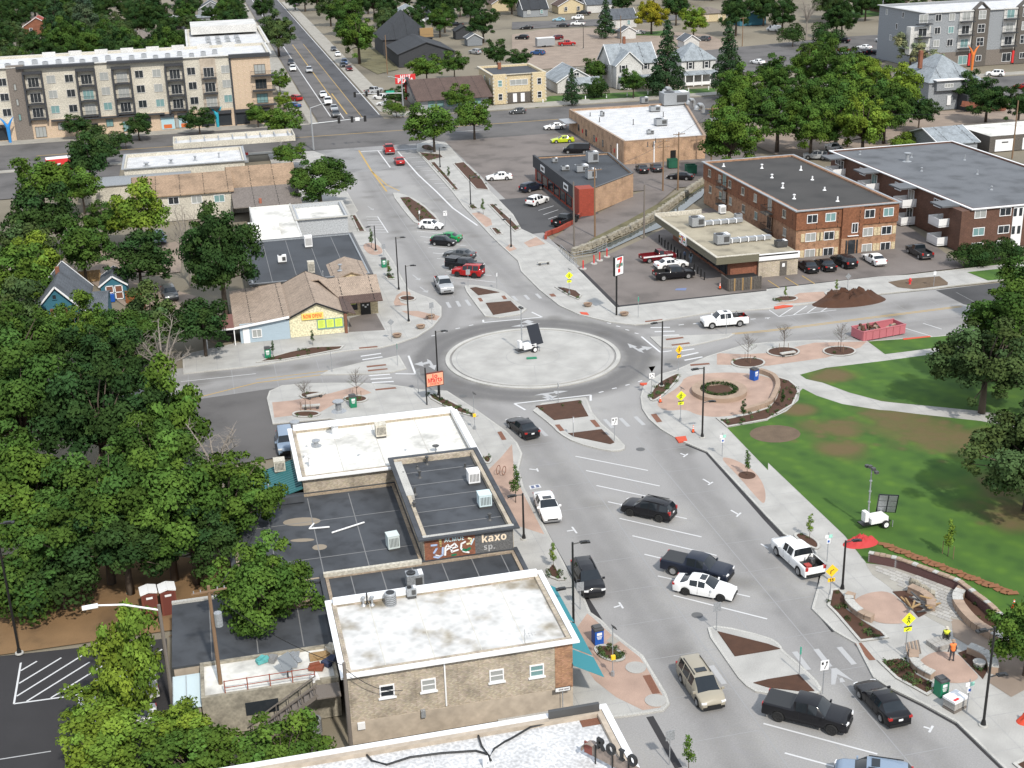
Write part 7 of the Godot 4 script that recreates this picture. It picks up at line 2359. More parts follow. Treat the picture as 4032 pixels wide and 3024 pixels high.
func house(called:String,label:String,q:Array,roof:Material,wall:Material,shape:String,eave:float,ridge:float):
	start(called,label,"house",q[0],q[2],q[1],q[3])
	if shape=="hip":
		hip(q[0],q[1],q[2],q[3],eave,ridge,roof,wall)
	else:
		gable(q[0],q[1],q[2],q[3],eave,ridge,shape,roof,wall,0.4,0.0,M.wht if wall!=M.char else M.char)
func far_buildings():
	start("apartment_building","long cream four storey apartment building with dark balcony towers","apartment building",-125,-236,-17,-174.3)
	shell(-125,-196,-18,-174.3,15.6,16.2,M.cream_render,M.roof_white,M.wren,0.4)
	shell(-36,-236,-17,-196.2,15.6,16.2,M.cream_render,M.roof_white,M.wren,0.4)
	part("stair_tower",M.taupe,-76,-72.3,0,16.5,-176,-173.9)
	part("brick_end",M.light_brick,-27,-18,0,15.8,-175,-174.1)
	part("dark_frame",M.char,-27.3,-26.9,0,16,-175,-173.9)
	part("dark_frame",M.char,-27.3,-17.9,15.5,16.3,-175,-173.6)
	part("base_band",M.light_brick,-125,-18,0,4.2,-174.3,-174.15)
	for q in [[-73.8,-57],[-54.3,-37.5]]:
		part("cornice",M.char,q[0],q[1],15.8,16.3,-175,-173.2)
	part("stucco_panel",M.beige_render,-33.9,-30.4,0,16,-174.3,-174.1)
	for i in 3:
		win("S",-173.85,-74.6,11.9-i*3.35,0.6,1.5,"",M.umber)
	for y in [13.1,9.8,6.4]:
		win("S",-174.25,-77.2,y,1.9,1.75,"v",M.wren)
	for y in [13.1,9.8,6.4]:
		win("S",-174.25,-66.8,y,1.9,1.75,"v",M.wren)
	for y in [13.1,9.8,6.4]:
		win("S",-174.25,-62.9,y,1.9,1.75,"v",M.wren)
	for y in [13.1,9.8,6.4]:
		win("S",-174.25,-55.3,y,1.9,1.75,"v",M.wren)
	for y in [13.1,9.8,6.4]:
		win("S",-174.25,-47.6,y,1.9,1.75,"v",M.wren)
	for y in [13.1,9.8,6.4]:
		win("S",-174.25,-43.7,y,1.9,1.75,"v",M.wren)
	for y in [13.1,9.8,6.4]:
		win("S",-174.25,-36,y,1.9,1.75,"v",M.wren)
	for y in [13.1,9.8,6.4]:
		win("S",-174.25,-28.3,y,1.9,1.75,"v",M.wren)
	for y in [13.1,9.8,6.4]:
		win("S",-174.25,-84,y,1.9,1.75,"v",M.wren)
	for y in [13.1,9.8,6.4]:
		win("S",-174.25,-90,y,1.9,1.75,"v",M.wren)
	for u in [-70.6,-59.2,-51.4,-39.7]:
		for k in [-1.95,1.95]:
			part("tower_post",M.char,u+k-0.18,u+k+0.18,4.0,14.9,-174.3,-173.0)
		part("tower_head",M.char,u-2.1,u+2.1,14.6,15.1,-174.3,-172.9)
		for y in [4.6,7.9,11.3]:
			balcony("S",-174.2,u,y,3.5,1.2,M.char,M.char)
			win("S",-174.15,u,y+1.35,2.4,2.2,"3",M.wren)
		win("S",-174.1,u,1.6,2.4,2.4,"3",M.umber)
	for y in [4.6,7.9,11.3]:
		balcony("S",-174.1,-32.1,y,3.3,1.2,M.char,M.char)
		win("S",-174.05,-32.1,y+1.35,2.4,2.2,"3",M.wren)
		balcony("S",-174.1,-20,y,5.2,1.6,M.char,M.char)
		win("S",-174.05,-20.5,y+1.4,2.6,2.2,"3",M.umber)
	for u in [-66,-55.4,-47]:
		win("S",-174.1,u,2.6,1.6,1.7,"v",M.umber)
	for u in [-79,-42.5,-38.6,-33.5,-29.5,-25.4,-20.5]:
		part("shop_window",M.glass if u>-34 or u<-70 else plain(C(0.35,0.5,0.55)),u-1.5,u+1.5,0.3,3.0,-174.15,-174.05)
		part("awning",M.char,u-1.6,u+1.6,3.1,3.8,-174.15,-173.5)
	for u in [-42.5,-38.6]:
		part("poster",plain(C(0.5,0.12,0.03)),u-1.0,u+0.8,0.5,1.4,-174.05,-174.02)
	part("porch_beam",M.char,-68,-43,3.9,4.15,-174.15,-173.0)
	for i in 8:
		part("roof_box",M.wren,-70+i*6,-67+i*6,15.6,16.7,-195.9,-195.5)
	for i in 4:
		win("E",-17.9,-190.0+i*3.2-2,9.8,1.8,1.8,"v",M.wren)
	part("penthouse",M.wren,-35,-18,16.2,18.2,-236,-222)
	var rng:=RandomNumberGenerator.new()
	rng.seed=77
	for i in 30:
		var wing:=i>17
		condenser("roof air conditioner %s of the long cream apartment building"%("number %d along the front parapet"%(i+1) if not wing else "number %d on the rear wing"%(i-17)),K(-76+i*2.7,15.6,-178.5-(i%3)*2.2) if not wing else K(-31+(i%4)*2.4,15.6,-199-int((i-18)/4)*7.0),0.6,1.0,"roof air conditioners of the cream apartment building",true)
	start("apartment_building","grey and umber four storey apartment building with balconies","apartment building",159,-225,222,-190)
	shell(159,-216,222,-190,14.4,15.0,M.mid_grey,M.roof_white,M.wren,0.4)
	part("base_band",M.taupe,158.9,222,0,4.2,-190,-189.8)
	part("white_bay",M.wren,154.5,160.5,4.2,11.5,-192,-189.7)
	for i in 4:
		var u:=169+i*13.5
		part("white_bay",M.wren,u,u+4.2,4.2,15.2,-190,-189.8)
		part("umber_bay",M.umber,u+4.2,u+8.8,0,15.4,-190,-189.3)
		roofslab("umber_gable",M.umber,K(u+6.5,17.2,-191),K(u+6.5,17.2,-189.2),K(u+4.2,15.2,-189.2),K(u+4.2,15.2,-191),0.3)
		roofslab("umber_gable",M.umber,K(u+6.5,17.2,-191),K(u+6.5,17.2,-189.2),K(u+8.8,15.2,-189.2),K(u+8.8,15.2,-191),0.3)
		for y in [5.0,8.6,12.2]:
			balcony("S",-189.7,u+2,y,4.0,1.6,M.char,M.char)
			win("S",-189.75,u+2,y+1.4,2.4,2.3,"v")
			win("S",-189.25,u+6.5,y+1.6,2.2,2.3,"vh")
		win("S",-189.75,u+2,1.9,2.8,2.4,"v")
		win("S",-189.2,u+6.5,2.2,1.7,1.6,"v")
		part("red_reveal",M.sign_red,u+3.6,u+4.2,0.3,3.6,-189.8,-189.4)
	for u in [162.6,166.7]:
		for y in [13.6,10.2,6.8]:
			win("S",-189.9,u,y,1.8,1.9,"v")
	for y in [5.0,8.6,12.2]:
		balcony("S",-189.7,158,y,4.4,1.6,M.char,M.char)
		win("S",-189.6,158,y+1.4,2.6,2.2,"v")
	for i in 7:
		win("W",159,-193.0-i*3.1,13.4-3.4*(i%3),1.0,1.6,"")
	start("pizza_restaurant","low pizza restaurant with a large brown shingle roof","restaurant",17,-200,34,-176)
	gable(17,34,-199,-176.5,3.0,6.2,"x",M.roof_brown,M.galv,1.0)
	for i in 6:
		part("window",M.glass_teal,19+i*2.3,20.6+i*2.3,0.8,2.5,-176.5,-176.4)
	roofslab("dark_gable",M.char,K(15.8,6.6,-190),K(16.6,6.6,-190),K(16.6,3.0,-177),K(15.8,3.0,-177),0.3)
	start("cream_house","cream two storey brick house with quoined corners","house",36.2,-197,49.4,-180)
	shell(36.2,-197,49.4,-180.3,6.6,7.1,M.cream_yellow,M.roof_grey,M.cream_render,0.3)
	part("bay",M.cream_yellow,36,39.4,0,7.2,-180.4,-179.3)
	part("bay",M.cream_yellow,46,49.4,0,7.2,-180.4,-179.3)
	part("quoin",M.cream_render,35.85,36.25,0.20,0.65,-179.35,-179.22)
	part("quoin",M.cream_render,35.85,36.25,1.05,1.50,-179.35,-179.22)
	part("quoin",M.cream_render,35.85,36.25,1.90,2.35,-179.35,-179.22)
	part("quoin",M.cream_render,35.85,36.25,2.75,3.20,-179.35,-179.22)
	part("quoin",M.cream_render,35.85,36.25,3.60,4.05,-179.35,-179.22)
	part("quoin",M.cream_render,35.85,36.25,4.45,4.90,-179.35,-179.22)
	part("quoin",M.cream_render,35.85,36.25,5.30,5.75,-179.35,-179.22)
	part("quoin",M.cream_render,35.85,36.25,6.15,6.60,-179.35,-179.22)
	part("quoin",M.cream_render,39.10,39.50,0.20,0.65,-179.35,-179.22)
	part("quoin",M.cream_render,39.10,39.50,1.05,1.50,-179.35,-179.22)
	part("quoin",M.cream_render,39.10,39.50,1.90,2.35,-179.35,-179.22)
	part("quoin",M.cream_render,39.10,39.50,2.75,3.20,-179.35,-179.22)
	part("quoin",M.cream_render,39.10,39.50,3.60,4.05,-179.35,-179.22)
	part("quoin",M.cream_render,39.10,39.50,4.45,4.90,-179.35,-179.22)
	part("quoin",M.cream_render,39.10,39.50,5.30,5.75,-179.35,-179.22)
	part("quoin",M.cream_render,39.10,39.50,6.15,6.60,-179.35,-179.22)
	part("quoin",M.cream_render,45.75,46.15,0.20,0.65,-179.35,-179.22)
	part("quoin",M.cream_render,45.75,46.15,1.05,1.50,-179.35,-179.22)
	part("quoin",M.cream_render,45.75,46.15,1.90,2.35,-179.35,-179.22)
	part("quoin",M.cream_render,45.75,46.15,2.75,3.20,-179.35,-179.22)
	part("quoin",M.cream_render,45.75,46.15,3.60,4.05,-179.35,-179.22)
	part("quoin",M.cream_render,45.75,46.15,4.45,4.90,-179.35,-179.22)
	part("quoin",M.cream_render,45.75,46.15,5.30,5.75,-179.35,-179.22)
	part("quoin",M.cream_render,45.75,46.15,6.15,6.60,-179.35,-179.22)
	part("quoin",M.cream_render,49.10,49.50,0.20,0.65,-179.35,-179.22)
	part("quoin",M.cream_render,49.10,49.50,1.05,1.50,-179.35,-179.22)
	part("quoin",M.cream_render,49.10,49.50,1.90,2.35,-179.35,-179.22)
	part("quoin",M.cream_render,49.10,49.50,2.75,3.20,-179.35,-179.22)
	part("quoin",M.cream_render,49.10,49.50,3.60,4.05,-179.35,-179.22)
	part("quoin",M.cream_render,49.10,49.50,4.45,4.90,-179.35,-179.22)
	part("quoin",M.cream_render,49.10,49.50,5.30,5.75,-179.35,-179.22)
	part("quoin",M.cream_render,49.10,49.50,6.15,6.60,-179.35,-179.22)
	for u in [37.7,47.7]:
		for y in [5.1,1.8]:
			win("S",-179.3,u,y,1.1,1.6,"h")
	win("S",-180.25,42.7,5.0,4.6,1.4,"3")
	part("porch",M.umber,39.6,45.8,0,2.6,-180.3,-180.2)
	for u in [41.6,43.6]:
		part("door",M.wht,u-0.5,u+0.5,0.2,2.3,-180.2,-180.12)
	for z in [-184,-190]:
		win("W",36.2,z,5.0,0.9,1.6,"h")
	part("chimney",M.red_brick,40.5,41.3,6.6,8.2,-194,-193.2)
	house("white_house","low white bungalow with a pale grey shingle roof",[55.3,65.5,-203,-190],M.roof_pale,M.wren,"z",3.0,6.0)
	gable(58,66,-191,-187.5,2.6,3.9,"x",M.roof_pale,M.wren,0.3)
	win("S",-189.9,60.4,4.6,1.4,0.9,"v")
	part("door",M.glass,62.5,63.5,0,2.1,-187.5,-187.4)
	house("white_house","tall white house with a steep grey gabled roof",[71,83.5,-205,-194],M.roof_pale,M.wren,"x",6.2,10.5)
	gable(71.5,78.5,-200,-191,6.2,9.4,"z",M.roof_pale,M.wren,0.4,0.0,M.wht)
	roofslab("porch_roof",M.roof_pale,K(72,3.3,-191),K(83.5,3.3,-191),K(83.5,2.7,-188.5),K(72,2.7,-188.5))
	part("bay",M.wren,72,75.5,0,2.7,-191,-189)
	part("chimney",M.red_brick,76,76.7,9,12.2,-200,-199.3)
	win("S",-191,73.4,5.1,1.1,1.8,"h")
	for k in [-0.85,0.85]:
		part("shutter",M.char,73.4+k-0.18,73.4+k+0.18,4.199999999999999,6.0,-191,-190.9)
	win("S",-194,80.5,5.1,1.1,1.8,"h")
	for k in [-0.85,0.85]:
		part("shutter",M.char,80.5+k-0.18,80.5+k+0.18,4.199999999999999,6.0,-194,-193.9)
	win("S",-189,73.6,1.5,1.1,1.8,"h")
	for k in [-0.85,0.85]:
		part("shutter",M.char,73.6+k-0.18,73.6+k+0.18,0.6,2.4,-189,-188.9)
	win("S",-194,81,1.5,1.1,1.8,"h")
	for k in [-0.85,0.85]:
		part("shutter",M.char,81+k-0.18,81+k+0.18,0.6,2.4,-194,-193.9)
	for z in [-201,-197]:
		win("W",71,z,4.8,0.9,1.7,"h")
	house("white_house","white foursquare house with a columned porch",[89,98.5,-201,-190],M.roof_pale,M.wren,"hip",6.3,10.2)
	roofslab("porch_roof",M.roof_pale,K(88.8,3.6,-190),K(98.7,3.6,-190),K(98.7,3.0,-187),K(88.8,3.0,-187))
	for i in 5:
		part("column",M.wht,89+i*2.3,89.25+i*2.3,0,3.0,-187.3,-187.05)
	part("porch_rail",M.wht,89,96,0.3,1.1,-187.2,-187.1)
	for u in [91.5,96]:
		win("S",-190,u,5.0,1.1,1.7,"h")
		for k in [-0.85,0.85]:
			part("shutter",M.char,u+k-0.18,u+k+0.18,4.1,5.9,-190.0,-189.9)
	house("dark_house","charcoal house with a broad low gable end",[24.5,41.5,-280,-256.5],M.roof_darkgrey,M.char,"z",4.0,7.0)
	house("dark_house","taller charcoal house with a steep hipped roof behind",[24,40,-305,-285],M.roof_darkgrey,M.char,"hip",5.0,13.0)
	part("wood_gable",M.fence_wood,36,40.3,5,8,-285.5,-284.8)
	house("grey_house","grey house with a pale pyramid roof and red chimney",[127,140,-147,-131.5],M.roof_pale,M.mid_grey,"hip",6.4,11.5)
	part("chimney",M.red_brick,128.6,129.4,8.5,12.5,-140,-139.2)
	part("dormer",M.mid_grey,128.5,135,4.5,6.8,-132,-130.6)
	part("dormer_roof",M.wht,128,135.5,6.8,7.0,-132,-130)
	part("annex",M.char,134.5,141.5,0,3.6,-133,-127.5)
	part("door",M.wht,131.8,132.8,1.0,3.2,-131.4,-131.3)
	win("S",-130.6,131.5,5.6,2.2,0.9,"3")
	win("S",-131.5,137.6,5.6,1.1,1.8,"h")
	win("W",127,-137,4.8,1.1,1.7,"h")
	var rm:=thing("wooden_ramp","rust red timber ramp beside the grey house","ramp",K(133,0,-126.5),-0.12)
	for i in 12:
		ob(K(i*0.85,1.5-i*0.13,0),K(0.8,0.08,1.5),plain(C(0.2,0.07,0.04)),"plank",rm)
	for k in [-0.75,0.75]:
		var s:=st()
		bar(s,K(0,2.1,k),K(10,0.6,k),0.08,0.9)
		fin(s,plain(C(0.2,0.07,0.04)),"side_rail",rm)
	house("garage","small grey garage with a pale shingle roof",[103,111,-98,-85],M.roof_pale,M.mid_grey,"x",2.6,4.6)
	start("garage","long low garage with white roll doors","garage",114,-99,140,-85)
	shell(114,-99,140,-85.5,2.9,3.1,M.umber,M.roof_cream,null)
	for i in 4:
		part("garage_door",M.wht,115.2+i*6,119.4+i*6,0.1,2.4,-85.5,-85.4)
		part("door_window",M.dark_metal,116.6+i*6,118+i*6,1.7,1.95,-85.4,-85.36)
	house("house","white gabled house with a dark roof among the first dark trees",[-83,-73,-418,-408],M.roof_brown,M.wren,"z",4,7)
	for k in [-1,1]:
		win("S",-407.69,-78.0+k*2.6,1.9,1.2,1.5,"h")
	house("house","red roofed brick house behind the cream apartments",[-97,-87,-419,-409],M.red_paint,M.red_brick,"z",3.5,6.5)
	for k in [-1,1]:
		win("S",-408.69,-91.8+k*2.6,1.9,1.2,1.5,"h")
	house("house","tan house with a pointed roof behind the apartment roof",[-57,-47,-348,-338],M.roof_taupe,M.taupe,"hip",3.5,6.5)
	for k in [-1,1]:
		win("S",-337.90,-52.3+k*2.6,1.9,1.2,1.5,"h")
	house("house","white flat store with a dark mansard behind the apartments",[-45,-35,-416,-406],M.roof_white,M.umber,"hip",4,4.6)
	for k in [-1,1]:
		win("S",-405.59,-40.1+k*2.6,1.9,1.2,1.5,"h")
	house("house","grey low store beside the dark mansard store",[-38,-27,-412,-402],M.roof_pale,M.mid_grey,"hip",4,4.6)
	for k in [-1,1]:
		win("S",-401.59,-32.6+k*2.6,1.9,1.2,1.5,"h")
	house("house","grey roofed house half hidden by trees at the far street",[-31,-20,-447,-437],M.roof_slate,M.mid_grey,"z",4,7)
	for k in [-1,1]:
		win("S",-436.96,-25.4+k*2.6,1.9,1.2,1.5,"h")
	house("house","grey craftsman house with a gabled porch across the back street",[58,68,-401,-390],M.roof_slate,M.grey_siding,"z",3.5,7)
	for k in [-1,1]:
		win("S",-390.44,63.0+k*2.6,1.9,1.2,1.5,"h")
	house("house","white cottage with a pale roof behind the charcoal houses",[45,55,-400,-390],M.roof_pale,M.wren,"z",3.2,5.5)
	for k in [-1,1]:
		win("S",-389.52,49.8+k*2.6,1.9,1.2,1.5,"h")
	house("house","dark roofed house with a white front on the back street",[93,103,-388,-378],M.roof_darkgrey,M.mid_grey,"x",3.2,6.5)
	for k in [-1,1]:
		win("S",-377.73,97.8+k*2.6,1.9,1.2,1.5,"h")
	house("house","pale yellow gabled house on the back street",[109,120,-394,-384],M.roof_brown,M.cream_yellow,"z",3.2,6)
	for k in [-1,1]:
		win("S",-383.60,114.6+k*2.6,1.9,1.2,1.5,"h")
	house("house","white house with two windows at the top of the gravel lot",[120,131,-392,-381],M.roof_slate,M.wren,"x",3.4,6)
	for k in [-1,1]:
		win("S",-381.44,125.5+k*2.6,1.9,1.2,1.5,"h")
	house("house","white house with a slate blue roof beside the yellow tree",[111,122,-335,-325],M.roof_slate,M.wren,"x",3.4,6.4)
	for k in [-1,1]:
		win("S",-324.83,116.4+k*2.6,1.9,1.2,1.5,"h")
	house("house","brown roofed ranch house behind the lime tree",[148,158,-339,-329],M.roof_taupe,M.cream_yellow,"hip",3,5)
	for k in [-1,1]:
		win("S",-329.04,153.1+k*2.6,1.9,1.2,1.5,"h")
	house("house","blue bungalow at the right end of the back street",[156,166,-322,-311],M.roof_darkgrey,M.teal_siding,"z",3,5)
	for k in [-1,1]:
		win("S",-311.42,161.1+k*2.6,1.9,1.2,1.5,"h")
	house("house","small white garage in front of the slate roofed house",[106,111,-298,-293],M.roof_slate,M.wren,"z",2.6,4)
	house("house","white garage near the dark pickup and fence",[116,121,-266,-260],M.roof_slate,M.wren,"z",2.6,4.2)
	house("house","cream cottage at the upper edge beside tall trees",[87,97,-418,-407],M.roof_brown,M.cream_yellow,"z",3.2,6)
	for k in [-1,1]:
		win("S",-407.29,92.0+k*2.6,1.9,1.2,1.5,"h")
	house("house","small dark shed on the gravel lot edge",[54,60,-323,-318],M.roof_darkgrey,M.char,"z",3,4.6)
	house("house","brown brick house beside the grey apartment corner",[220,230,-336,-326],M.roof_brown,M.dark_brick,"x",4,7)
	for k in [-1,1]:
		win("S",-325.94,225.0+k*2.6,1.9,1.2,1.5,"h")
	house("house","tiny dark outbuilding on the gravel lot",[54,59,-303,-298],M.roof_slate,M.grey_siding,"z",2.6,4)
var paints:={"w": C(0.78,0.78,0.77),"k": C(0.008,0.008,0.01),"n": C(0.012,0.016,0.028),"g": C(0.07,0.075,0.08),"s": C(0.34,0.35,0.36),"d": C(0.03,0.032,0.036),"r": C(0.32,0.012,0.012),"m": C(0.11,0.008,0.012),"e": C(0.01,0.2,0.06),"y": C(0.42,0.5,0.02),"b": C(0.03,0.08,0.2),"c": C(0.3,0.27,0.21),"l": C(0.25,0.42,0.5),"u": C(0.2,0.26,0.34)}
func auto(kind:String,label:String,x:float,z:float,turn:float,col:String,opt:=""):
	var cat:String={"sedan": "car","hatch": "car","suv": "suv","boxy": "suv","minivan": "minivan","pickup": "pickup truck","cabtruck": "pickup truck","van": "van"}[kind]
	car(kind,label,cat,x,z,turn,paint(paints[col],"paint_"+col),"",opt)
func vehicles():
	auto("minivan","beige minivan driving past the southern crossing with a dark sunroof",-5.76,69.76,-1.56,"c","sunroof rails")
	auto("sedan","white sporty sedan parked in the angled bays",-0.57,57.23,-0.65,"w","darkrim sunroof")
	auto("pickup","dark grey crew cab pickup with a ribbed bed cover beside the white sporty sedan",-0.09,54.33,-0.74,"n","cover")
	auto("suv","black crossover alone in the angled bays, nose to the kerb lane",-0.38,43.08,2.41,"k","darkrim rails")
	auto("sedan","white luxury sedan parked at the kerb by the bare wheelchair bay",-8.87,39.89,-1.63,"w","sunroof chrome")
	auto("suv","black older wagon parked at the kerb behind the black street lamp",-9.09,53.41,-1.62,"k","rails")
	auto("sedan","black sedan entering the roundabout beside the south island",-6.58,21.53,1.77,"k")
	auto("pickup","white work pickup at the park kerb with tools in its bed",8.45,54.91,1.65,"w","tools")
	auto("pickup","black crew cab pickup with a flat bed cover near the lower crossing",-0.12,74.90,-0.70,"k","cover darkrim")
	auto("sedan","black sedan with red tail lamps beside the lower park kerb",5.31,75.00,1.60,"k")
	auto("suv","silver wagon cut off by the bottom edge of the photo",0.90,82.13,2.63,"u","rails sunroof")
	auto("pickup","silver crew cab pickup heading for the north crossing",-5.01,-30.15,-1.58,"s","chrome")
	auto("boxy","dark red boxy wagon parked tail outward in the north bays",-0.46,-35.47,2.53,"r","rails darkrim")
	auto("pickup","black pickup with a bed cap between the red wagon and grey sedan",-0.27,-38.68,-0.76,"k","cap darkrim")
	auto("sedan","charcoal sedan behind the capped black pickup",0.27,-45.29,2.47,"g")
	auto("hatch","black small hatchback next to the green coupe",-0.65,-53.31,-0.57,"k")
	auto("sedan","bright green coupe in the north bays",0.22,-55.53,2.60,"e","darkrim")
	auto("hatch","white small hatchback at the tip of the long median",-0.65,-63.94,-0.57,"w")
	auto("pickup","red pickup waiting at the stop line of the north street",2.25,-129.09,1.50,"r","chrome")
	auto("sedan","red sedan behind the red pickup",2.55,-117.16,1.51,"r")
	auto("pickup","white crew cab pickup with a sunroof on the east street",25.73,-3.71,3.07,"w","tools sunroof")
	auto("cabtruck","maroon old pickup with a white side stripe facing the store",27.67,-34.23,0.06,"m","stripe chrome paintbed")
	auto("pickup","black pickup with chrome step bars facing the store",26.84,-25.10,-0.04,"k","chrome")
	auto("sedan","white sedan hidden behind the black pickup at the store",28.30,-30.18,0.07,"w")
	auto("sedan","first black sedan in front of the brown apartments beside the store wall",46.11,-22.97,1.50,"k")
	auto("sedan","second black car in front of the brown apartments",48.82,-22.95,1.48,"k")
	auto("suv","black crossover beside the entrance door of the brown apartments",51.83,-23.32,1.67,"k")
	auto("sedan","white saloon parked before the brown apartments",56.56,-23.22,1.53,"w","chrome")
	auto("cabtruck","dark pickup with silver tailgate between the two apartment blocks",64.33,-24.26,1.52,"d","chrome")
	auto("suv","white wagon parked in front of the black shop",19.94,-74.47,0.70,"w","rails")
	auto("suv","dark blue wagon parked above the white wagon at the black shop",21.49,-84.75,0.52,"n")
	auto("pickup","black pickup backed toward the driveway by the red brick tower",20.70,-59.34,0.73,"k","darkrim")
	auto("sedan","white muscle sedan on the empty worn lot",18.01,-95.70,3.01,"w")
	auto("sedan","lime yellow car beside the tan warehouse",38.86,-126.28,3.04,"y")
	auto("sedan","white coupe with blue markings near the warehouse awning",41.38,-141.65,3.07,"w")
	auto("van","black van half hidden behind the black shop roof",38.52,-114.40,2.77,"k")
	auto("hatch","dark grey hatchback driving on the main road",38.42,-164.49,3.11,"g")
	auto("sedan","black car parked by the dark door of the warehouse",45.23,-92.98,1.45,"k")
	auto("sedan","dark green sporty car beside the black car behind the warehouse",48.12,-93.11,1.39,"d")
	auto("sedan","black coupe beside the green dumpsters",49.71,-84.22,2.53,"k")
	auto("sedan","first white car queueing at the traffic lights",-3.06,-209.62,-1.60,"w","far")
	auto("pickup","white pickup queueing behind the traffic lights",-3.16,-197.12,-1.63,"w","far")
	auto("sedan","silver car between the white pickup and the stop line",-2.79,-186.47,-1.62,"s","far")
	auto("suv","dark grey wagon first at the stop line",-3.35,-177.48,-1.63,"g","far")
	auto("suv","silver crossover alone in the far lane",-2.17,-257.92,-1.63,"s","far")
	auto("suv","pale wagon parked at the apartment kerb of the far street",-6.52,-263.48,-1.61,"w","far")
	auto("suv","dark blue wagon parked ahead of the pale wagon",-5.91,-277.53,-1.61,"n","far")
	auto("sedan","dark car parked under the big tree of the far street",10.44,-306.17,-1.62,"d","far")
	auto("hatch","white car parked behind the dark car under the tree",10.09,-291.13,-1.62,"w","far")
	auto("suv","blue wagon on the far street kerb",9.76,-270.88,-1.64,"b","far")
	auto("sedan","black car parked before the charcoal houses",8.72,-265.42,-1.61,"k","far")
	auto("sedan","dark maroon car at the kerb in front of the white sign",9.49,-256.51,-1.58,"m","far")
	auto("pickup","grey pickup on the pizza lot",10.27,-209.37,0.72,"s","far")
	auto("suv","white crossover beside the pizza hedge",10.65,-198.18,2.27,"w","far")
	auto("sedan","white cruiser nearest the pizza hedge corner",10.39,-188.16,2.55,"w","far")
	auto("suv","red car parked beside the apartment building end",-10.72,-205.74,2.04,"r","far")
	auto("sedan","blue car parked beside the corner tree",-12.27,-195.04,2.24,"b","far")
	auto("sedan","grey car at the very end of the far street",12.74,-478.72,1.90,"g","far")
	auto("suv","white wagon in the driveway of the grey craftsman house",54.58,-378.63,2.35,"w","far")
	auto("pickup","black pickup on the back street before the craftsman house",61.80,-357.51,2.66,"k","far")
	auto("suv","silver wagon on the gravel lot edge",52.24,-277.60,2.10,"s","far")
	auto("sedan","pale blue car on the back street verge",102.10,-358.53,2.91,"l","far")
	auto("suv","white crossover parked before the yellow house",110.25,-361.01,2.93,"w","far")
	auto("pickup","dark pickup in the yellow house drive",116.97,-375.54,2.35,"d","far")
	auto("cabtruck","white pickup on the back street",104.43,-340.52,2.65,"w","far")
	auto("sedan","dark car ahead of the white pickup on the back street",98.23,-338.68,2.44,"d","far")
	auto("sedan","black sedan driving at the left part of the back street",84.20,-337.90,3.01,"k","far")
	auto("suv","black wagon on the gravel lot",75.17,-308.21,2.56,"k","far")
	auto("pickup","red and white pickup hitched to the cargo trailer",84.40,-284.45,-0.11,"r","far")
	auto("suv","navy car by the small trees of the gravel lot",69.88,-266.46,2.31,"b","far")
	auto("hatch","white car beside the slate roofed white house",109.62,-322.82,2.66,"w","far")
	auto("sedan","dark car tucked beside the slate roofed house",108.51,-311.51,1.92,"d","far")
	auto("suv","dark red wagon near the cargo trailer",85.42,-301.44,-3.01,"m","far")
	auto("suv","dark wagon at the red fence end",128.76,-276.26,2.35,"g","far")
	auto("sedan","blue grey car by the slate roofed house wall",125.97,-366.19,2.64,"u","far")
	auto("sedan","silver sedan left of the white garage",115.41,-303.74,3.09,"s","far")
	auto("sedan","white sedan at the edge of the striped car park",123.06,-218.91,1.95,"w","far")
	auto("pickup","white pickup backed beside the big trees and dirt yard",86.55,-96.57,1.47,"w","far")
	auto("suv","silver crossover beside the pale apartment roof",80.44,-91.97,2.66,"s","far")
	auto("suv","white crossover driving past the grey apartments",169.81,-171.71,2.56,"w","far")
	auto("van","white van parked under the conifers of the car park edge",160.03,-290.64,1.97,"w","far")
	auto("suv","white wagon at the head of the striped car park",177.33,-247.46,1.59,"w","far")
	auto("suv","second white wagon at the head of the car park",182.74,-251.60,1.84,"w","far")
	auto("suv","blue grey crossover in the upper row of the car park",167.22,-226.88,1.45,"u","far")
	auto("sedan","navy car beside the blue grey crossover",174.68,-234.96,1.93,"n","far")
	auto("sedan","white car in the middle row of the car park",165.04,-235.16,2.09,"w","far")
	auto("sedan","maroon car in the middle row of the car park",156.93,-233.44,2.25,"m","far")
	auto("sedan","grey car at the lower end of the car park row",149.58,-223.00,2.13,"g","far")
	auto("sedan","pale car second in the lower car park row",153.23,-223.23,2.12,"s","far")
	auto("sedan","black car third in the lower car park row",157.10,-224.98,1.73,"d","far")
	auto("suv","black wagon fourth in the lower car park row",160.18,-224.98,1.60,"k","far")
	auto("sedan","dark car fifth in the lower car park row",162.79,-223.91,1.84,"d","far")
	auto("suv","black wagon with red lamps under the plum tree",166.09,-251.84,2.29,"k","far")
	auto("suv","silver wagon by the car park dumpster wall",212.63,-299.13,1.77,"s","far")
	auto("sedan","red car on the main road at the picture edge",164.19,-150.42,2.25,"r","far")
	auto("suv","blue grey wagon under the trees behind the green bush",-43.76,-70.43,-1.47,"u")
	auto("suv","dark grey wagon parked on the gravel drive",-42.07,-38.55,-1.43,"g")
	auto("boxy","blue grey wagon beside the restaurant wall",-30.54,18.64,-1.59,"u")
	auto("suv","silver wagon beside the red food trailer",-66.27,-135.09,2.51,"s","far")
	auto("van","white van behind the leafy tree of the striped lot",-45.48,59.97,-2.95,"w")
	auto("sedan","white car below the white van behind the leafy tree",-45.21,63.03,-3.11,"w")
	boxtrailer("silver cargo trailer on the gravel lot",V(77.1,-284.7),0.05,K(6,2.4,2.4),M.galv)
	var ft:=boxtrailer("red food trailer with yellow print and a pale roof",V(-63.1,-133.3),0.15,K(6,2.5,2.4),M.sign_red)
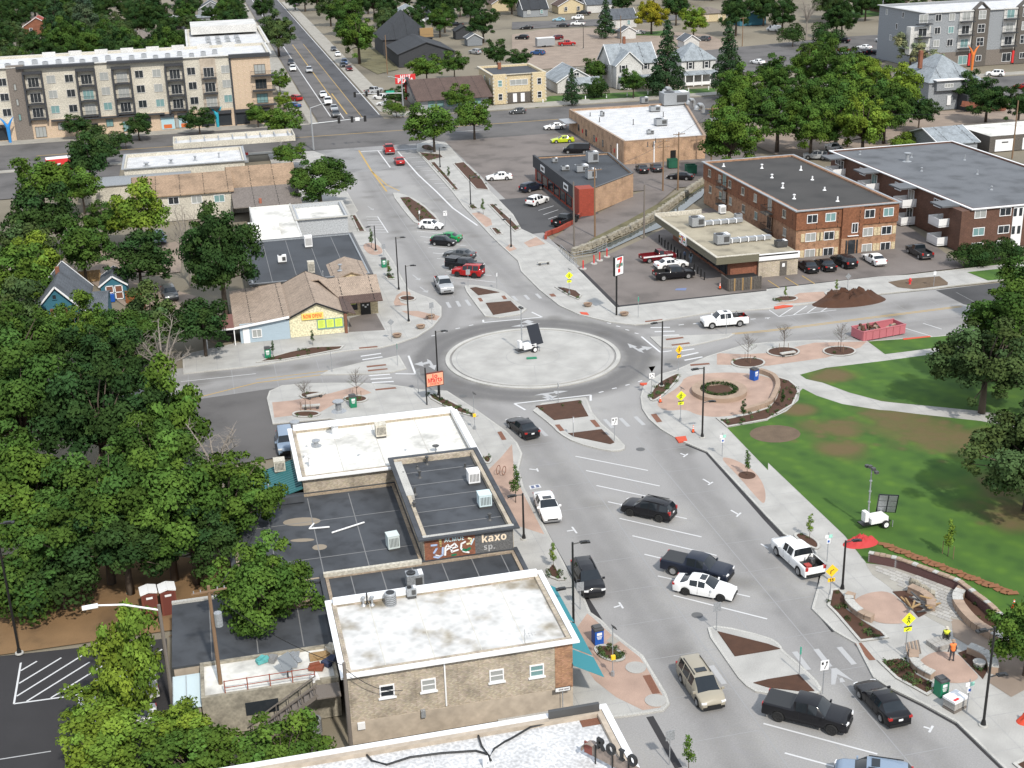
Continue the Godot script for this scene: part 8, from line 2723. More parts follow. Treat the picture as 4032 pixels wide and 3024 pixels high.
	for i in 4:
		ob(K(-1.8+i*1.2,1.6+0.3*(i%2),1.24),K(0.7,0.5,0.04),[M.sign_amber,M.wht,M.sign_amber,M.cream_render][i],"print_panel",ft)
	var um:=thing("parasol","pale blue parasol beside the red food trailer","parasol",v3(V(-60.9,-131.3)))
	var s:=st()
	post(s,Vector3.ZERO,2.4,0.03)
	fin(s,M.galv,"pole",um)
	s=st()
	lathe(s,K(0,2.1,0),[Vector2(1.3,0),Vector2(0.001,0.6)],10)
	fin(s,plain(C(0.35,0.55,0.68)),"canopy",um)
	dumpster("dark green dumpster against the warehouse wall",v3(V(51.8,-94.1)),-0.1,K(1.9,1.5,1.6),plain(C(0.01,0.09,0.05)))
	dumpster("second green dumpster nearer the canal",v3(V(53.2,-88.1)),-0.1,K(1.9,1.5,1.6),plain(C(0.01,0.09,0.05)))
	var rd:=dumpster("faded red roll off dumpster full of debris on the east street",v3(V(41.96,5.52)),0.17,K(6.2,1.15,2.3),plain(C(0.42,0.13,0.15)))
	var rng:=RandomNumberGenerator.new()
	rng.seed=8
	for i in 16:
		ob(K(rng.randf_range(-2.4,2.4),1.0,rng.randf_range(-0.7,0.7)),K(rng.randf_range(0.6,1.6),0.25,0.3),[M.soil,M.tan_stone,M.grey_wood,M.mulch][i%4],"debris",rd,Basis(K(rng.randf(),1,rng.randf()).normalized(),rng.randf()*3))
func boxtrailer(label:String,at:Vector2,turn:float,size:Vector3,m:Material) -> Node3D:
	var t:=thing("box_trailer",label,"trailer",v3(at),turn)
	ob(K(0,0.5+size.y/2,0),size,m,"body",t)
	ob(K(0,0.55+size.y,0),K(size.x*0.98,0.1,size.z*0.96),M.wht,"roof",t)
	for k in [-1,1]:
		var w:=put(wheel_meshes(0.36,0.22)[0],M.tyre,"wheel",t,K(-0.4,0.36,k*size.z*0.46))
		w.basis=Basis(Vector3.RIGHT,PI/2*k)
	ob(K(size.x/2+0.6,0.5,0),K(1.3,0.1,0.1),M.dark_metal,"drawbar",t)
	return t
func dumpster(label:String,at:Vector3,turn:float,size:Vector3,m:Material) -> Node3D:
	var t:=thing("dumpster",label,"dumpster",at,turn)
	var h:=size/2
	for k in [-1,1]:
		ob(K(0,0.15+h.y,k*h.z),K(size.x,size.y,0.08),m,"side",t)
		ob(K(k*h.x,0.15+h.y,0),K(0.08,size.y,size.z-0.1),m,"end",t)
		ob(K(0,0.15+size.y,k*h.z),K(size.x+0.1,0.12,0.16),m,"rail",t)
		for i in int(size.x):
			ob(K(-h.x+0.4+i,0.15+h.y,k*(h.z+0.07)),K(0.1,size.y,0.08),m,"rib",t)
	ob(K(0,0.25,0),K(size.x,0.2,size.z),m,"floor",t)
	return t
func grow(kind:String,sd:int,label:String,x:float,z:float,scl:=1.0,leaf:="",tall:=1.0,called:="",base:=0.0) -> Node3D:
	return tree(called if called else {"big": "shade_tree","mid": "street_tree","bush": "shrub","conifer": "conifer_tree","young": "young_tree","bare": "bare_sapling","dead": "dead_tree"}[kind],kind,sd,label,V(x,z),scl,M["leaf"+leaf],"",tall,-1.0,base)
func trees():
	grow("big",1,"olive crowned tree in front of the blue house",-57.8,-1.6,1)
	grow("big",2,"broad tree directly below the blue house",-52.2,-9.3,0.75,"_bright")
	grow("big",3,"tree with open crown right of the blue house",-45.9,-8.3,0.7)
	grow("big",4,"dark tree above the street end",-48.1,5.9,0.9,"_dark")
	grow("dead",1,"grey leafless tree by the street end",-42.2,5.7,1)
	grow("big",5,"wide bright tree at the frame edge under the blue house",-55.2,18.9,1.1)
	grow("big",1,"tall dark tree in the middle of the dense grove",-47.8,23.3,1,"_dark",1.1)
	grow("mid",1,"fresh green rounded crown rising from bare limbs",-41.2,22.1,1.15,"_bright",1.45)
	grow("dead",2,"pale bare branches spreading toward the restaurant",-37.6,29,1.05,"",0.7)
	grow("big",2,"mid green tree over the brick fragment",-42.8,29.6,0.75)
	grow("big",3,"first of the lower grove trees at the frame edge",-52.7,39.3,1,"_bright")
	grow("big",4,"lower grove tree below the brick fragment",-46.7,42.1,0.95)
	grow("big",5,"bushy lower grove tree with dead twigs",-41.6,43,0.95,"_bright")
	grow("big",1,"lower grove tree touching the low black roof",-36.7,40.6,0.8,"_bright")
	grow("dead",1,"tangle of dead grey twigs at the frame edge",-52.5,38.4,0.8,"",0.8)
	grow("big",2,"grove tree above the dirt yard with grey twigs",-49.6,43.2,0.85,"",0.9)
	grow("big",3,"shady grove tree above the portable toilets",-45.1,44.3,0.85,"_dark",0.9)
	grow("dead",2,"dead drooping limbs above the toilets",-38,40.5,0.55,"",0.9)
	grow("big",4,"tree shading the corner of the dirt yard",-39.8,44.2,0.75,"_dark",0.9)
	grow("big",5,"bright tree overlapping the long black roof",-34.7,56.2,0.72,"_bright")
	grow("bush",1,"low shrub mass along the dirt yard",-53.4,45.1,1.6)
	grow("bush",2,"second shrub mass along the dirt yard",-50.2,45.4,1.5,"_dark")
	grow("mid",2,"lime green tree with big leaves over the striped lot",-44.3,63.1,0.8,"_lime",1.6)
	grow("mid",3,"leafy lower boughs beside the lime green tree",-46.3,65.5,0.9,"_lime",0.7)
	grow("mid",1,"bright bough reaching the annex corner",-40.8,67.7,0.75,"_lime",0.7)
	grow("mid",2,"leafy crown at the very bottom below the white van",-45.6,70.6,0.95,"_lime",0.8)
	grow("mid",3,"leafy crown at the bottom by the annex",-40.4,71.4,0.9,"_bright",0.7)
	grow("mid",1,"green crown in front of the timber stair",-34.6,72.1,0.85,"_bright",0.8)
	grow("mid",2,"dark tree at the top of the gravel drive",-60.9,-64.8,1.54,"_dark")
	grow("mid",3,"brown tinged tree at the frame edge above the blue house",-62.9,-50.8,1.41,"_olive")
	grow("mid",1,"lime tree beside the gable of the blue house",-59.4,-44,1.28,"_lime")
	grow("mid",2,"bushy tree behind the blue house chimney",-61.3,-33.4,1.41,"_bright")
	grow("mid",3,"tree with yellowish sprays behind the cedar fence",-53.9,-50.4,1.28)
	grow("big",1,"tall tree by the grey lane lamp",-51.7,-69.8,0.62)
	grow("mid",1,"yellow green tree beside the globe lamp",-46.1,-65.6,1.54,"_lime")
	grow("mid",2,"dense round dark tree on the gravel drive",-45.9,-42.8,1.47,"_dark",0.8)
	grow("big",2,"tall ragged cottonwood beside the black shop roof",-34.8,-28.5,0.95,"_dark",1.2)
	grow("dead",1,"bare limbs leaning from the ragged cottonwood",-39.2,-43.2,0.75,"",1.5)
	grow("mid",3,"shady undergrowth tree at the cottonwood foot",-37.8,-12.2,1.15,"_dark",0.9)
	grow("mid",1,"grey green tree behind the carport",-43.8,-15.5,1.22,"_olive")
	grow("mid",2,"dusty olive tree left of the blue house",-60.1,-17.8,1.41,"_olive")
	grow("mid",3,"bright tree at the lane mouth beside the food trailer",-63.2,-94.9,1.47,"_bright")
	grow("mid",1,"tall dark tree between the food trailer and main road",-56.3,-113.2,1.47,"_dark",1.1)
	grow("mid",2,"small tree under the cream store wall",-56.7,-95,1.15,"_bright")
	grow("mid",3,"round kerb tree on the main road",-54.8,-136.5,0.96,"_dark",0.8)
	grow("mid",1,"small street tree before the cream apartment windows",-62.5,-169.5,0.9,"_dark",0.9)
	grow("mid",2,"street tree before the apartment shop posters",-48.9,-163.6,1.02,"_dark",0.8)
	grow("bush",1,"reddish shrub on the apartment kerb",-55.6,-156.2,1.5,"_olive")
	grow("mid",3,"smallest sapling on the apartment kerb",-51.5,-154.5,0.51,"_dark")
	grow("mid",1,"street tree before the apartment entrance",-35.6,-164.7,1.09,"_dark",0.8)
	grow("mid",2,"street tree at the brick end of the apartments",-22.3,-169.6,0.8,"_bright",0.9)
	grow("big",3,"grey green tree at the upper frame corner",-96,-355.7,0.9,"_olive")
	grow("conifer",1,"dark conifer between the white gable and red roof",-79.8,-352.6,2.2,"_conifer")
	grow("conifer",2,"blue spruce behind the apartment roof",-69.9,-350.2,2.3,"_blue")
	grow("big",4,"mid green tree behind the apartment roof",-60.3,-326.3,0.95)
	grow("big",5,"dark tree beside the mansard store",-52.8,-374,0.9,"_dark")
	grow("big",1,"dark tree above the mansard store",-35.9,-417.4,0.9,"_dark")
	grow("big",2,"round green tree by the grey roofed house",-19.1,-364.4,0.9,"_dark")
	grow("big",3,"first tree along the top edge",-100.2,-459.7,0.9,"_dark")
	grow("big",4,"third tree along the top edge",-68.1,-441.3,0.9,"_dark")
	grow("mid",3,"shrubby tree touching the apartment roof",-41.3,-299.6,1.54,"_olive")
	grow("mid",1,"tree with yellow sprig behind the apartment",-65.4,-300.3,1.41)
	grow("mid",2,"shrubby tree under the red roofed house",-82.2,-306.9,1.54,"_dark")
	grow("big",5,"large willow like tree at the apartment end",-8,-299.5,1.1,"_olive")
	grow("big",1,"great green tree on the far street corner",14.4,-270.5,1.2,"_bright")
	grow("big",2,"second great tree beyond the far street corner",19.5,-349.6,1.1)
	grow("mid",3,"corner tree in front of the fuel canopy end",-17.8,-149.2,1.25,"_bright",0.9)
	grow("mid",1,"orange green sapling beside the apartment end",-14.6,-192.8,0.6,"_lime")
	grow("mid",2,"slim hedge tree along the apartment end",-13.7,-217.1,0.8,"_bright",1.1)
	grow("mid",3,"round tree in front of the charcoal gable",26.5,-220.5,1.35,"_bright",0.8)
	grow("mid",1,"darker tree beside the round tree of the charcoal gable",35.3,-225.8,1.1)
	grow("mid",2,"round bright tree on the near corner of the main road",11.2,-125.8,1.5,"_bright",0.9)
	grow("mid",3,"second round tree on the main road corner",22,-136.6,1.35,"_bright",0.9)
	grow("mid",1,"tree in front of the pizza roof",25.7,-171.3,1.05,"_bright",0.9)
	grow("mid",2,"dark hedge tree at the pizza corner",12.5,-186,0.9,"_dark",0.7)
	grow("bush",2,"green mound in the walled bed of the pizza corner",10.3,-170.8,1.1,"_bright")
	grow("big",3,"broad dark leafy tree beside the hatched west bays",-16.6,-83.1,1,"",0.75)
	grow("mid",3,"sunlit shrub by the fuel pump",-18.6,-120.2,1,"_bright",0.7)
	grow("big",4,"tall tree before the craftsman house street",60.8,-304.5,0.95,"_dark")
	grow("mid",1,"dark tree beside the cream house roof",50.6,-239.3,1.2,"_dark")
	grow("big",5,"tree behind the charcoal hipped roof",38.1,-370.1,0.9,"_dark")
	grow("big",1,"tree above the craftsman house",68.6,-362.6,0.9,"_dark")
	grow("big",2,"dark tree at the start of the far street",-5.5,-413.8,0.8,"_dark")
	grow("big",3,"bright yellow tree on the back street",119.5,-301.6,0.95,"_yellow")
	grow("big",4,"lime tree behind the ranch house",128.1,-283.8,0.85,"_lime")
	grow("big",5,"dark tall tree above the blue bungalow",143.5,-284.4,1,"_dark",1.1)
	grow("conifer",1,"broad dark conifer beside the tall white house",79.9,-175.8,1.75,"_conifer")
	grow("conifer",2,"second conifer group beside the foursquare house",92,-165.4,1.75,"_conifer")
	grow("mid",2,"tree at the porch of the tall white house",70.8,-175,0.95)
	grow("mid",3,"tree between the bungalow and the tall house",67.9,-199.1,1)
	grow("bush",1,"shrub right of the bungalow porch",62.1,-180,1.5,"_dark")
	grow("conifer",1,"columnar evergreen before the bungalow",53.6,-170.6,0.85,"_conifer")
	grow("bush",2,"shrubs under the broad conifer",77.8,-180.2,1.6,"_dark")
	grow("conifer",2,"slim spruce by the slate roofed house",101.9,-298.1,1.3,"_conifer")
	grow("big",1,"dark tree at the top centre edge",128.6,-362.4,0.8,"_dark")
	grow("big",2,"dark tree behind the lime tree",136.5,-323.5,0.9,"_dark")
	grow("mid",1,"dark shrubby tree by the cream house chimney",56,-234.3,1.1,"_dark",0.8)
	grow("big",3,"dark tree near the top beside the conifers",163.7,-307.8,0.9,"_dark")
	grow("big",4,"pale blossoming catalpa beside the grey apartments",156.5,-192.1,0.85,"_pale")
	grow("mid",2,"smaller pale blossoming tree behind the red chimney",155.2,-176.3,1,"_pale",0.9)
	grow("mid",3,"dark dense tree left of the grey house",112.3,-109.4,1.05,"_dark")
	grow("big",5,"dark tree group behind the timber ramp",131,-113.9,0.85,"_dark",0.85)
	grow("mid",1,"green tree behind the grey house corner",137,-132,1.2,"_dark")
	grow("big",1,"tree at the frame edge beside the road",135.2,-108.3,0.7,"_dark")
	grow("dead",2,"grey leafless trees at the car park edge",159.6,-264.3,1.3)
	grow("big",2,"dark green tree above the car park",170.5,-264.8,0.95,"_dark")
	grow("big",3,"dark tree at the top beside the brick house",201.8,-305,0.9,"_dark")
	grow("big",4,"first top edge tree over the white van",159.8,-283.3,0.95,"_dark")
	grow("mid",2,"shrub tree in the car park verge",140.8,-213.3,1.1)
	grow("mid",3,"olive shrub at the car park lower edge",131.7,-200.4,1.3,"_olive",0.8)
	grow("bush",1,"plum dark shrub behind the black wagon",159.6,-248.8,2,"_dark")
	grow("bush",2,"green shrub beside the car park sign",148.6,-250.7,1.8,"_dark")
	grow("bush",1,"low green shrubs at the pale roof edge",100.7,-94.4,1.3,"_lime",0.7)
	grow("big",5,"tree in the large grove, at its upper edge",97.4,-149.8,0.92)
	grow("big",1,"tree in the large grove, at its upper middle",112.1,-162.4,0.99,"_bright")
	grow("big",2,"tree in the large grove, at its middle of the upper edge",115.7,-152.3,1.06)
	grow("big",3,"tree in the large grove, at its upper corner",120.5,-147.4,0.92,"_lime")
	grow("big",4,"tree in the large grove, at its inner part",90.5,-118.4,0.99)
	grow("big",5,"tree in the large grove, at its heart",97.9,-116.7,1.06,"_bright")
	grow("big",1,"tree in the large grove, at its sunny side",106.6,-118.2,0.92)
	grow("big",2,"tree in the large grove, at its outermost end",112.4,-119,0.99,"_lime")
	grow("big",3,"tree in the large grove, at its warehouse side",76.4,-101.1,1.06)
	grow("big",4,"tree in the large grove, at its lower front",79.4,-92.2,0.92,"_bright")
	grow("big",5,"tree in the large grove, at its front middle",87.1,-97,0.99)
	grow("big",1,"tree in the large grove, at its front corner by the utility pole",87.5,-86.8,1.06,"_lime")
	grow("big",2,"tree in the large grove, at its dirt yard side",99.6,-100.7,0.92)
	grow("big",3,"tree in the large grove, at its white roof side",71,-109.4,0.99,"_bright")
	grow("big",4,"tree in the large grove, at its canal side",58.4,-82.2,1.06,"_bright")
	grow("big",5,"tree in the large grove, at its back row behind the poles",84.6,-140.1,0.92,"_bright")
	grow("big",1,"large dark park tree whose trunk stands by the path",40.2,31,1,"_olive",0.85)
	grow("big",2,"park tree hanging over the path end at the frame edge",47.7,25.4,1.1,"",0.85)
	grow("big",3,"olive park tree at the frame edge over the lawn",31.6,52,1,"_olive",0.85)
	grow("big",4,"park tree reaching in at the edge by the dumpster",59.7,10.7,0.9,"",0.85)
	grow("mid",1,"hanging foliage at the edge beside the plaza wall",16.7,74.3,0.8,"_bright")
	grow("bush",2,"evergreen hedge bush below the white balcony block, first from the parking",67.2,-17.1,0.95,"_dark")
	grow("bush",1,"evergreen hedge bush below the white balcony block, second from the parking",69.7,-17.2,0.95,"_dark")
	grow("bush",2,"evergreen hedge bush below the white balcony block, third from the parking",72.3,-17.6,0.95,"_dark")
	grow("bush",1,"evergreen hedge bush below the white balcony block, fourth from the parking",75.2,-18.2,0.95,"_dark")
	grow("young",1,"slim young tree on the pink disc of the north street",-11.7,-54.9,0.95)
	grow("young",2,"young tree in the small grassy kerb bed",-11.5,-38.1,0.8,"_bright")
	grow("young",3,"young tree before the yellow market wall",-24.9,-11.9,0.65,"_dark")
	grow("young",1,"young tree beside the green bin of the market",-29.9,-9.8,0.6,"_dark")
	grow("young",2,"young tree on the pink patch near the shop bays",9.3,-70,0.85,"_bright")
	grow("young",3,"pale young tree by the long mulch strip",8.9,-98.4,0.8,"_olive")
	grow("young",1,"full young tree beside the bike rack",-11.2,37.4,1.15)
	grow("young",2,"young tree in the kerb bed by the black wagon",-11.1,50.1,0.75,"_lime")
	grow("young",3,"young tree in the crescent bed",16,25.6,0.75,"_dark")
	grow("young",1,"lone young tree on the mulch disc",11.1,38.1,0.8)
	grow("young",2,"young tree near the seat wall end",21.3,23.5,0.65,"_dark")
	grow("young",3,"young tree by the white work pickup",11.2,51.4,0.75,"_lime")
	grow("young",1,"staked lime young tree on the lawn",20.7,57.4,1.05,"_lime")
	grow("young",2,"staked pale sapling in the ring near the store",37.4,-11.2,0.55,"_lime")
	grow("young",3,"staked sapling in the ring by the mulch heap",44.8,-11.4,0.6,"_lime")
	grow("bare",1,"leafless sapling by the blue and yellow bin",23.2,9.7,0.95)
	grow("bare",2,"leafless sapling behind the concrete bench",28.6,7.7,0.95)
	grow("bare",1,"leafless sapling near the red dumpster",34.9,9.7,0.95)
	grow("bare",2,"leafless sapling in the oval ring by the restaurant",-27.7,9.2,0.95)
	grow("bare",1,"leafless sapling behind the green litter bin",-21.9,7.5,0.95)
	grow("young",1,"leafy tip of a small tree at the bottom edge",-9.8,78.1,0.9,"_bright")
	var rng:=RandomNumberGenerator.new()
	rng.seed=5
	for q in [[-230,-24,-330,-205,80,"beyond the apartments"],[-140,-12,-520,-330,70,"along the left of the distant street"],[10,60,-520,-300,26,"right of the distant street"],[60,330,-470,-385,90,"on the blocks beyond the back street"],[150,300,-330,-225,22,"behind the grey apartments"]]:
		for i in q[4]:
			var k:int=i%4
			grow("big",1+i%5,"%s leafy tree in the wooded blocks %s"%[["dark","mid green","olive","deep green"][k],q[5]],rng.randf_range(q[0],q[1]),rng.randf_range(q[2],q[3]),rng.randf_range(0.6,1.05),["_dark","","_olive","_dark"][k],rng.randf_range(0.85,1.2)).set_meta("group","trees of the wooded blocks "+q[5])
	for t in get_children():
		if str(t.name).begins_with("bare_sapling") or str(t.get_meta("label","")).begins_with("staked"):
			tree_stakes(t)
func post_sign(label:String,at:Vector2,h:float,kind:String,turn:=0.0,called:="road_sign") -> Node3D:
	var t:=sign_post(called,label,at,h,turn)
	var y:=h-0.35
	match kind:
		"back": plate(t,y,0.6,0.75,M.galv)
		"parking":
			for q in [[-0.17,y,0.3,0.3,M.wht],[0.17,y,0.3,0.3,plain(C(0.3,0.6,0.5))],[0.0,y-0.42,0.32,0.45,M.wht]]:
				ob(K(q[0],q[1],0.05),K(q[2],q[3],0.02),q[4],"panel",t)
			ob(K(0,y-0.45,0.065),K(0.18,0.2,0.01),M.bin_blue,"symbol",t)
		"white": plate(t,y,0.4,0.5,M.wht)
		"green": plate(t,y,0.1,0.6,M.street_green)
		"diamond": plate(t,y,0.6,0.6,M.galv,"panel",0.05,true)
		"keep":
			plate(t,y,0.62,0.78,M.wht)
			var s:=st()
			tube(s,[K(0,y-0.28,0.07),K(0.05,y-0.1,0.07),K(0.14,y,0.07),K(0.15,y+0.2,0.07)],0.03,0.03,4)
			box(s,K(0.15,y+0.22,0.07),K(0.13,0.13,0.01),Basis(Vector3.BACK,PI/4))
			box(s,K(-0.16,y+0.16,0.07),K(0.14,0.2,0.01))
			fin(s,M.blk,"arrow",t)
		"yield":
			for q in [[0.46,M.sign_red,0.05],[0.25,M.wht,0.065]]:
				var s:=st()
				var v:=[]
				for i in 3:
					v.append(K(sin(TAU*i/3)*q[0],y+0.45-cos(TAU*i/3)*q[0],q[2]))
				tri(s,v[0],v[1],v[2])
				tri(s,v[2],v[1],v[0])
				fin(s,q[1],"triangle",t)
			plate(t,y-0.4,0.6,0.6,M.wht)
			for i in 3:
				var s:=st()
				var p:=[]
				for k in 5:
					var a:=TAU*i/3+k*0.36
					p.append(K(cos(a)*0.19,y-0.4+sin(a)*0.19,0.07))
				tube(s,p,0.025,0.04,4)
				fin(s,M.blk,"arrow",t)
		"walk","walk_amber","curve":
			var m:Material=M.sign_yellow if kind=="walk" else M.sign_amber
			plate(t,y,0.78,0.78,m,"diamond",0.06,true)
			plate(t,y-0.82,0.62,0.32,m,"arrow_panel",0.06)
			var s:=st()
			if kind=="curve":
				tube(s,[K(-0.1,y-0.25,0.08),K(-0.1,y,0.08),K(0.15,y+0.1,0.08)],0.035,0.05,4)
				words("15",M.blk,t,K(0,y-0.82,0.08),0.26)
			else:
				box(s,K(0,y+0.22,0.08),K(0.1,0.1,0.01))
				for q in [[0,0.16,0.0,-0.05,0.09],[0,-0.05,0.12,-0.28,0.06],[0,-0.05,-0.13,-0.28,0.06],[0,0.13,0.15,0.0,0.05],[0,0.13,-0.14,0.02,0.05]]:
					bar(s,K(q[0],y+q[1],0.08),K(q[2],y+q[3],0.08),0.012,q[4])
				bar(s,K(0.12,y-0.76,0.08),K(-0.14,y-0.9,0.08),0.012,0.07)
				box(s,K(0,y-0.6,0.07),K(0.6,0.07,0.05))
			fin(s,M.blk,"symbol",t)
			if kind=="walk":
				ob(K(0.1,h+0.5,0),K(0.5,0.04,0.4),M.dark_metal,"solar_panel",t,Basis(Vector3.BACK,-0.6))
				post_part(t,h,0.5)
	return t
func post_part(t:Node3D,y:float,h:float):
	var s:=st()
	post(s,K(0,y,0),h,0.04)
	post(s,Vector3.ZERO,0.4,0.16,0.12,4)
	fin(s,M.galv,"mount",t)
func light_trailer(label:String,at:Vector2,turn:float,lamps:bool,base:float,b:Basis):
	var t:=thing("light_tower_trailer",label,"trailer",v3(at,base),turn)
	ob(K(0,0.75,0),K(1.7,0.5,1.1),M.wht,"body",t)
	ob(K(0,1.02,0),K(1.5,0.06,0.95),M.wht,"lid",t)
	ob(K(-1.15,1.15,0),K(0.35,0.9,0.6),M.wht,"control_cabinet",t)
	ob(K(-0.2,0.45,0),K(2.8,0.1,0.9),M.blk,"chassis",t)
	for k in [-1,1]:
		var w:=put(wheel_meshes(0.36,0.22)[0],M.tyre,"wheel",t,K(0.5,0.36,k*0.72))
		w.basis=Basis(Vector3.RIGHT,PI/2*k)
		put(wheel_meshes(0.36,0.22)[1],M.wht,"rim",w)
		ob(K(1.2,0.3,k*0.7),K(0.06,0.6,0.06),M.galv,"jack",t)
	var s:=st()
	post(s,K(-0.85,0.4,0),5.3,0.08,0.05,8)
	for i in 4:
		post(s,K(-0.85,1.4+i,0),0.1,0.12,0.12,8)
	fin(s,M.galv,"mast",t)
	s=st()
	box(s,K(1.0,1.95,0),K(1.7,0.06,2.5),b)
	var pn:=fin(s,mat("solar_cell",C(0.012,0.014,0.02),0.3),"solar_panel",t)
	for i in 2:
		for k in 3:
			ob(K(1.0,1.95,0)+b*K(-0.4+i*0.8,-0.05,-0.8+k*0.8),K(0.7,0.02,0.7),M.galv,"backing",pn,b)
	for k in ([-0.7,-0.25,0.25,0.7] if lamps else [-0.2,0.2]):
		ob(K(-0.85,5.75-absf(k)*0.3,k),K(0.3,0.22,0.3),M.dark_metal,"flood_lamp",t)
func signal_mast(label:String,at:Vector2,h:float,turn:float,l:float):
	var t:=thing("traffic_signal",label,"traffic light",v3(at,0.1),turn)
	var s:=st()
	post(s,Vector3.ZERO,h,0.2,0.13,10)
	fin(s,M.galv,"pole",t)
	s=st()
	tube(s,[K(0,h*0.62,0),K(l,h*0.68,0)],0.12,0.06,8)
	tube(s,[K(0,h-0.1,0),K(2.6,h+0.6,0)],0.07,0.05,6)
	box(s,K(2.8,h+0.62,0),K(0.8,0.14,0.3))
	fin(s,M.galv,"mast_arm",t)
	for i in 3:
		ob(K(l*(0.5+0.24*i),h*0.66,0),K(0.55,1.3,0.3),M.blk,"signal_head",t)
	ob(K(l*0.84 if turn==0.0 else l*0.25,h*0.66,0.1),K(0.9 if turn==0.0 else 2.0,0.7,0.05),M.wht if turn==0.0 else M.street_green,"sign_panel",t)
func heap(called:String,label:String,at:Vector2,r:Vector3,m:Material,cat:String,base:=0.0,sd:=3):
	var s:=st()
	s.set_smooth_group(0)
	var n:=FastNoiseLite.new()
	n.seed=sd
	n.frequency=0.45
	var f:=func(i:int,k:int) -> Vector3:
		var a:=TAU*k/28.0
		var q:=i/8.0
		var d:=V(cos(a)*r.x*q,sin(a)*r.z*q)
		return K(d.x,maxf(0.0,r.y*(1.0-q*q)*(0.8+1.0*n.get_noise_2d(d.x*4,d.y*4))+0.5*r.y*n.get_noise_2d(d.x*8,d.y*8)*(1-q))-0.01,d.y)
	for i in 8:
		for k in 28:
			quad(s,f.call(i,k),f.call(i,k+1),f.call(i+1,k+1),f.call(i+1,k))
	var o:=fin(s,m,called)
	o.position=v3(at,base)
	tag(o,label,cat)
func furniture():
	lamp("first black lamp counting from the planted kerb tree, west kerb of the north street",V(-11.11,-31.55),7.6,0,false)
	lamp("tall black lamp on the market corner by the mulch ring",V(-12.07,-17.32),7.6,0,false)
	lamp("black lamp behind the orange restaurant sign",V(-13.09,9.23),7.6,0,false)
	lamp("black lamp rising from the long mulch bed at the circle",V(11.24,13.8),7.6,PI,false)
	lamp("twin headed black lamp on the plaza by the striped cone",V(10.36,28.46),7.6,PI,true)
	lamp("twin headed black lamp in front of the teal awnings",V(-12.16,59.91),7.6,0,true)
	lamp("twin headed black lamp beside the paver pallet",V(10.76,78.67),7.6,PI,true)
	lamp("short black lamp by the bike rack pavement",V(-12.19,44.47),4.4,PI,false)
	lamp("short black lamp at the rocky mulch bed",V(9.97,59.91),4.4,0,false)
	lamp("short black lamp before the shop bays",V(8.7,-77.3),5,0,false)
	lamp("short black lamp at the driveway pink patch",V(8.9,-48.1),4.6,PI,false)
	lamp("short brown lamp on the pink disc of the north street",V(-11.3,-53),4.0,PI,false)
	lamp("tall black lot lamp at the edge of the dirt yard",V(-53.02,51.39),11,0,false)
	lamp("small lamp beside the striped hatching of the north street",V(9.4,-109.8),4,0,false)
	lamp("black lamp at the drive mouth of the gravel lot",V(87.2,-274.8),7,0,false)
	post_sign("yellow crossing sign in the teardrop bed",V(10.81,-22.23),3.0,"walk",0)
	post_sign("yellow crossing sign by the pink plaza",V(9.73,23.87),3.2,"walk",0)
	post_sign("yellow crossing sign next to the wooden pallet",V(9.83,69.99),3.6,"walk",0)
	post_sign("amber crossing sign before the east crossing",V(14.7,9.78),2.9,"walk_amber",0.4)
	post_sign("amber curve sign with a 15 plate at the park kerb",V(8.65,60.46),2.6,"curve",0)
	post_sign("keep right sign on the south island tip",V(1.65,26.69),2.5,"keep",0)
	post_sign("keep right sign at the lower island",V(2.19,72.46),2.7,"keep",0)
	post_sign("keep right sign past the north median",V(1.8,-64.4),2.5,"keep",0)
	post_sign("yield sign over a roundabout sign in the mulch bed",V(9.21,16.24),3.1,"yield",0)
	post_sign("narrow white sign on the south island",V(-2.02,24.49),2.2,"white",1.1)
	post_sign("narrow green backed sign by the lower crossing",V(1.69,69.79),2.3,"green",0)
	post_sign("sign seen from behind at the tip of the mulch wedge",V(-1.78,62.75),2.4,"back",0)
	post_sign("sign seen from behind before the red wagon",V(-1.51,-30.32),2.4,"back",0)
	post_sign("narrow white sign on the north island",V(1.98,-27.71),2.4,"white",1)
	post_sign("white delineator sign in the long median bed",V(-1.8,-68.6),2.0,"white",0.8)
	post_sign("sign pair seen from behind on the market corner",V(-9.34,-15.45),2.9,"back",0.3)
	post_sign("diamond sign seen from behind near the market ramp",V(-15.32,-10.38),2.9,"diamond",0)
	post_sign("thin sign on the east splitter island",V(24.64,-0.35),2.6,"white",1.5)
	post_sign("thin sign post by the store driveway",V(16.49,-9.9),2.8,"green",0)
	post_sign("white sign beside the fire hydrant",V(58.41,-10.01),2.2,"white",0)
	post_sign("diamond sign seen from behind at the mulch heap",V(46.63,-11.76),2.4,"diamond",0)
	post_sign("parking sign near the lone park street tree",V(10.52,33.37),2.5,"parking",0)
	post_sign("parking sign beside the paver pallet",V(10.43,77.17),2.7,"parking",0)
	post_sign("parking sign behind the white work pickup",V(10.86,55.4),2.7,"parking",0)
	post_sign("brown backed sign by the black parked wagon",V(-10.79,57.01),2.4,"back",0)
	post_sign("sign seen from behind at the bottom edge",V(-10.64,76.94),2.6,"back",0)
	post_sign("sign seen from behind by the green kerb bin",V(-10.7,-48.4),2.2,"back",0.4)
	post_sign("thin sign on the west island",V(-23.61,-2.02),2.4,"white",1.5)
	post_sign("sign seen from behind at the restaurant corner",V(-15.09,7.7),2.8,"back",0.6)
	post_sign("thin sign on the south island edge",V(-1.08,15.3),2.4,"white",1.5)
	post_sign("street name sign post on the west island",V(-15.94,-1.8),2.7,"green",1.2)
	light_trailer("white light trailer with a black solar panel in the roundabout centre",V(-0.13,-1.74),0.3,false,0.1,Basis(Vector3.UP,0.1)*Basis(Vector3.RIGHT,1.15))
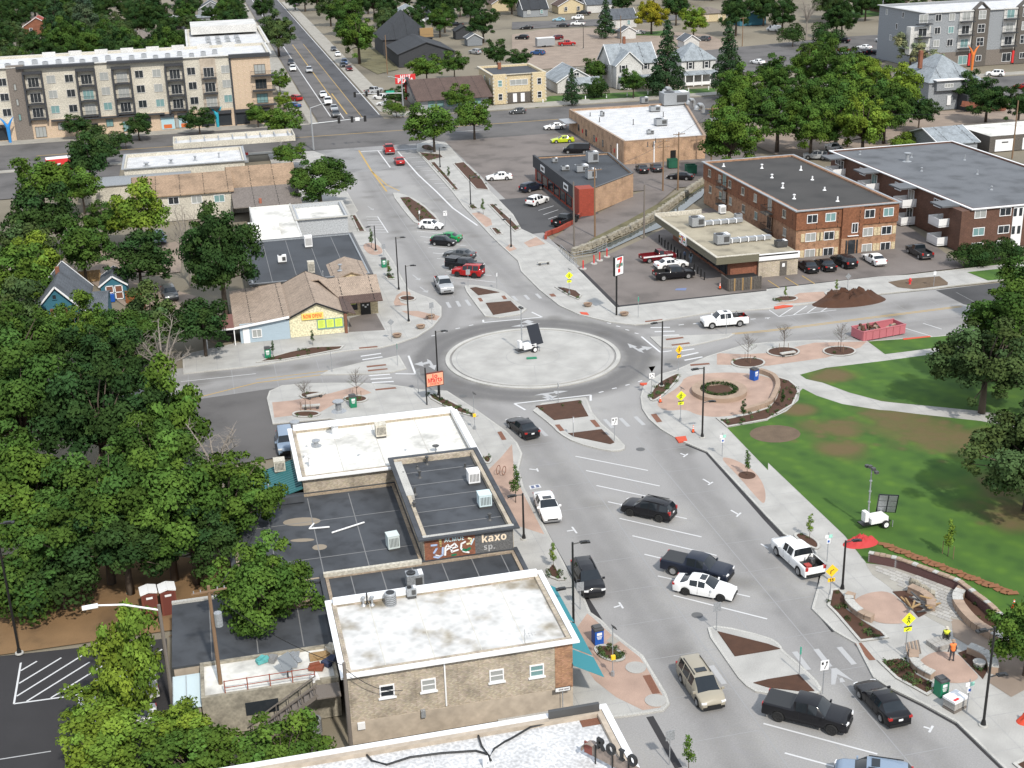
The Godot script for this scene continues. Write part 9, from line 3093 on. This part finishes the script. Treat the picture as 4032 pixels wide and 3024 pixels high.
	light_trailer("white light trailer with four flood lamps on the lawn",V(17.71,50.77),0.1,true,0.13,Basis(Vector3.UP,-0.5)*Basis(Vector3.RIGHT,-1.1))
	ob(K(0,0.06,0),K(1.2,0.1,0.5),M.bin_green,"ramp_board",tag(thing("ground_board","green board lying beside the roundabout trailer","board",v3(V(-0.33,0.73),0.1),-0.15),""))
	var t:=store_sign(v3(V(14.29,-11.37),6.8),0.55,1.7,2.5,false)
	var s:=st()
	post(s,K(0,-6.7,-0.3),7.6,0.12)
	fin(s,M.blk,"pole",t)
	t=thing("restaurant_sign","orange restaurant sign lettered Jo Marts in red","sign",v3(V(-13.22,10.62),0.12),0.15)
	ob(K(-0.5,2.6,0),K(2.0,1.55,0.3),plain(C(0.12,0.03,0.02)),"cabinet",t)
	ob(K(-0.5,2.6,0.16),K(1.85,1.4,0.03),plain(C(0.75,0.35,0.22)),"face",t)
	words("Jo",M.sign_red,t,K(-0.5,3.0,0.19),0.5)
	words("Marts",M.sign_red,t,K(-0.5,2.55,0.19),0.5,Basis(),"lettering",0.01,true,1.6)
	words("ORIENT",plain(C(0.65,0.1,0.06)),t,K(-0.5,2.12,0.19),0.25)
	s=st()
	post(s,Vector3.ZERO,2.0,0.09)
	post(s,K(-1.7,-0.1,0.6),4.4,0.08)
	fin(s,M.blk,"pole",t)
	bin_box("blue and yellow litter bin by the leafless sapling",V(21.69,15.08),0.4,M.bin_blue,M.sign_amber)
	bin_box("blue litter bin by the oval planter",V(-10.89,61.97),0.1,M.bin_blue,M.bin_blue)
	bin_box("green litter bin with a red flank beside the paver pallet",V(9.9,74.79),0.15,M.bin_green,M.sign_red)
	bin_box("green litter bin before the clapboard wing",V(-30.56,-9.09),0,M.bin_green,M.bin_green)
	bin_box("green litter bin beside the kerb tree of the north street",V(-11.4,-43.7),0,M.bin_green,M.bin_green)
	bin_box("green litter bin on the pink pavement by the restaurant",V(-22.63,9.61),0.1,M.bin_green,M.rust)
	bowl("tan bowl at the market corner kerb",V(-11.01,-14.31),0.6)
	bowl("pale bowl beside the diamond sign",V(-14.44,-11.83),0.6)
	bowl("bowl below the teardrop bed",V(11.67,-16.31),0.6)
	bowl("bowl at the foot of the store pole sign",V(15.02,-11.13),0.6)
	bowl("small bowl on the pink market corner",V(-9.06,-18.06),0.6)
	bench("bench beside the oval ring of the west street",V(-26.39,5.78),0.25)
	bench("bench by the leafless restaurant sapling",V(-27.07,8.91),-0.1)
	bench("bench before the ring of the east street",V(28.47,9.15),0.1)
	bench("dark legged bench at the canal corner",V(11.21,-37.25),0.1)
	cone("cone leaning at the end of the mulch bed by the yield sign",V(9.5,18.26))
	cone("striped cone on the pavement before the twin headed lamp",V(9.97,26.95))
	cone("cone on the lawn behind the brick wall",V(21.16,66.08))
	cone("cone at the timber bin enclosure",V(31.01,-18.23))
	cone("cone beside the red dumpster",V(39.66,5.22))
	heap("mulch_heap","large brown mulch heap dumped on the east street",V(44.8,-7.64),K(5.2,1.7,2.2),M.mulch,"mulch heap")
	heap("net_heap","crumpled red plastic netting on the pavement edge",V(14.95,53.36),K(1.6,0.8,0.9),plain(C(0.42,0.035,0.035)),"netting",0.13)
	heap("net_heap","red tarpaulin heap at the lower frame edge",V(13.74,79.04),K(0.7,0.6,0.5),plain(C(0.5,0.05,0.02)),"tarpaulin",0.13)
	t=thing("safety_netting","strip of orange safety netting fallen along the brick wall","netting",v3(V(16.7,54.09),0.16))
	for i in 30:
		ob(v3(V(16.7,54.09).lerp(V(22.29,64.05),i/29.0)-V(16.7,54.09),0.04+0.05*(i%2))+K(0,0,0.15*(i%4)),K(0.9,0.025,0.5),plain(C(0.2,0.085,0.035)),"net_fold",t,Basis(Vector3.UP,-0.6+0.4*(i%4)))
	t=thing("fire_hydrant","red fire hydrant in the bare patch","hydrant",v3(V(55.95,-11.91),0.13))
	s=st()
	lathe(s,Vector3.ZERO,[Vector2(0.2,0),Vector2(0.14,0.08),Vector2(0.14,0.6),Vector2(0.2,0.62),Vector2(0.13,0.8),Vector2(0.001,0.88)],12)
	tube(s,[K(-0.26,0.45,0),K(0.26,0.45,0)],0.08,0.08,8)
	fin(s,M.sign_red,"body",t)
	t=thing("bike_rack","pair of rust red ring bicycle racks","bike rack",v3(V(-11.35,31.03),0.12),0.9)
	for k in 2:
		s=st()
		var p:=[]
		for i in 17:
			p.append(K(cos(TAU*i/16)*0.42,0.5+sin(TAU*i/16)*0.42,k*0.6))
		tube(s,p,0.035,0.035,6)
		fin(s,M.rust,"ring",t)
	toilet("portable toilet beside the dirt yard hedge, its roof slightly lower",V(-43.37,48.67))
	toilet("portable toilet standing nearer the long black roof",V(-41.95,48.63))
	signal_mast("traffic signal mast at the fuel canopy corner",V(-12.6,-137.3),8.9,0.0,11.5)
	signal_mast("traffic signal mast at the pizza corner",V(12,-170.8),8.9,PI,11.5)
	utility_pole("utility pole with transformers at the warehouse corner",V(59.8,-94.5),11,0.1,2,2)
	utility_pole("utility pole between the shop and warehouse",V(43.5,-76.4),9.2,0.1,2,0)
	utility_pole("utility pole beside the black coupe",V(46.3,-76.3),10.3,0.1,1,0)
	utility_pole("grey metal pole at the canal mouth",V(18.3,-45.9),10,0.1,0,0,M.grey_wood)
	utility_pole("leaning wooden pole in the alley",V(22.9,-50.1),11,0.1,1,0)
	utility_pole("grey pole beside the canal",V(29.9,-46.9),8.5,0.1,0,0,M.grey_wood)
	utility_pole("utility pole before the dirt yard trees",V(91.4,-100.4),7.5,0.1,1,1)
	utility_pole("pole beside the white roll doors",V(114.9,-79),11,0.1,0,0)
	utility_pole("pole before the charcoal house",V(19.1,-244.3),11,0.1,0,0)
	utility_pole("orange brown utility pole at the junk roof",V(-38.28,63.99),10.5,0.1,1,1)
	utility_pole("weathered pole against the tan building corner",V(-30.31,70.14),7,0.1,0,0,M.grey_wood)
	utility_pole("old street light pole behind the lime tree",V(-41.66,62.9),9,0.1,0,0,M.grey_wood)
	utility_pole("pole beside the slate roofed house",V(101.7,-280.8),9,0.1,0,0)
	utility_pole("tall pale pole at the car park verge",V(188.6,-268.6),11,0.1,0,0,M.galv)
	utility_pole("pole near the white work van",V(134.7,-257.9),9,0.1,1,0)
	cable("overhead_wire","wire from the warehouse pole to the shop pole",v3(V(59.8,-94.5),10.5),v3(V(43.5,-76.4),8.8))
	cable("overhead_wire","wire from the shop pole to the leaning alley pole",v3(V(43.5,-76.4),8.6),v3(V(22.9,-50.1),10.5))
	cable("overhead_wire","long wire passing over the brown apartments",v3(V(59.8,-94.5),10),v3(V(91.4,-100.4),7))
	cable("overhead_wire","wire over the pale apartment roof",v3(V(91.4,-100.4),7),v3(V(114.9,-79),9))
	cable("overhead_wire","wire from the junk roof pole to the tan building",v3(V(-38.28,63.99),10),v3(V(-30.31,70.14),6.8))
	cable("overhead_wire","wire crossing the dusty black roof",v3(V(-38.28,63.99),9.6),v3(V(-33.35,37.32),3.5))
	cable("overhead_wire","cable dropping past the tan wall to the white roof",v3(V(-30.31,70.14),6.6),v3(V(-26.64,70.07),4.2))
	cable("overhead_wire","wire over the charcoal houses",v3(V(19.1,-244.3),10.5),v3(V(101.7,-280.8),8.5))
	t=thing("pizza_sign","red pole sign lettered HUT PIZZA in white","sign",v3(V(16.8,-196.2)))
	s=st()
	post(s,Vector3.ZERO,4.5,0.25)
	fin(s,M.sign_red,"pole",t)
	ob(K(0,5.2,0),K(5.2,2.3,0.4),M.sign_red,"cabinet",t)
	words("HUT",M.wht,t,K(0,5.7,0.22),1.0)
	words("PIZZA",M.wht,t,K(0,4.85,0.22),1.1)
	t=thing("paver_pallet","pallet of grey pavers under a white printed bag","pallet",v3(V(10.02,76.36),0.13),0.35)
	ob(K(0,0.07,0),K(1.3,0.14,1.0),M.grey_wood,"pallet",t)
	for i in 9:
		ob(K(-0.42+(i%3)*0.42,0.3+int(i/3)*0.19,0),K(0.4,0.17,0.95),M.flag_b,"paver",t)
	ob(K(0,0.84,0),K(1.35,0.16,1.05),M.wht,"bag",t)
	ob(K(-0.3,0.925,0.3),K(0.5,0.01,0.2),M.sign_red,"print",t)
	t=thing("paver_stack","open stack of grey pavers by the crouching worker","pavers",v3(V(13.13,69.42),0.14),0.2)
	for i in 16:
		ob(K(-0.6+(i%4)*0.42,0.1+int(i/8)*0.19,-0.5+(int(i/4)%2)*0.6),K(0.4,0.17,0.56),M.flag_b,"paver",t)
	t=thing("wooden_pallet","wooden pallet leaning by the curved seat wall","pallet",v3(V(10.58,69.73),0.14),0.1)
	for i in 8:
		ob(K(-0.5+i*0.15,0.5,0),K(0.1,1.0,0.04),M.grey_wood if i%2 else M.tan_stone,"slat",t,Basis(Vector3.RIGHT,-0.5))
	t=thing("rubble_heap","rubble stones piled behind the curved stone seat","rubble",v3(V(15.77,61.97),0.3))
	for i in 26:
		ob(v3(V(15.45,60.94).lerp(V(16,63.33),(i%13)/13.0)-V(15.77,61.97),0.1+0.25*int(i/13)),K(0.4,0.3,0.35),M.limestone,"stone",t,Basis(K(0.3,1,0.2).normalized(),i*1.3))
	t=thing("timber_offcuts","timber offcuts and tools thrown in the mulch pit","timber",v3(V(14.36,64.11),0.2))
	for i in 12:
		ob(K(sin(i*2.1)*0.9,0.1+0.05*i,cos(i*1.7)*0.7),K(1.3,0.06,0.14),M.fence_wood if i%3 else M.dark_metal,"board",t,Basis(K(0.1,1,0.1).normalized(),i*0.9))
	t=thing("bucket_planter","white bucket planter in the triangular mulch bed","planter",v3(V(14.3,72.42),0.15))
	s=st()
	lathe(s,Vector3.ZERO,[Vector2(0.36,0),Vector2(0.45,0.4),Vector2(0.36,0.4),Vector2(0.001,0.36)],14)
	fin(s,M.kerb,"tub",t)
	sculpture("orange wing shaped sculpture on the apartment corner",V(169.7,-182.7),plain(C(0.6,0.16,0.03)),7)
	sculpture("blue spear sculpture before the apartment corner",V(-77.2,-171.7),plain(C(0.02,0.2,0.5)),6)
	sculpture("turquoise bird sculpture at the apartment entrance",V(-31.3,-173.8),plain(C(0.02,0.3,0.4)),5)
	for i in 9:
		bollard("white fence post before the white houses",V(48+i*5.6,-177.2-i*0.35),M.wht,0.9,"white posts before the white houses",0.14)
	for q in [["grey signal post with an amber button box by the restaurant bed",V(-11.24,19.62)],["grey solar post with an amber box by the oval planter",V(-11.12,66.4)]]:
		t=sign_post("signal_post",q[0],q[1],4.0)
		ob(K(0,1.6,0.1),K(0.3,0.32,0.2),M.sign_amber,"button_box",t)
		ob(K(0.1,4.0,0),K(0.4,0.04,0.4),M.blk,"solar_panel",t,Basis(Vector3.BACK,-0.7))
		post_part(t,0.0,0.3)
func toilet(label:String,at:Vector2):
	var t:=thing("portable_toilet",label,"portable toilet",v3(at),0.12)
	ob(K(0,1.05,-0.6),K(1.2,2.1,1.2),plain(C(0.16,0.045,0.03),0.6),"cabin",t)
	ob(K(0,1.05,0.015),K(0.9,1.9,0.04),plain(C(0.13,0.035,0.025),0.6),"door",t)
	for k in [-1,1]:
		ob(K(k*0.32,2.22,-0.6),K(0.68,0.14,1.3),M.wht,"roof",t,Basis(Vector3.BACK,-k*0.25))
	ob(K(0,1.75,0.04),K(0.5,0.18,0.02),M.wht,"label_plate",t)
func sculpture(label:String,at:Vector2,m:Material,h:float):
	var t:=thing("sculpture",label,"sculpture",v3(at,0.1))
	var s:=st()
	post(s,Vector3.ZERO,h*0.6,0.3,0.45,8)
	fin(s,m,"stem",t)
	for k in [-1,1]:
		s=st()
		tube(s,[K(0,h*0.55,0),K(k*0.8,h*0.8,0),K(k*h*0.25,h*0.95,0)],0.4,0.05,6)
		fin(s,m,"wing",t)
func skin(bones:Array,cell:float) -> ArrayMesh:
	var lo:=Vector3.ONE*9
	var hi:=-lo
	for b in bones:
		for p in [b[0],b[1]]:
			lo=lo.min(p-Vector3.ONE*0.26)
			hi=hi.max(p+Vector3.ONE*0.26)
	var n:=Vector3i(((hi-lo)/cell).ceil())+Vector3i.ONE
	var f:=PackedFloat32Array()
	f.resize(n.x*n.y*n.z)
	for i in f.size():
		var p:=lo+K(i%n.x,(i/n.x)%n.y,i/(n.x*n.y))*cell
		var sum:=0.0
		for b in bones:
			var ab:Vector3=b[1]-b[0]
			var t:=clampf((p-b[0]).dot(ab)/ab.length_squared(),0.0,1.0)
			sum+=exp(-((p-b[0]-ab*t).length()-lerpf(b[2],b[3],t))*45.0)
		f[i]=-log(maxf(sum,1e-30))/45.0
	var st_:=[1,n.x,n.x*n.y]
	var vert:={}
	var s:=SurfaceTool.new()
	s.begin(Mesh.PRIMITIVE_TRIANGLES)
	var at:=func(c:int) -> Vector3:
		if not vert.has(c):
			var m:=Vector3.ZERO
			var k:=0
			for e in 12:
				var ax:int=e/4
				var u:int=st_[(ax+1)%3]*(e & 1)+st_[(ax+2)%3]*((e >> 1) & 1)
				var a:float=f[c+u]
				var b:float=f[c+u+st_[ax]]
				if (a<0)!=(b<0):
					var q:int=c+u
					var p:=K(q%n.x,(q/n.x)%n.y,q/(n.x*n.y))
					p[ax]+=a/(a-b)
					m+=p
					k+=1
			vert[c]=lo+m/maxi(k,1)*cell
		return vert[c]
	for i in range(st_[2]+st_[1]+1,f.size()-st_[2]-st_[1]-1):
		for ax in 3:
			if (f[i]<0)!=(f[i+st_[ax]]<0):
				var u:int=st_[(ax+1)%3]
				var w:int=st_[(ax+2)%3]
				var q:=[at.call(i-u-w),at.call(i-w),at.call(i),at.call(i-u)]
				if f[i]<0:
					q.reverse()
				quad(s,q[0],q[1],q[2],q[3])
	s.generate_normals()
	return s.commit()
func person(label:String,at:Vector2,turn:float,crouch:bool,cloth:Material,vest:Material,hat:Material,base:=0.14):
	var t:=thing("person",label,"person",v3(at,base),turn)
	var d:=-0.42 if crouch else 0.0
	var lean:=K(0,0,0.3 if crouch else 0.03)
	var hip_:=K(0,0.94+d,-0.12 if crouch else 0.0)
	var neck:=hip_+K(0,0.5,0)+lean
	var legs:=[]
	var arms:=[[neck+K(0,-0.02,0),neck+K(0,0.09,0),0.055,0.05]]
	var vests:=[[hip_+K(0,0.06,0),neck+K(0,-0.14,0),0.155,0.16],[neck+K(-0.15,-0.08,0),neck+K(0.15,-0.08,0),0.085,0.085]]
	for k in [-1.0,1.0]:
		var h:=hip_+K(k*0.09,0,0)
		var knee:=K(k*0.12,0.48,0.3) if crouch else K(k*0.11,0.5,0.03)
		var foot:=K(k*0.12,0.07,0.02+0.05*k)
		legs.append_array([[h,knee,0.1,0.068],[knee,foot,0.066,0.045],[foot,foot+K(0,-0.03,0.16),0.045,0.035]])
		var sh:=neck+K(k*0.2,-0.08,0)
		var el:=sh+(K(k*0.05,-0.2,0.2) if crouch else K(k*0.07,-0.29,-0.02))
		var ha:=el+(K(-k*0.06,-0.14,0.2) if crouch else K(0.0,-0.24,0.08))
		arms.append_array([[sh,el,0.055,0.045],[el,ha,0.045,0.032]])
		for i in 5:
			var r:=ha+K(-0.02+i*0.012,-0.01,0)
			arms.append([r,r+K((i-2)*0.008,-0.085+absf(i-2)*0.012,0.03),0.013,0.009])
	put(skin(arms+legs+vests,0.03),cloth,"body",t)
	for v in vests:
		v[2]+=0.022
		v[3]+=0.022
	put(skin(vests,0.03),vest,"vest",t)
	var hd:=neck+K(0,0.2,0)+lean*0.25
	put(skin([[hd+K(0,-0.05,0.01),hd+K(0,0.04,0),0.085,0.095],[hd+K(0,-0.01,0.09),hd+K(0,-0.03,0.105),0.016,0.018],[hd+K(-0.1,0,0),hd+K(0.1,0,0),0.02,0.02]],0.02),plain(C(0.4,0.24,0.17)),"head",t)
	var s:=st()
	lathe(s,hd+K(0,0.035,0),[Vector2(0.17,0),Vector2(0.12,0.02),Vector2(0.11,0.09),Vector2(0.001,0.14)],14)
	fin(s,hat,"hat",t)
func people():
	var y:=plain(C(0.6,0.66,0.05))
	person("worker in an orange vest and straw hat standing on the pink plaza",V(12.81,71.3),PI*0.95,false,plain(C(0.06,0.055,0.06)),plain(C(0.8,0.2,0.05)),M.tan_stone)
	person("crouching worker in a black jacket and yellow vest laying flagstones",V(13.82,68.81),-0.6,true,plain(G(0.02)),y,M.cream_render)
	person("person in dark clothes standing at the store bollards",V(31.25,-32.61),1.0,false,plain(G(0.03)),plain(C(0.08,0.12,0.2)),M.blk,0.02)
	person("second person in pale trousers beside the store glazing",V(31.91,-31.74),-1.0,false,plain(C(0.2,0.25,0.3)),plain(G(0.02)),M.dark_metal,0.02)
